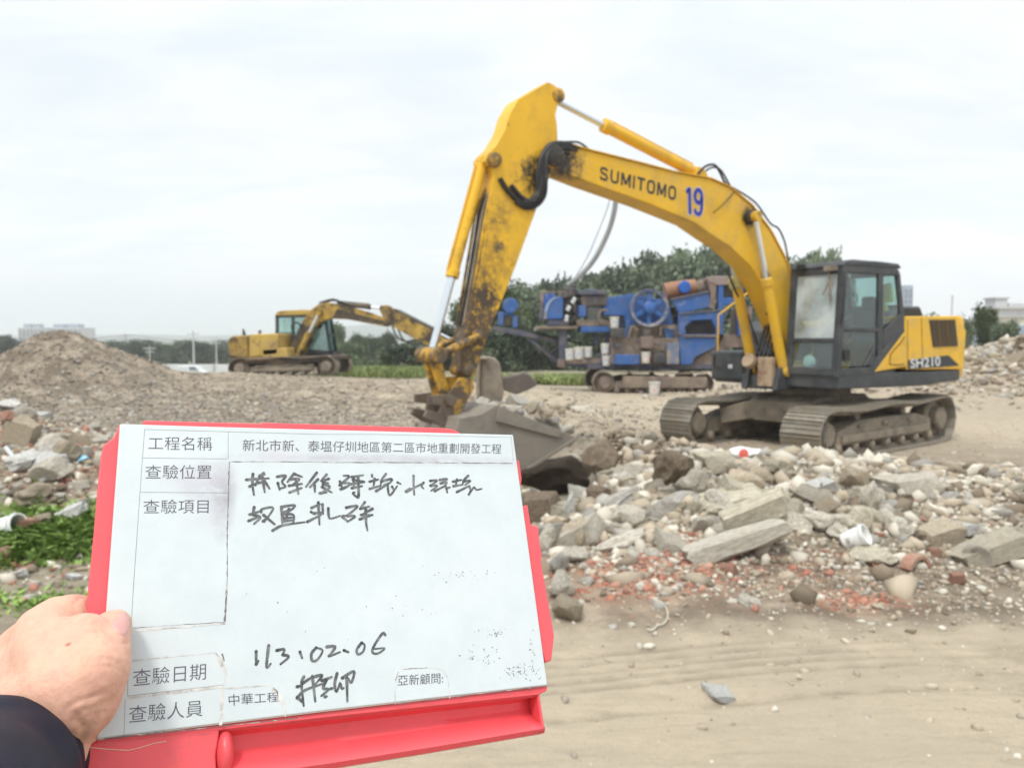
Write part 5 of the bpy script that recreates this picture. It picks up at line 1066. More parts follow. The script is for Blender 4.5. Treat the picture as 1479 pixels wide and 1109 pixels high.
# spare bucket lying behind
SY = 18.0
sx_, _ = SX(735, 590, SY); sz_ = hz(sx_, SY); SB = empty('excavator_bucket', (sx_, SY, sz_), 0, 'spare rusty grey bucket lying on the ground behind the digging bucket', 'bucket')
def S8(pts): return [(x - sx_, z - sz_) for x, z in (SX(600 + a / 6.161, 460 + b_ / 6.161, SY) for a, b_ in pts)]
pr = S8([(545, 360), (575, 340), (640, 342), (700, 360), (740, 400), (765, 500), (790, 640), (760, 800), (560, 820), (540, 600)])
b = MB(); b.prism(pr[:5] + pr[5:], .0, .05)
b.prism([pr[0], pr[1], pr[2], (pr[2][0], pr[2][1] - .06), (pr[1][0] + .03, pr[1][1] - .06), (pr[0][0] + .08, pr[0][1] - .03), (pr[9][0] + .08, pr[9][1]), (pr[8][0] + .08, pr[8][1]), pr[8], pr[9]], -.15, 1.05)
b.prism([pr[2], pr[3], pr[4], pr[5], (pr[5][0] - .06, pr[5][1]), (pr[4][0] - .06, pr[4][1] - .04), (pr[3][0] - .02, pr[3][1] - .06), (pr[2][0], pr[2][1] - .06)], .051, 1.05)
b.prism(pr, 1.0, 1.049)
sbk = b.build('shell', M['mudsteel'], SB, bevel=.02)
b = MB(); b.prism(S8([(760, 560), (790, 530), (920, 500), (960, 480), (1010, 500), (1085, 575), (1080, 600), (1000, 640), (900, 680), (780, 640)]), .1, .95); b.build('lip_plate', M['kdark'] if 0 else mat('dark worn lip', (.12, .10, .085), .8, dirt=.4, bump=.3), sbk, bevel=.03)

# small odds and ends on the heaps
def cup(px, py, h, r_, label, name, cat, rot):
    g = hit(px, py); o = empty(name, (g.x, g.y, g.z + r_ * .9), 0, label, cat); o.rotation_euler = rot
    b = MB(); b.lathe([(r_ * .8, -h / 2), (r_ * .86, -h / 2 + .01), (r_ * .98, h * .42), (r_ * 1.04, h * .43), (r_ * 1.04, h / 2), (r_ * .9, h / 2), (r_ * .72, -h / 2 + .02)], n=20); b.build('body', M['white'], o)
    b = MB(); b.tube([(r_ * 1.03 * math.cos(t), r_ * 1.03 * math.sin(t), h * .36) for t in np.linspace(0, 2 * math.pi, 20, endpoint=False)], .006, 6, True); b.build('rim_band', M['plate'], o)
cup(1235, 790, .19, .085, 'white plastic cup lying on its side among the stones in the heap', 'plastic_cup', 'cup', (R(60), R(20), R(40)))
cup(12, 775, .24, .10, 'white plastic bucket lying in the rubble at the left edge', 'plastic_bucket', 'bucket', (R(75), R(30), R(70)))
g = hit(1075, 664); SKO = empty('sack', (g.x, g.y, g.z + .06), 0, 'white plastic sack with a red mark on the crest of the heap', 'sack')
me = rock_mesh(91, 5, 3, .10); me.materials.append(M['white']); s_ = link('sack_body', me, SKO); s_.scale = (.20, .14, .085)
b = MB(); b.lathe([(.01, 0), (.05, .004), (.055, .012), (.01, .02)], n=14); b.xform(Matrix.Translation((-.05, -.135, .03)) @ Matrix.Rotation(R(80), 4, 'X')); b.build('red_mark', mat('red print on sack', (.62, .12, .09), .6), SKO)
g = hit(1322, 822); TL = empty('roof_tile', (g.x, g.y, g.z), R(25), 'curved terracotta roof tile standing on edge at the foot of the heap', 'tile')
b = MB(); a_ = np.linspace(.15, 3.0, 12); o_, i_ = .12, .085
b.prism([(o_ * math.cos(t), o_ * math.sin(t)) for t in a_] + [(i_ * math.cos(t), i_ * math.sin(t)) for t in a_[::-1]], -.05, .05); b.build('tile_body', RM['brick'], TL, bevel=.004)
g = hit(1185, 722); WK = empty('bent_rod', (g.x, g.y, g.z), 0, 'thin bent rusty rod sticking up from the middle of the heap', 'rod'); hose([at(x, y, g.y) - g for x, y in ((1188, 738), (1183, 722), (1184, 708), (1187, 697))], .010, WK, 'rod', 'kdust')
M['cablem'] = mat('pale dusty cable', (.50, .46, .38), .7)
g = hit(962, 900); CB = empty('cable', (g.x, g.y, g.z + .02), 0, 'loop of pale cable lying on the brick crumbs right of the board', 'cable')
cp_ = []
for x, y in ((948, 872), (957, 874), (963, 884), (964, 896), (958, 905), (950, 907), (942, 914), (935, 912)): q_ = hit(x, y); cp_.append((q_.x, q_.y, q_.z + .02))
hose([Vector(q_) - Vector((g.x, g.y, g.z + .02)) for q_ in cp_], .0055, CB, 'cable_run', 'cablem')
g = hit(24, 668); ST = empty('stick', (g.x, g.y, g.z), 0, 'grey weathered stick lying across the left heap', 'stick'); hose([at(8, 646, g.y + .1) - g, at(22, 664, g.y) - g, at(38, 690, g.y - .1) - g], .022, ST, 'stick_piece', 'plate')
g = hit(120, 668); BL = empty('bag', (g.x, g.y, g.z + .04), 0, 'scrap of light blue plastic bag on the left heap beside the board', 'bag'); me = rock_mesh(93, 4, 2, .25); me.materials.append(mat('light blue plastic', (.30, .58, .78), .4)); s_ = link('bag_scrap', me, BL); s_.scale = (.075, .05, .04)

# ------------------------------------------------------------------ trees, weeds
def leaf_mat(name, a, b_):
    m = bpy.data.materials.new(name); m.use_nodes = True; nt = m.node_tree; N = nt.nodes.new; L = nt.links.new; b = nt.nodes['Principled BSDF']
    b.inputs['Roughness'].default_value = .6; b.inputs['Specular IOR Level'].default_value = .25
    at_ = N('ShaderNodeAttribute'); at_.attribute_name = 'leafv'; oi = N('ShaderNodeObjectInfo')
    mx = N('ShaderNodeMix'); mx.data_type = 'RGBA'; L(at_.outputs['Fac'], mx.inputs[0]); mx.inputs[6].default_value = (*a, 1); mx.inputs[7].default_value = (*b_, 1)
    hs = N('ShaderNodeHueSaturation'); mr = N('ShaderNodeMapRange'); L(oi.outputs['Random'], mr.inputs[0]); mr.inputs[3].default_value = .62; mr.inputs[4].default_value = 1.4; L(mr.outputs[0], hs.inputs['Value']); L(mx.outputs[2], hs.inputs['Color']); L(hs.outputs[0], b.inputs['Base Color'])
    return m
LEAF = dict(dark=leaf_mat('dark foliage', (.055, .085, .052), (.14, .175, .10)), mid=leaf_mat('mid foliage', (.045, .075, .028), (.11, .15, .055)), weed=leaf_mat('weed leaves', (.12, .205, .042), (.31, .43, .12)), grass=leaf_mat('dry grass', (.11, .15, .045), (.27, .31, .12)))
BARK = mat('bark', (.13, .105, .08), .9, bump=.4)
def leaves(P, size, r, up=.3, asp=.6):
    """leaf-clump faces at the points P"""
    n = len(P); d1 = r.normal(0, 1, (n, 3)); d1 /= np.linalg.norm(d1, axis=1)[:, None]; d2 = np.cross(d1, r.normal(0, 1, (n, 3))); d2 /= np.linalg.norm(d2, axis=1)[:, None]
    s = size * r.uniform(.6, 1.3, (n, 1)); a = d1 * s; b = d2 * s * asp
    V = np.stack([P - a, P - a * .1 + b, P + a, P - a * .1 - b], 1); V[:, 1] += d1 * s * .1
    return V.reshape(-1, 3)
def quads_mesh(name, V, val, m):
    n = len(V) // 4; me = bpy.data.meshes.new(name); me.vertices.add(4 * n); me.vertices.foreach_set('co', V.ravel().astype(np.float32))
    me.loops.add(4 * n); me.loops.foreach_set('vertex_index', np.arange(4 * n, dtype=np.int32)); me.polygons.add(n); me.polygons.foreach_set('loop_start', np.arange(0, 4 * n, 4, dtype=np.int32)); me.update(calc_edges=True)
    a = me.attributes.new('leafv', 'FLOAT', 'POINT'); a.data.foreach_set('value', np.repeat(val, 4).astype(np.float32)); me.materials.append(m); return me
def crown_mesh(seed, n, size, m, wide=1.0, sparse=.0, low=.0):
    """crown in a unit box: x,y in -.5..5, z 0..1"""
    r = np.random.default_rng(seed); lobes = []
    for i in range(15):
        z = r.uniform(.18 - low, .80); w_ = .36 * math.sin(math.pi * min(1, .22 + z * .66)) + .06; a = r.uniform(0, 6.28); q = w_ * math.sqrt(r.random())
        lobes.append((q * math.cos(a) * wide, q * math.sin(a) * wide, z, r.uniform(.12, .22) * (1 - .25 * sparse)))
    lobes.append((.12, .05, .82, .20)); lobes.append((-.14, -.08, .78, .19)); lobes.append((0, .15, .75, .2)); lobes.append((0, 0, .5, .28 - .12 * sparse))
    Ls = np.array(lobes); pk = r.choice(len(Ls), n, p=Ls[:, 3] ** 2 / (Ls[:, 3] ** 2).sum())
    u = r.normal(0, 1, (n, 3)); u /= np.linalg.norm(u, axis=1)[:, None]; rad = Ls[pk, 3] * (r.random(n) ** .42) * (1 + .18 * r.normal(0, 1, n))
    P = Ls[pk, :3] + u * rad[:, None] * np.array((1, 1, .82)); P[:, 2] = np.clip(P[:, 2], .0, 1.05)
    val = np.clip(.5 + .12 * r.normal(0, 1, n) + .30 * r.normal(0, 1, len(Ls))[pk], 0, 1)
    return quads_mesh('crown', leaves(P, size, r), val, m)
def trunk_mesh(seed, h=.55, r0=.028):
    r = random.Random(seed); b = MB(); b.tube([(0, 0, -.06), (.01, 0, .12), (-.01, .01, h * .6), (.02, -.01, h)], [r0 * 1.3, r0, r0 * .75, r0 * .35], 8)
    for i in range(6):
        a = r.uniform(0, 6.28); z = r.uniform(.22, h * .95); l = r.uniform(.15, .3); b.tube([(0, 0, z), (l * .5 * math.cos(a), l * .5 * math.sin(a), z + l * .45), (l * math.cos(a), l * math.sin(a), z + l * .8)], [r0 * .45, r0 * .3, r0 * .1], 6)
    me_o = b.build('trunk', BARK); me = me_o.data; bpy.data.objects.remove(me_o); return me
CROWNS = {k: [crown_mesh(10 + i, nn, ss, LEAF[k0], sparse=sp, low=lo) for i in range(3)] for k, k0, nn, ss, sp, lo in (('dark', 'dark', 10000, .030, 0, .1), ('mid', 'mid', 7000, .026, .5, .1), ('bush', 'dark', 6500, .028, 0, .3), ('shrub', 'mid', 2600, .05, .2, .3))}
TRK = [trunk_mesh(i) for i in range(3)]; _ti = 0
def tree(px, py_top, Y, wpx, kind, label, group=None, name='tree', base=None, cat='tree'):
    global _ti
    g = at(px, 500, Y); zb = hz(g.x, Y) if base is None else base; top = at(px, py_top, Y).z; h = top - zb; w_ = wpx * Y / F
    o = empty(name, (g.x, Y, zb), 0, label, cat, group); o.rotation_euler.z = rng.uniform(0, 6.28)
    c = link('crown', CROWNS[kind][_ti % 3], o); c.scale = (w_ * 1.15, w_ * 1.15, h * .98); t = link('trunk', TRK[_ti % 3], o); t.scale = (max(w_, h * .5), max(w_, h * .5), h); _ti += 1
    return o
# the wooded rise behind the crusher
for (px, py, Y, w_) in ((760, 412, 66, 75), (800, 404, 70, 70), (838, 398, 66, 70), (878, 388, 72, 80), (915, 384, 68, 75), (948, 366, 74, 85), (985, 360, 70, 85), (1020, 356, 74, 80), (1052, 362, 68, 75), (1090, 372, 72, 80), (1128, 380, 68, 70), (1160, 366, 74, 66), (1190, 362, 70, 56),
                         (860, 420, 58, 80), (960, 412, 58, 90), (1040, 420, 60, 90), (1110, 420, 58, 90), (1210, 385, 66, 50), (770, 440, 58, 70), (915, 430, 55, 80)):
    tree(px, py - 9, Y, w_ * 1.15, 'dark', 'dark green tree in the wood behind the blue crusher', 'trees of the wood behind the blue crusher')
tree(715, 398, 48, 90, 'mid', 'tall loose leaved tree seen right behind the yellow arm', base=-.6)
tree(672, 424, 52, 70, 'mid', 'thin grey green tree just left of the yellow arm', base=-.6)
tree(735, 448, 46, 74, 'dark', 'dense dark tree under the crusher conveyor', base=-.6)
tree(700, 470, 45, 90, 'bush', 'broad dark bush behind the spare bucket', name='bush', base=-.6, cat='bush')
tree(640, 462, 50, 50, 'mid', 'small tree behind the white bucket rod', base=-.6)
tree(590, 494, 47, 80, 'bush', 'round dark bush right of the old excavator cab', name='bush', cat='bush')
tree(560, 500, 50, 50, 'bush', 'lower dark bush joined to the round bush on its left', name='bush', cat='bush')
for (px, py, Y, w_) in ((490, 462, 110, 30), (515, 478, 100, 40), (540, 482, 105, 40), (505, 490, 90, 60), (470, 486, 120, 40), (560, 476, 110, 40), (610, 480, 110, 46), (800, 500, 95, 60), (840, 500, 95, 60), (760, 500, 100, 60)):
    tree(px, py, Y, w_, 'mid', 'hazy far tree seen between the two excavators', 'hazy far trees between the excavators')
for i in range(30):
    px = -30 + i * 17.5 + rng.uniform(-5, 5); py = 492 + rng.uniform(-6, 3) - (6 if px < 40 else 0)
    if 120 < px < 480 or px < 60: tree(px, py, 140 + rng.uniform(-8, 14), 40 + rng.uniform(-6, 12), 'bush', 'far tree in the green belt along the horizon left', 'trees of the far green belt left')
tree(1422, 434, 40, 44, 'mid', 'loose green tree between the engine house and the pale building'); tree(1392, 452, 46, 40, 'bush', 'dark bush right behind the excavator counterweight', name='bush', cat='bush')
tree(1452, 458, 38, 50, 'bush', 'dark green bush below the loose tree at the right edge', name='bush', cat='bush'); tree(1345, 448, 60, 50, 'bush', 'low dark bush behind the engine house', name='bush', cat='bush')

def tufts(name, n, place, s0, s1, m, label, seed, up=1.0, w_=.12, spread=.5, kind='stuff'):
    r = np.random.default_rng(seed); x, y = place(r, n); n = len(x); z = height(x, y); h = r.uniform(s0, s1, n)
    a = r.uniform(0, 6.28, n); lean = r.normal(0, spread, (n, 2)); b = np.stack([np.cos(a), np.sin(a), 0 * a], 1) * (h * w_)[:, None]
    P = np.stack([x, y, z - .01], 1); mid = P + np.stack([lean[:, 0] * h * .35, lean[:, 1] * h * .35, h * .6 * up], 1); tip = P + np.stack([lean[:, 0] * h, lean[:, 1] * h, h * up], 1)
    V = np.stack([P, mid + b, tip, mid - b], 1).reshape(-1, 3)
    return tag(link(name, quads_mesh(name, V, np.clip(r.normal(.5, .25, n), 0, 1), m)), label, 'weeds', kind=kind)
def g2(*gs):
    def f(r, n):
        G = np.array(gs); k = r.choice(len(G), n, p=G[:, 4] / G[:, 4].sum()); return r.normal(G[k, 0], G[k, 2]), r.normal(G[k, 1], G[k, 3])
    return f
tufts('weeds', 9000, g2((-4.05, 6.95, .42, .22, 1), (-3.7, 7.1, .28, .2, .8), (-4.45, 6.75, .3, .2, .5)), .05, .17, LEAF['weed'], 'bright green weeds growing on the foot of the left heap', 4, .8, .28, .7)
tufts('weeds', 1500, g2((-4.0, 6.5, .6, .15, 1), (-3.3, 5.45, .5, .14, .8)), .03, .08, LEAF['weed'], 'thin low weeds on the dark soil beside the hand', 5, .7, .25, .7)
tufts('tall_grass', 4500, lambda r, n: (r.uniform(-9.2, -4.2, n), r.uniform(37, 43, n)), .15, .55, LEAF['grass'], 'pale green overgrown grass behind the two excavators', 6, 1, .10, .35)
tufts('tall_grass', 5000, lambda r, n: (r.uniform(-1.5, 3.6, n), r.uniform(31, 35, n)), .12, .45, LEAF['grass'], 'green weeds growing under the crusher conveyor', 7, .9, .14, .5)

# ------------------------------------------------------------------ far buildings, wall, poles, hills
M['conc'] = mat('pale tower walls', (.50, .50, .50), .8, var=.05); M['win'] = mat('dark panes', (.17, .21, .25), .25); M['cream'] = mat('cream wall', (.62, .62, .52), .8); M['bgrey'] = mat('blue grey wall', (.30, .36, .43), .8); M['wwall'] = mat('white render', (.66, .68, .68), .8)
def tower(x0p, x1p, ytop, Y, label, floors, cols, m, cap=True, zb=-3.2, name='apartment_tower'):
    a, c = at(x0p, ytop, Y), at(x1p, ytop, Y); w_ = c.x - a.x; h = a.z - zb; o = empty(name, ((a.x + c.x) / 2, Y, zb), 0, label, 'building'); d = w_ * .7
    b = MB(); b.span(-w_ / 2, w_ / 2, 0, d, 0, h); b.build('walls', m, o)
    fh = h / (floors + .5); cw_ = w_ / cols
    for f in range(floors):
        b = MB()
        for k in range(cols): b.box((-w_ / 2 + cw_ * (k + .5), -.03 * cw_, fh * (f + .55)), (cw_ * .62, .06 * cw_, fh * .55))
        b.build('window_row', M['win'], o)
        b = MB(); b.box((0, -.08 * cw_, fh * (f + .12)), (w_ * .98, .16 * cw_, fh * .13)); b.build('balcony_slab', m, o)
    if cap:
        for s in (-.22, .18): b = MB(); b.span(s * w_ - w_ * .13, s * w_ + w_ * .13, d * .2, d * .7, h, h + fh * 1.6); b.build('roof_house', M['bgrey'], o)
    return o
tower(26, 60, 473, 420, 'far apartment tower at the left edge behind the gravel mound', 9, 6, M['conc']); tower(65, 118, 473, 430, 'far apartment tower just above the top of the gravel mound', 9, 9, M['conc']); tower(97, 124, 480, 450, 'lower far block right of the two apartment towers', 8, 4, M['conc'], False)
tower(1306, 1319, 412, 230, 'slim pale tower peeking out behind the cab', 12, 2, M['bgrey'], False)
# house behind the bank at the right edge
def HY(px, py): p = at(px, py, 52.0); return p.x, p.z
hx0, hz1 = HY(1440, 446); hx1, hz0 = HY(1540, 512); zb = hz((hx0 + hx1) / 2, 52)
HS = empty('house', (hx0, 52, zb), 0, 'pale multi storey house with roof terrace behind the rubble bank at the right edge', 'building')
zz = lambda py: HY(1460, py)[1] - zb
b = MB(); b.span(0, hx1 - hx0, 0, 2.5, 0, zz(470)); b.build('lower_wall', M['bgrey'], HS)
b = MB(); b.span(.2, hx1 - hx0, .2, 2.5, zz(470) , zz(446)); b.build('upper_wall', M['wwall'], HS)
b = MB(); b.span(.1, 2.0, .12, .19, zz(470), zz(457)); b.build('yellow_panel', M['cream'], HS)
b = MB(); b.span(-.2, hx1 - hx0, -.1, 2.6, zz(446), zz(443)); b.span(-.1, hx1 - hx0, -.05, .15, zz(458), zz(456)); b.build('roof_slab', M['conc'], HS)
b = MB(); b.span(.5, 1.3, 1, 2.2, zz(443), zz(430)); b.span(.4, 1.4, .9, 2.3, zz(430), zz(428)); b.span(1.4, hx1 - hx0, 1, 2.4, zz(443), zz(437)); b.build('roof_house', M['conc'], HS)
for k in range(4): b = MB(); b.span(.9 + k * .95, 1.5 + k * .95, -.03, .02, zz(492), zz(477)); b.build('window', M['win'], HS)
for k in range(3): b = MB(); b.span(2.2 + k * .9, 2.8 + k * .9, .12, .22, zz(468), zz(458)); b.build('window', M['win'], HS)
b = MB(); b.cyl((-2.4, 1, 0), (-2.4, 1, zz(425)), .05, n=6); b.build('antenna_pole', M['conc'], HS)
# white boundary wall, poles and wires far left
WY = 108.0; wl0, wl1 = at(195, 526, WY), at(345, 526, WY); wb = min(hz(wl0.x, WY), hz(wl1.x, WY)) - .2
WL = empty('boundary_wall', (wl0.x, WY, wb), 0, 'long low white wall in front of the far green belt', 'wall'); wh = wl0.z - wb
b = MB(); b.span(-10, wl1.x - wl0.x + 4, 0, .3, 0, wh); b.build('wall_panels', M['wwall'], WL)
for k in range(13): b = MB(); b.box((-9 + k * 2.2, -.12, wh / 2), (.22, .2, wh)); b.build('wall_pillar', M['conc'], WL)
for (px, top, w_, Y, lab) in ((279, 478, .14, 104, 'tallest grey utility pole standing by the white wall'), (312, 486, .10, 112, 'thin utility pole right of the tallest pole'), (181, 482, .22, 150, 'dim lattice pole above the far green belt'), (216, 500, .08, 104, 'short thin post left of the tallest pole')):
    p = at(px, top, Y); z_ = hz(p.x, Y); o = empty('utility_pole', (p.x, Y, z_), 0, lab, 'pole'); h = p.z - z_; b = MB(); b.cyl((0, 0, 0), (0, 0, h), w_ * 1.1, w_ * .7, n=8); b.build('post', M['conc'], o)
    b = MB(); b.box((0, 0, h * .93), (1.6, .12, .12)); b.box((0, 0, h * .83), (1.2, .10, .10)); b.build('crossarm', M['conc'], o)
p = at(279, 531, 100); o = empty('parked_van', (p.x, 100, hz(p.x, 100)), 0, 'tiny white van parked at the foot of the tallest pole', 'van')
b = MB(); b.prism([(-1.7, .35), (1.7, .35), (1.7, 1.0), (1.1, 1.15), (.6, 1.75), (-1.7, 1.8)], -.8, .8); b.build('body', M['wwall'], o, bevel=.08); b = MB(); b.prism([(.55, 1.65), (1.0, 1.17), (-.2, 1.17), (-.2, 1.65)], -.81, .81); b.build('window', M['win'], o)
for s in (-1.05, 1.05): b = MB(); b.cyl((s, -.82, .34), (s, .82, .34), .34, n=12); b.build('wheel', M['black'], o)
for k, (y0_, y1_) in enumerate(((482, 487), (486, 491), (490, 494))):
    o = empty('power_line', at(-40, y0_, 150), 0, ('highest', 'middle', 'lowest')[k] + ' of the three thin wires strung across the far sky on the left', 'wire'); b = MB(); p0 = at(-40, y0_, 150); p1 = at(640, y1_, 150)
    b.tube([Vector((0, 0, 0)).lerp(p1 - p0, t) + Vector((0, 0, -1.2 * math.sin(math.pi * ((t * 3) % 1)))) for t in np.linspace(0, 1, 40)], .045, 5); b.build('wire', M['dark'], o)
def hills(name, Y, pts, label, col):
    b = MB(); prof_ = [(at(x, y, Y).x, at(x, y, Y).z) for x, y in pts]; n = len(prof_)
    X = np.linspace(prof_[0][0], prof_[-1][0], 90); Z = np.interp(X, [p[0] for p in prof_], [p[1] for p in prof_]); Z = Z + fbm(X * .012, X * 0 + .5, 77, 4) * Y * .0022
    vs, fs = [], []
    for j, (dy, k) in enumerate(((-.35, 0), (-.2, .45), (-.08, .85), (0, 1), (.12, .8), (.35, 0))):
        vs += [(x, Y * (1 + dy), -6 + (z + 6) * k * (1 + .05 * math.sin(x * .02 + j * 2))) for x, z in zip(X, Z)]
    m_ = len(X); fs = [(j * m_ + i, j * m_ + i + 1, (j + 1) * m_ + i + 1, (j + 1) * m_ + i) for j in range(5) for i in range(m_ - 1)]
    b.add(vs, fs); o = b.build(name, mat(name + ' woods', col, .95, var=.3, vs=.01), None, ang=80); tag(o, label, 'hills', kind='structure')
hills('hills', 1900, [(-500, 489), (60, 486), (200, 482), (300, 484), (420, 480), (490, 470), (540, 466), (600, 470), (680, 478), (800, 484), (1200, 486), (1700, 480), (2300, 484)], 'faint blue hills along the horizon', (.06, .09, .05))

# ------------------------------------------------------------------ the hand-held inspection board
# plane through the measured corners (a 30 x 20 cm sheet seen by this lens)
_q = [Vector(at(x, y, 1.0)) for x, y in ((171.8, 612.4), (741.5, 627.4), (791.2, 989.2), (138.3, 1066.4))]
def _solve():
    o = Vector((0, 0, CAMH)); r = [p - o for p in _q]                     # rays; find depths a,b,c,d with parallelogram a - b + c - d = 0
    A = np.array([[r[0][i], -r[1][i], r[2][i], -r[3][i]] for i in range(3)]); u, s, vt = np.linalg.svd(A); k = vt[-1]; k = k / k[0]
    P = [r[i] * k[i] for i in range(4)]; sc_ = .30 / (P[1] - P[0]).length
    return [o + p * sc_ for p in P]
BC = _solve(); BU = (BC[1] - BC[0]).normalized(); BV = (BC[3] - BC[0]); BV = (BV - BU * BV.dot(BU)).normalized(); BN = BU.cross(BV).normalized()   # BN points away from the viewer
if BN.dot(BC[0] - Vector((0, 0, CAMH))) < 0: BN = -BN
BO = (BC[0] + BC[2]) / 2
BD = empty('inspection_board', BO, 0, 'red plastic clipboard case with a handwritten white form held up in the foreground', 'clipboard')
BD.rotation_euler = Matrix((BU, BV, BN)).transposed().to_euler()
def BP(px, py, dz=0.0):
    """photo pixel -> board space (x right, y down, z away from the viewer) on the sheet plane moved back by dz"""
    r = ray(px, py); o = Vector((0, 0, CAMH)); t = ((BO + BN * dz) - o).dot(BN) / r.dot(BN); p = o + r * t - BO
    return Vector((p.dot(BU), p.dot(BV), p.dot(BN)))
def plate(b, pix, dz0, dz1, mi=0):
    f = [BP(x, y, dz0) for x, y in pix]; n = len(f); bk = [p + Vector((0, 0, dz1 - dz0)) for p in f]
    b.add(f + bk, [tuple(range(n)), tuple(range(2 * n - 1, n - 1, -1))] + [(i, (i + 1) % n, (i + 1) % n + n, i + n) for i in range(n)], mi)
M['red'] = mat('red plastic', (.80, .095, .11), .38, var=.05, vs=20, bump=.08, bs=500, spec=.45, layers=[(.20, (.60, .10, .10), 60, .25), (.10, (.80, .33, .31), 220, .1)])
# sheet
m = bpy.data.materials.new('laminated form'); m.use_nodes = True; nt = m.node_tree; N = nt.nodes.new; L = nt.links.new; b = nt.nodes['Principled BSDF']; b.inputs['Roughness'].default_value = .38
tc = N('ShaderNodeTexCoord')
def _ns(s, d, r_=.6):
    n = N('ShaderNodeTexNoise'); n.inputs['Scale'].default_value = s; n.inputs['Detail'].default_value = d; n.inputs['Roughness'].default_value = r_; L(tc.outputs['Object'], n.inputs['Vector']); return n.outputs['Fac']
def _mr(x, *v):
    r_ = N('ShaderNodeMapRange'); L(x, r_.inputs[0])
    for i, q in enumerate(v): r_.inputs[i + 1].default_value = q
    return r_.outputs[0]
def _mx(f, a, c):
    x = N('ShaderNodeMix'); x.data_type = 'RGBA'; L(f, x.inputs[0])
    for i, q in ((6, a), (7, c)):
        if isinstance(q, tuple): x.inputs[i].default_value = (*q, 1)
        else: L(q, x.inputs[i])
    return x.outputs[2]
c = _mx(_mr(_ns(30, 6), .35, .65, 0, 1), (.55, .60, .61), (.59, .64, .645))
c = _mx(_mr(_ns(160, 5, .7), .52, .72, 0, .55), c, (.54, .58, .595))
def smudge(c, px, py, sx, sy, amt, col):
    p = BP(px, py); mp = N('ShaderNodeMapping'); mp.vector_type = 'POINT'; mp.inputs['Location'].default_value = (-p.x / sx, -p.y / sy, 0); mp.inputs['Scale'].default_value = (1 / sx, 1 / sy, 0); L(tc.outputs['Object'], mp.inputs[0])
    ln = N('ShaderNodeVectorMath'); ln.operation = 'LENGTH'; L(mp.outputs[0], ln.inputs[0]); f = _mr(ln.outputs['Value'], .15, 1.0, 1, 0)
    q = N('ShaderNodeMath'); q.operation = 'MULTIPLY'; L(f, q.inputs[0]); L(_mr(_ns(70, 7, .7), .28, .58, 0, amt), q.inputs[1]); return _mx(q.outputs[0], c, col)
for a in ((306, 700, .022, .020, 1.0, (.42, .41, .45)), (322, 722, .010, .034, 1.0, (.34, .33, .36)), (285, 690, .03, .016, .8, (.52, .51, .55)), (300, 745, .026, .014, .5, (.55, .54, .58)), (480, 661, .10, .005, .9, (.45, .44, .48)), (620, 664, .10, .006, .9, (.45, .44, .48)), (720, 668, .05, .006, .7, (.5, .5, .54)), (400, 656, .03, .008, .6, (.55, .54, .58)),
          (700, 820, .06, .045, .55, (.62, .64, .66)), (560, 880, .09, .04, .4, (.66, .68, .70)), (740, 940, .04, .04, .5, (.6, .62, .64)), (230, 640, .03, .03, .25, (.7, .72, .75))): c = smudge(c, *a)
L(c, b.inputs['Base Color']); M['sheet'] = m
M['print'] = mat('printed ink', (.10, .095, .12), .5); M['rule'] = mat('thin grey rules', (.26, .26, .28), .5); M['edge'] = mat('dirty tape edge', (.16, .145, .14), .6, dirt=.4, dcol=(.55, .54, .52), ds=90)
M['tape'] = mat('yellowed tape', (.60, .58, .55), .45, var=.2, vs=120, dirt=.4, dcol=(.36, .34, .32), ds=110); M['pen'] = mat('marker strokes', (.085, .088, .09), .5, var=.5, vs=160, dirt=.33, dcol=(.30, .31, .31), ds=130, dsharp=.3)
corn = [(173, 611.5), (300, 615.5), (741.5, 627.4), (791.2, 989.2), (470, 1026), (139, 1067)]
b = MB(); plate(b, corn, 0, .0022); SHEET = b.build('form_sheet', M['sheet'], BD, bevel=.0012)
# the case behind: a body with lips that stick out round the sheet
b = MB(); plate(b, [(184, 618), (735, 634), (782, 985), (150, 1060)], .003, .030); b.build('case_body', M['red'], BD, bevel=.004)
b = MB(); plate(b, [(206, 606.5), (300, 609), (377, 611), (380, 609.5), (560, 615), (640, 617.5), (655, 619.5), (664, 624), (668, 634), (206, 630)], .0035, .0085); b.build('top_lip', M['red'], BD, bevel=.0012)
b = MB(); plate(b, [(168.5, 622), (163, 632), (149, 642), (145, 660), (141, 700), (135, 770), (127, 850), (122, 900), (119, 960), (119, 1060), (160, 1060), (190, 620), (172, 612)], .0035, .0085); b.build('left_lip', M['red'], BD, bevel=.0012)
b = MB(); plate(b, [(755, 731), (762.5, 728), (767, 757), (777.5, 760), (780, 782), (783, 800), (782, 812), (789, 850), (800, 912), (801, 918), (797, 953), (788, 957), (770, 900), (740, 740)], .0035, .0085); b.build('right_lip', M['red'], BD, bevel=.0012)
b = MB(); plate(b, [(747, 664), (750, 664), (754, 690), (753, 700), (745, 700)], .0035, .0075); b.build('right_tab', M['red'], BD, bevel=.001)
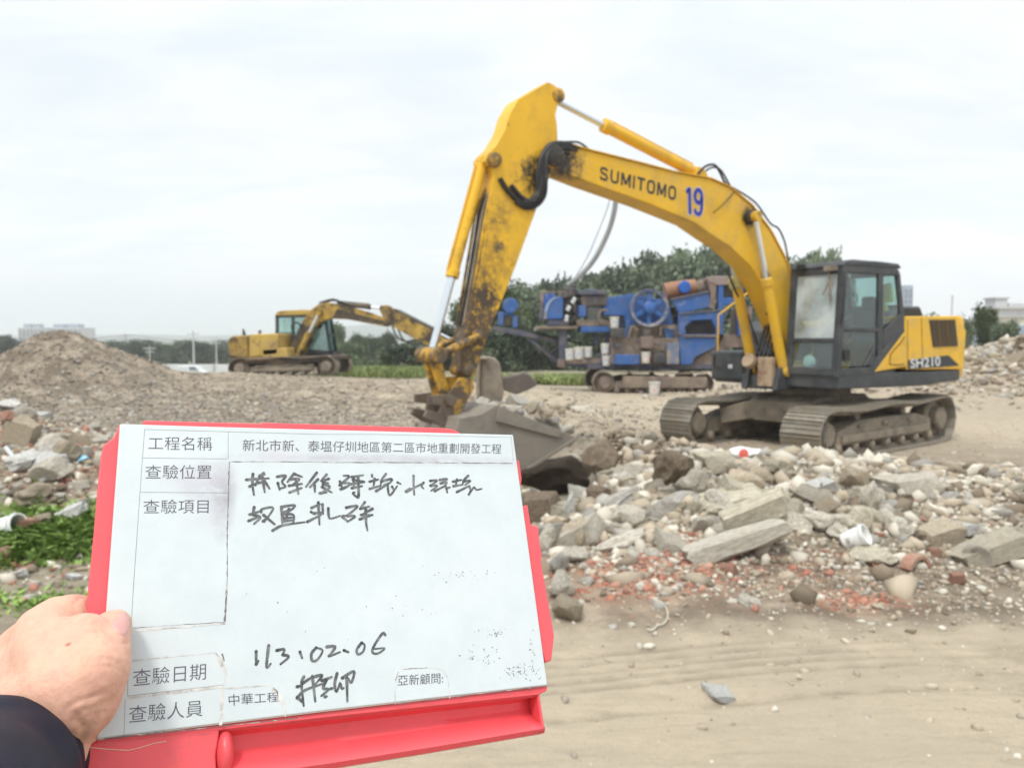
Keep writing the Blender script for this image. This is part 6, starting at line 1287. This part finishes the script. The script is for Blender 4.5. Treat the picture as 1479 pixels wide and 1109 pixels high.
# lower front with the grip channel: a profile across the channel swept along the board
b = MB(); plate(b, [(139.5, 1068.5), (318, 1046.5), (316, 1064), (312, 1090), (314, 1135), (117, 1135), (120, 1080)], .0035, .011); b.build('lower_panel', M['red'], BD, bevel=.0015)
b = MB(); plate(b, [(139.5, 1067.5), (470, 1027), (791, 990), (790, 997), (778, 1003), (470, 1036), (318, 1054), (139.5, 1074)], .0032, .0068); b.build('sheet_ledge', M['red'], BD, bevel=.0008)
top_e, bot_e = [(318, 1051), (470, 1034), (620, 1017), (777, 1001)], [(316, 1128), (470, 1106), (620, 1082), (785, 1054)]
def lerp2(e, t):
    k = t * (len(e) - 1); i = min(int(k), len(e) - 2); f = k - i; return (e[i][0] * (1 - f) + e[i + 1][0] * f, e[i][1] * (1 - f) + e[i + 1][1] * f)
cs = [(0, .006), (.02, .016), (.12, .021), (.38, .0225), (.58, .020), (.74, .0125), (.86, .007), (.95, .0045), (1.0, .006), (1.02, .014)]
b = MB(); nS = 24; vs = []
for i in range(nS + 1):
    t = i / nS; a, c_ = lerp2(top_e, t), lerp2(bot_e, t)
    for v, dz in cs: vs.append(BP(a[0] + (c_[0] - a[0]) * v, a[1] + (c_[1] - a[1]) * v, .006) + Vector((0, 0, dz - .006)))
k = len(cs); b.add(vs, [(i * k + j, (i + 1) * k + j, (i + 1) * k + j + 1, i * k + j + 1) for i in range(nS) for j in range(k - 1)])
o = b.build('grip_channel', M['red'], BD); sm = o.modifiers.new('thick', 'SOLIDIFY'); sm.thickness = .002; sm.offset = 1
o.data.polygons.foreach_set('use_smooth', [True] * len(o.data.polygons))
b = MB(); plate(b, [(776, 1001), (779.5, 1001), (787.5, 1053.5), (783, 1055.5)], .0045, .022); b.build('channel_end', M['red'], BD, bevel=.001)
b = MB()
p = BP(324, 1086, .010); me_ = [(0.0001, -.0105), (.004, -.0095), (.0075, -.006), (.0095, -.0005), (.0095, .006)]
b.lathe(me_, (0, 0, 0), 'Z', 20); b.xform(Matrix.Translation(p) @ Matrix.Diagonal((.62, 1.55, 1, 1))); b.build('rounded_boss', M['red'], BD, ang=80)
b = MB(); b.tube([BP(x, y, .0032) for x, y in ((124, 1078), (150, 1081), (185, 1083), (203, 1079), (222, 1073), (240, 1070))], .00022, 5); b.build('crack', mat('pale crack', (.85, .62, .45), .6), BD)
# rules, tape edges
def line(pix, w_, m, name, par=SHEET, dz=-.00012):
    b = MB(); P = [BP(x, y, dz) for x, y in pix]; vs = []
    for i, p in enumerate(P):
        d = (P[min(i + 1, len(P) - 1)] - P[max(i - 1, 0)]).normalized(); n = Vector((-d.y, d.x, 0)); ww = w_[i] if isinstance(w_, (list, tuple)) else w_; vs += [p - n * ww / 2, p + n * ww / 2]
    b.add(vs, [(2 * i, 2 * i + 1, 2 * i + 3, 2 * i + 2) for i in range(len(P) - 1)]); return b.build(name, m, par)
def L1(x, y): return (100 + x / 4.108, 590 + y / 4.108)
def L2(x, y): return (320 + x / 3.215, 600 + y / 3.215)
def L3(x, y): return (120 + x / 4.108, 840 + y / 4.108)
def L4(x, y): return (440 + x / 3.892, 880 + y / 3.892)
for pts in ([L1(447, 123), L1(1479, 152), L2(700, 87), L2(1345, 101)], [L1(447, 123), L1(420, 495), L1(380, 1068), L3(300, 0), L3(285, 265)], [L1(435, 292), L1(935, 298)], [L1(943, 138), L1(943, 300)], [L1(420, 495), L1(935, 499)], [L2(1345, 101), L2(1355, 214)], [L3(268, 480), L3(264, 675)], [L3(250, 700), L3(243, 912)], [L3(264, 676), L3(835, 610)]):
    line(pts, .00028, M['rule'], 'ruled_line')
rr = random.Random(5)
def ragged(p0, p1, n, amp): return [(p0[0] + (p1[0] - p0[0]) * i / n + rr.uniform(-amp, amp), p0[1] + (p1[1] - p0[1]) * i / n + rr.uniform(-amp, amp)) for i in range(n + 1)]
def rag_line(p0, p1, n, w0, w1, m, name, amp=.4): return line(ragged(p0, p1, n, amp), [rr.uniform(w0, w1) for _ in range(n + 1)], m, name)
rag_line(L2(40, 213), L2(1352, 221), 40, .0003, .0009, M['edge'], 'tape_edge'); rag_line(L1(950, 316), L1(938, 700), 26, .0003, .0009, M['edge'], 'tape_edge'); rag_line(L1(938, 700), L3(855, 10), 26, .0002, .0008, M['edge'], 'tape_edge'); rag_line(L3(855, 10), L3(840, 236), 18, .0006, .0016, M['edge'], 'tape_edge')
rag_line(L3(840, 238), L3(300, 272), 20, .0002, .0005, M['edge'], 'tape_edge')
for p0, p1, w0, w1 in ((L3(300, 292), L3(845, 246), .0006, .0016), (L3(285, 466), L3(780, 420), .0003, .0010), (L3(272, 686), L3(835, 620), .0012, .0020), (L3(828, 640), L3(815, 850), .0014, .0022), (L3(838, 632), L3(1110, 612), .0005, .0012)): rag_line(p0, p1, 18, w0, w1, M['tape'], 'tape_strip', .3)
line([L3(785, 418), L3(815, 470), L3(840, 520), L3(852, 560)], [.0006, .0030, .0022, .0008], M['tape'], 'tape_strip'); line([L3(825, 425), L3(838, 470)], [.0012, .0006], M['edge'], 'tape_edge'); line([L3(842, 560), L3(838, 612)], .0006, M['tape'], 'tape_strip')
line([L3(1112, 614), L3(1150, 660), L3(1190, 720), L3(1205, 770), L3(1198, 800)], [.0008, .0032, .0022, .001, .0006], M['tape'], 'tape_strip'); line([L3(1125, 625), L3(1155, 655)], [.0006, .0012], M['edge'], 'tape_edge')
for pts in ([L4(510, 525), L4(508, 440), L4(526, 352)], [L4(550, 335), L4(690, 325)], [L4(700, 322), L4(770, 335), L4(805, 380), L4(812, 440), L4(815, 500)]): line(pts, .0005, M['tape'], 'tape_strip')
line([L4(510, 400), L4(526, 350)], .0005, M['edge'], 'tape_edge'); rag_line(L4(560, 334), L4(690, 326), 8, .0002, .0006, M['edge'], 'tape_edge')
rag_line(L3(75, 934), L3(480, 890), 16, .0004, .0012, M['edge'], 'tape_edge', .2); rag_line(L3(480, 891), L3(1300, 805), 24, .0002, .0008, M['edge'], 'tape_edge', .2); rag_line(L4(500, 530), L4(1365, 428), 24, .0002, .0007, M['edge'], 'tape_edge', .2)
# printed words
for body, q_, em in (('工程名稱', [L1(470, 166), L1(848, 168), L1(847, 249), L1(469, 244)], -.006), ('查驗位置', [L1(452, 334), L1(845, 334), L1(843, 416), L1(451, 416)], -.006), ('查驗項目', [L1(440, 540), L1(828, 537), L1(826, 620), L1(440, 622)], -.006),
                     ('新北市新、泰塭仔圳地區第二區市地重劃開發工程', [L2(98, 110), L2(1300, 132), L2(1298, 178), L2(97, 164)], -.002),
                     ('查驗日期', [L3(298, 518), L3(730, 480), L3(728, 578), L3(296, 620)], -.006), ('查驗人員', [L3(275, 734), L3(710, 697), L3(708, 795), L3(270, 838)], -.006), ('中華工程', [L3(862, 666), L3(1162, 652), L3(1160, 708), L3(866, 736)], -.002), ('亞新顧問:', [L4(525, 368), L4(778, 354), L4(779, 413), L4(524, 428)], -.002)):
    text_on('printed_words', body, [BP(x, y, -.00016) for x, y in q_], M['print'], SHEET, em)
# handwriting
def HA(p): return (340 + p[0] / 6.7227, 660 + p[1] / 6.7227)
def HB(p): return (520 + p[0] / 7.784, 660 + p[1] / 7.784)
def HC(p): return (350 + p[0] / 6.430, 900 + p[1] / 6.430)
WA = [[(105, 220), (200, 212), (325, 205)], [(170, 162), (165, 260), (180, 368)], [(135, 285), (190, 262), (235, 240)], [(275, 155), (225, 205), (195, 275)], [(262, 195), (285, 340)], [(235, 180), (285, 168)], [(282, 230), (332, 305)], [(215, 250), (290, 240)],
      [(405, 190), (490, 180), (452, 240), (487, 285), (440, 302)], [(412, 250), (430, 318)], [(570, 158), (505, 242)], [(570, 162), (648, 192)], [(525, 215), (622, 213), (560, 262)], [(520, 277), (648, 258)], [(590, 230), (612, 356)], [(525, 342), (645, 298)],
      [(790, 150), (685, 288)], [(802, 215), (722, 292)], [(768, 268), (772, 338)], [(885, 168), (830, 232)], [(908, 210), (840, 237), (902, 252)], [(850, 262), (918, 290), (828, 348)], [(840, 288), (936, 342)], [(820, 350), (885, 340)],
      [(1012, 272), (1105, 188), (1050, 180)], [(1015, 235), (1042, 312)], [(1020, 312), (1092, 280), (1105, 250), (1040, 255)], [(1128, 192), (1242, 174)], [(1140, 220), (1252, 236)], [(1120, 262), (1255, 240)], [(1130, 300), (1232, 280)], [(1192, 185), (1196, 372), (1180, 386), (1140, 350), (1160, 340)], [(1146, 200), (1150, 300)],
      [(182, 485), (168, 560)], [(138, 556), (242, 524)], [(172, 560), (242, 582), (180, 648)], [(128, 618), (222, 580)], [(248, 532), (265, 502), (368, 494), (280, 628)], [(272, 560), (382, 652)], [(268, 622), (292, 602)],
      [(445, 482), (578, 466), (528, 522)], [(450, 490), (455, 532), (562, 500)], [(455, 558), (455, 642)], [(450, 550), (562, 560), (560, 642)], [(470, 592), (552, 586)], [(470, 622), (556, 612)], [(362, 712), (460, 662), (672, 630)], [(520, 502), (488, 602)],
      [(738, 492), (822, 454)], [(734, 530), (772, 552)], [(846, 458), (850, 552)], [(760, 546), (852, 534)], [(805, 438), (816, 654)], [(698, 627), (832, 558)], [(902, 494), (905, 560), (925, 595), (1018, 568)],
      [(1075, 490), (1187, 474), (1090, 560), (1040, 566)], [(1085, 570), (1162, 574), (1085, 628)], [(1038, 580), (1092, 622)], [(1256, 436), (1208, 502)], [(1212, 500), (1302, 478)], [(1332, 500), (1222, 562)], [(1208, 602), (1334, 558)], [(1265, 500), (1270, 640), (1283, 712)], [(1220, 560), (1325, 562)]]
WB = [[(135, 200), (137, 226)], [(108, 275), (207, 250)], [(165, 240), (150, 342)], [(108, 356), (232, 320)], [(292, 188), (240, 260), (235, 312)], [(240, 272), (357, 245), (330, 292), (268, 312)], [(178, 382), (332, 290)], [(310, 300), (322, 410), (350, 418), (417, 325)], [(360, 330), (382, 372)], [(422, 284), (458, 301)],
      [(602, 208), (603, 320), (610, 424)], [(513, 386), (562, 348)], [(520, 390), (717, 288)], [(715, 286), (690, 322), (714, 352)], [(788, 266), (867, 262), (790, 320)], [(790, 320), (867, 322), (798, 378)], [(838, 382), (932, 334)], [(893, 256), (982, 245), (905, 292)], [(905, 296), (977, 285), (930, 342)], [(960, 318), (982, 398)], [(975, 350), (1014, 338)],
      [(1043, 276), (1142, 254)], [(1090, 250), (1075, 322)], [(1048, 326), (1142, 310)], [(1217, 208), (1165, 260), (1153, 312)], [(1165, 272), (1242, 265), (1180, 312)], [(1088, 392), (1232, 320)], [(1230, 330), (1242, 380), (1218, 428), (1280, 340), (1310, 367), (1368, 354)]]
WC = [[(128, 258), (128, 382)], [(128, 378), (150, 345)], [(245, 203), (225, 402), (264, 372)], [(318, 250), (390, 240), (372, 290)], [(375, 290), (432, 308), (353, 378)], [(535, 263), (556, 322)], [(685, 224), (642, 280), (650, 345), (700, 332), (746, 250), (690, 225)], [(783, 216), (862, 214), (830, 270), (803, 305), (908, 264)], [(943, 248), (988, 266)], [(1110, 178), (1064, 240), (1075, 286), (1122, 260), (1136, 200), (1108, 178)], [(1327, 106), (1300, 94), (1222, 210), (1210, 270), (1262, 276), (1322, 230), (1230, 236)],
      [(508, 586), (537, 580)], [(572, 494), (550, 560), (570, 764)], [(508, 692), (580, 620), (742, 560)], [(553, 560), (642, 500)], [(650, 490), (678, 724)], [(650, 500), (742, 480), (680, 560)], [(510, 682), (562, 732)], [(738, 530), (832, 495)], [(782, 520), (750, 600), (802, 610), (733, 672)], [(768, 680), (786, 676)], [(820, 605), (842, 600)], [(880, 463), (858, 560), (875, 632), (907, 550)], [(908, 560), (925, 602), (942, 598)], [(928, 506), (1037, 444), (1012, 548), (985, 510)], [(970, 500), (976, 724)]]
def smooth(P, n=5):
    out = []
    for i in range(len(P) - 1):
        p0, p1, p2, p3 = [np.array(P[j], float) for j in (max(i - 1, 0), i, i + 1, min(i + 2, len(P) - 1))]
        for k in range(n): t = k / n; out.append(tuple(.5 * ((2 * p1) + (p2 - p0) * t + (2 * p0 - 5 * p1 + 4 * p2 - p3) * t * t + (3 * p1 - p0 - 3 * p2 + p3) * t ** 3)))
    return out + [tuple(P[-1])]
def writing(name, strokes, cv, wd):
    b = MB()
    for si, s in enumerate(strokes):
        P = [BP(*cv(p), -.0002 - .000006 * (si % 9)) for p in smooth(s)]; n = len(P); vs = []
        for i, p in enumerate(P):
            d = (P[min(i + 1, n - 1)] - P[max(i - 1, 0)]).normalized(); q = Vector((-d.y, d.x, 0)); w_ = wd * (1.05 - .45 * i / n) * rr.uniform(.9, 1.1); vs += [p - q * w_ / 2, p + q * w_ / 2]
        b.add(vs, [(2 * i, 2 * i + 1, 2 * i + 3, 2 * i + 2) for i in range(n - 1)])
        for e, w_ in ((P[0], wd * .52), (P[-1], wd * .3)): b.add([e + Vector((w_ * math.cos(a), w_ * math.sin(a), 0)) for a in np.linspace(0, 6.28, 9)[:-1]], [tuple(range(8))])
    return b.build(name, M['pen'], SHEET)
writing('handwriting', WA, HA, .0021); writing('handwriting', WB, HB, .0020); writing('handwritten_date', WC[:11], HC, .0020); writing('signature', WC[11:], HC, .0021)
b = MB()
for cx, cy, sx, sy, n in ((665, 828, 30, 8, 22), (700, 945, 25, 14, 24), (755, 968, 26, 10, 60), (770, 935, 5, 22, 14), (720, 914, 20, 6, 22), (680, 950, 5, 3, 5), (420, 870, 90, 60, 8), (600, 900, 60, 40, 8)):
    for _ in range(n):
        p = BP(rr.gauss(cx, sx * .6), rr.gauss(cy, sy * .6), -.00015)
        if abs(p.x) < .146 and abs(p.y) < .097:
            a = rr.uniform(0, 6.28); l, w_ = rr.uniform(.0002, .0011), rr.uniform(.00015, .0004); d, q = Vector((math.cos(a), math.sin(a), 0)), Vector((-math.sin(a), math.cos(a), 0)); b.quad(p - d * l, p + q * w_, p + d * l, p - q * w_)
tag(b.build('ink_specks', M['print'], SHEET), kind='stuff')

# ------------------------------------------------------------------ the person holding it: left hand and jacket sleeve
bz = (BO + BN * 0 - Vector((0, 0, CAMH))).dot(BN) / ray(168, 905).dot(BN) * ray(168, 905).y        # depth of the sheet under the thumb
PZ = lambda x, y, Y: at(x, y, Y)
r0 = PZ(60, 1000, bz - .03); PE = empty('person', r0, 0, 'person in a dark navy jacket, only the left hand holding the red board is seen', 'person')
def capsule(bm, p, q, a, c, n=10):
    """a chain of balls from p (radius a) to q (radius c)"""
    p, q = Vector(p), Vector(q)
    for i in range(n + 1):
        t = i / n; s = a + (c - a) * t; bmesh.ops.create_icosphere(bm, subdivisions=3, radius=s, matrix=Matrix.Translation(p.lerp(q, t) - r0))
bm = bmesh.new()
def jc(P, n=9):
    for (x, y, Y, r_), (x2, y2, Y2, r2) in zip(P[:-1], P[1:]): capsule(bm, PZ(x, y, Y), PZ(x2, y2, Y2), r_ / 1000, r2 / 1000, n)
z0_ = bz
# forearm, wrist, back of the hand
jc([(-140, 1290, z0_ - .17, 30), (-20, 1130, z0_ - .085, 28), (30, 1070, z0_ - .052, 28), (64, 1015, z0_ - .040, 31)], 12)
jc([(64, 1015, z0_ - .040, 31), (72, 955, z0_ - .026, 25), (68, 913, z0_ - .012, 18)], 10)
jc([(68, 915, z0_ - .012, 17), (40, 940, z0_ - .006, 18.5), (12, 968, z0_ - .002, 20)], 8)
jc([(50, 1018, z0_ - .030, 30), (30, 975, z0_ - .012, 25), (18, 965, z0_ + .000, 21)], 10)
# index finger: over the edge and behind the case
jc([(68, 913, z0_ - .012, 18), (86, 899, z0_ - .004, 16.5), (108, 886, z0_ + .012, 12.6), (128, 892, z0_ + .040, 10.5), (170, 905, z0_ + .050, 9), (215, 912, z0_ + .056, 7.5)], 8)
# the other three fingers curl behind the case too
jc([(40, 955, z0_ - .004, 17), (74, 940, z0_ + .030, 11), (120, 950, z0_ + .052, 10.5), (170, 960, z0_ + .060, 9.5), (225, 968, z0_ + .066, 7.5)], 8)
jc([(25, 985, z0_ - .004, 16), (60, 988, z0_ + .034, 10.5), (110, 1005, z0_ + .056, 10), (160, 1015, z0_ + .064, 9), (205, 1020, z0_ + .068, 7)], 8)
jc([(5, 1010, z0_ - .006, 15), (50, 1030, z0_ + .034, 9.5), (100, 1050, z0_ + .054, 8.5), (140, 1058, z0_ + .060, 7.5), (175, 1062, z0_ + .064, 6)], 8)
# thumb: ball of the thumb, knuckle near the viewer, tip pressed on the sheet
jc([(62, 1030, z0_ - .050, 30), (100, 1002, z0_ - .050, 28), (132, 968, z0_ - .046, 20.5), (146, 948, z0_ - .038, 16.0)], 12)
jc([(146, 948, z0_ - .038, 16.0), (155, 924, z0_ - .024, 12.8), (161, 909, z0_ - .0135, 11.6), (165, 904, z0_ - .0105, 10.4)], 12)
jc([(122, 905, z0_ - .012, 5), (140, 915, z0_ - .022, 9), (120, 930, z0_ - .034, 18)], 8)
jc([(100, 1002, z0_ - .050, 28), (80, 950, z0_ - .034, 24)], 6); jc([(112, 1048, z0_ - .050, 10), (104, 1080, z0_ - .055, 9), (92, 1130, z0_ - .062, 9)], 6)
me = bpy.data.meshes.new('hand'); bm.to_mesh(me); bm.free()
tmp = bpy.data.objects.new('tmp', me); C.objects.link(tmp)
rm = tmp.modifiers.new('r', 'REMESH'); rm.mode = 'VOXEL'; rm.voxel_size = .0014; sm = tmp.modifiers.new('s', 'SMOOTH'); sm.factor = .5; sm.iterations = 14
dg = bpy.context.evaluated_depsgraph_get(); me = bpy.data.meshes.new_from_object(tmp.evaluated_get(dg)); bpy.data.objects.remove(tmp); me.name = 'hand'
# fine creases pressed into the real surface
P = np.zeros(len(me.vertices) * 3); me.vertices.foreach_get('co', P); P = P.reshape(-1, 3); Nn = np.zeros(len(me.vertices) * 3); me.vertices.foreach_get('normal', Nn); Nn = Nn.reshape(-1, 3)
def crease(P, pix, wd, dep):
    Q = np.array([tuple(PZ(x, y, Y) - r0) for x, y, Y in smooth3(pix)]); oo = np.array((0, 0, CAMH)) - np.array(r0)
    v = P - oo; q = Q - oo; vd = v / np.linalg.norm(v, axis=1)[:, None]; qd = q / np.linalg.norm(q, axis=1)[:, None]
    a = np.full(len(P), 9.0)
    for i in range(len(qd)): a = np.minimum(a, np.linalg.norm(vd - qd[i], axis=1))
    front = (Nn * -vd).sum(1) > .1
    return P - Nn * (dep * np.exp(-(a * .43 / wd) ** 2) * front)[:, None]
def smooth3(P, n=10): return [tuple(p) for p in smooth(P, n)]
P = P + Nn * (.00022 * fbm(P[:, 0] * 210 + P[:, 2] * 120, P[:, 1] * 210 - P[:, 2] * 160, 3, 3))[:, None]
for pix, wd, dep in (([(138, 899, .4), (150, 905, .4), (163, 917, .4), (176, 926, .4), (184, 928, .4)], .0013, .0012), ([(70, 886, .4), (95, 893, .4), (118, 899, .4)], .0030, .0010), ([(172, 958, .4), (160, 952, .4), (148, 950, .4)], .0010, .0005), ([(176, 968, .4), (162, 963, .4), (150, 962, .4)], .0010, .0004), ([(150, 985, .4), (120, 975, .4), (95, 985, .4)], .004, -.0006), ([(30, 905, .4), (45, 950, .4), (50, 1000, .4)], .004, -.0007), ([(75, 880, .4), (80, 930, .4), (78, 970, .4)], .004, -.0006), ([(56, 890, .4), (62, 950, .4)], .004, .0007), ([(150, 1000, .4), (130, 1008, .4), (112, 1012, .4), (100, 1022, .4)], .0012, .0007), ([(140, 1036, .4), (122, 1050, .4), (108, 1058, .4), (98, 1062, .4)], .0012, .0010), ([(128, 1052, .4), (116, 1070, .4), (108, 1090, .4)], .0012, .0009), ([(122, 1050, .4), (112, 1040, .4), (108, 1030, .4)], .0016, .0010), ([(133, 1046, .4), (118, 1062, .4), (105, 1068, .4)], .0014, .0012), ([(160, 1012, .4), (138, 1022, .4), (120, 1028, .4), (108, 1040, .4)], .0018, .0009), ([(150, 1028, .4), (128, 1034, .4), (112, 1046, .4)], .0014, .0008),
                     ([(120, 860, .4), (108, 872, .4), (112, 890, .4)], .0016, .0007), ([(176, 938, .4), (166, 930, .4), (152, 928, .4)], .0012, .0005), ([(180, 946, .4), (168, 938, .4)], .0010, .0004), ([(60, 900, .4), (52, 912, .4), (40, 920, .4)], .0022, .0006), ([(100, 905, .4), (118, 915, .4), (130, 926, .4)], .0030, .0009)):
    P = crease(P, pix, wd, dep)
me.vertices.foreach_set('co', P.ravel()); me.update()
SK = mat('skin', (.70, .41, .295), .46, spots=[(tuple(PZ(99, 932, z0_ - .052) - r0), .0016, (.36, .13, .09), .5)], var=.07, vs=30, bump=.6, bs=420, spec=.35, layers=[(.36, (.70, .35, .275), 26, .4), (.34, (.69, .43, .28), 42, .4), (.24, (.60, .31, .24), 160, .4)])
pb = SK.node_tree.nodes['Principled BSDF']; pb.inputs['Subsurface Weight'].default_value = .12; pb.inputs['Subsurface Radius'].default_value = (.006, .0025, .0015); pb.inputs['Subsurface Scale'].default_value = .6
me.materials.clear(); me.materials.append(SK); me.polygons.foreach_set('use_smooth', [True] * len(me.polygons)); link('hand', me, PE)
# thumb nail
c0 = PZ(177, 899, z0_ - .0165) - r0; nb = MB(); nu = (PZ(187, 889, z0_ - .006) - PZ(165, 912, z0_ - .028)).normalized(); vw = (PZ(172, 903, z0_ - .0165) - Vector((0, 0, CAMH))).normalized(); sd_ = nu.cross(vw).normalized(); nn_ = sd_.cross(nu).normalized()
vs = []; NU, NV = 9, 9
SKN = mat('thumb nail', (.66, .33, .29), .28, var=.05, vs=200, spec=.5)
hb = bpy.data.meshes.new('x')
from mathutils.bvhtree import BVHTree
bv = BVHTree.FromPolygons([tuple(p) for p in P], [tuple(f.vertices) for f in me.polygons])
cen_t = PZ(163, 907, z0_ - .011) - r0
def on_skin(px, py, lift):
    o = Vector((0, 0, CAMH)) - r0; h = bv.ray_cast(o, ray(px, py).normalized()); return None if h[0] is None else h[0] + h[1] * lift
out_l = [(160, 905), (164, 895), (171, 888), (178, 885), (184, 888), (187, 896), (186, 906), (183, 915), (178, 918), (170, 914)]
cn = np.mean(np.array(out_l), 0); rings = []
for k, (s, lf) in enumerate(((1.0, -.0001), (.94, .0005), (.75, .0008), (.45, .0010), (.12, .0011))):
    ring = []
    for x, y in smooth(out_l + out_l[:1], 3)[:-1]:
        q = on_skin(cn[0] + (x - cn[0]) * s, cn[1] + (y - cn[1]) * s, lf); ring.append(q if q else ring[-1] if ring else Vector((0, 0, 0)))
    rings.append(ring)
n = len(rings[0]); nb.add([p for r_ in rings for p in r_], [(i * n + j, i * n + (j + 1) % n, (i + 1) * n + (j + 1) % n, (i + 1) * n + j) for i in range(len(rings) - 1) for j in range(n)] + [tuple(range((len(rings) - 1) * n, len(rings) * n))])
nb.build('thumb_nail', SKN, PE, ang=70)
# sleeve
ax0, ax1 = PZ(14, 1100, z0_ - .056), PZ(-150, 1290, z0_ - .19); d = (ax1 - ax0).normalized(); a_ = d.cross(Vector((0, 0, 1))).normalized(); c_ = d.cross(a_)
b = MB(); nA = 56; vs = []; prof_ = [(-.004, .0385), (-.001, .0405), (.004, .0415), (.011, .0418), (.0135, .0398), (.016, .0416), (.022, .0428), (.03, .0434), (.04, .0442), (.05, .0450), (.065, .0460), (.08, .0470), (.12, .049), (.17, .051)]
for s, r_ in prof_:
    for j in range(nA):
        t = 2 * math.pi * j / nA; f = 1 + .05 * math.sin(t * 2 + s * 150) * sstep(.015, .04, s) + .03 * math.sin(t * 5 - s * 230) * sstep(.012, .04, s); vs.append(ax0 + d * s + (a_ * math.cos(t) + c_ * math.sin(t)) * r_ * float(f) - r0)
k = len(prof_); b.add(vs, [(i * nA + j, i * nA + (j + 1) % nA, (i + 1) * nA + (j + 1) % nA, (i + 1) * nA + j) for i in range(k - 1) for j in range(nA)])
sl = b.build('sleeve', mat('navy jacket cloth', (.010, .011, .024), .6, var=.2, vs=60, bump=.15, bs=700, spec=.22), PE, ang=80); so = sl.modifiers.new('thick', 'SOLIDIFY'); so.thickness = .003; so.offset = -1; sl.modifiers.new('sub', 'SUBSURF').render_levels = 1

# ------------------------------------------------------------------ the hazy air
hb_ = MB(); hb_.span(-4300, 4300, -4300, 4300, -14, 150); HZ = bpy.data.materials.new('pale haze'); HZ.use_nodes = True; nt = HZ.node_tree; nt.nodes.clear()
ho = nt.nodes.new('ShaderNodeOutputMaterial'); hv = nt.nodes.new('ShaderNodeVolumePrincipled'); hv.inputs['Density'].default_value = .0008; hv.inputs['Color'].default_value = (.93, .96, 1.0, 1); hv.inputs['Anisotropy'].default_value = .2
nt.links.new(hv.outputs[0], ho.inputs['Volume']); tag(hb_.build('haze', HZ), 'thin pale haze in the air', 'haze', kind='stuff')
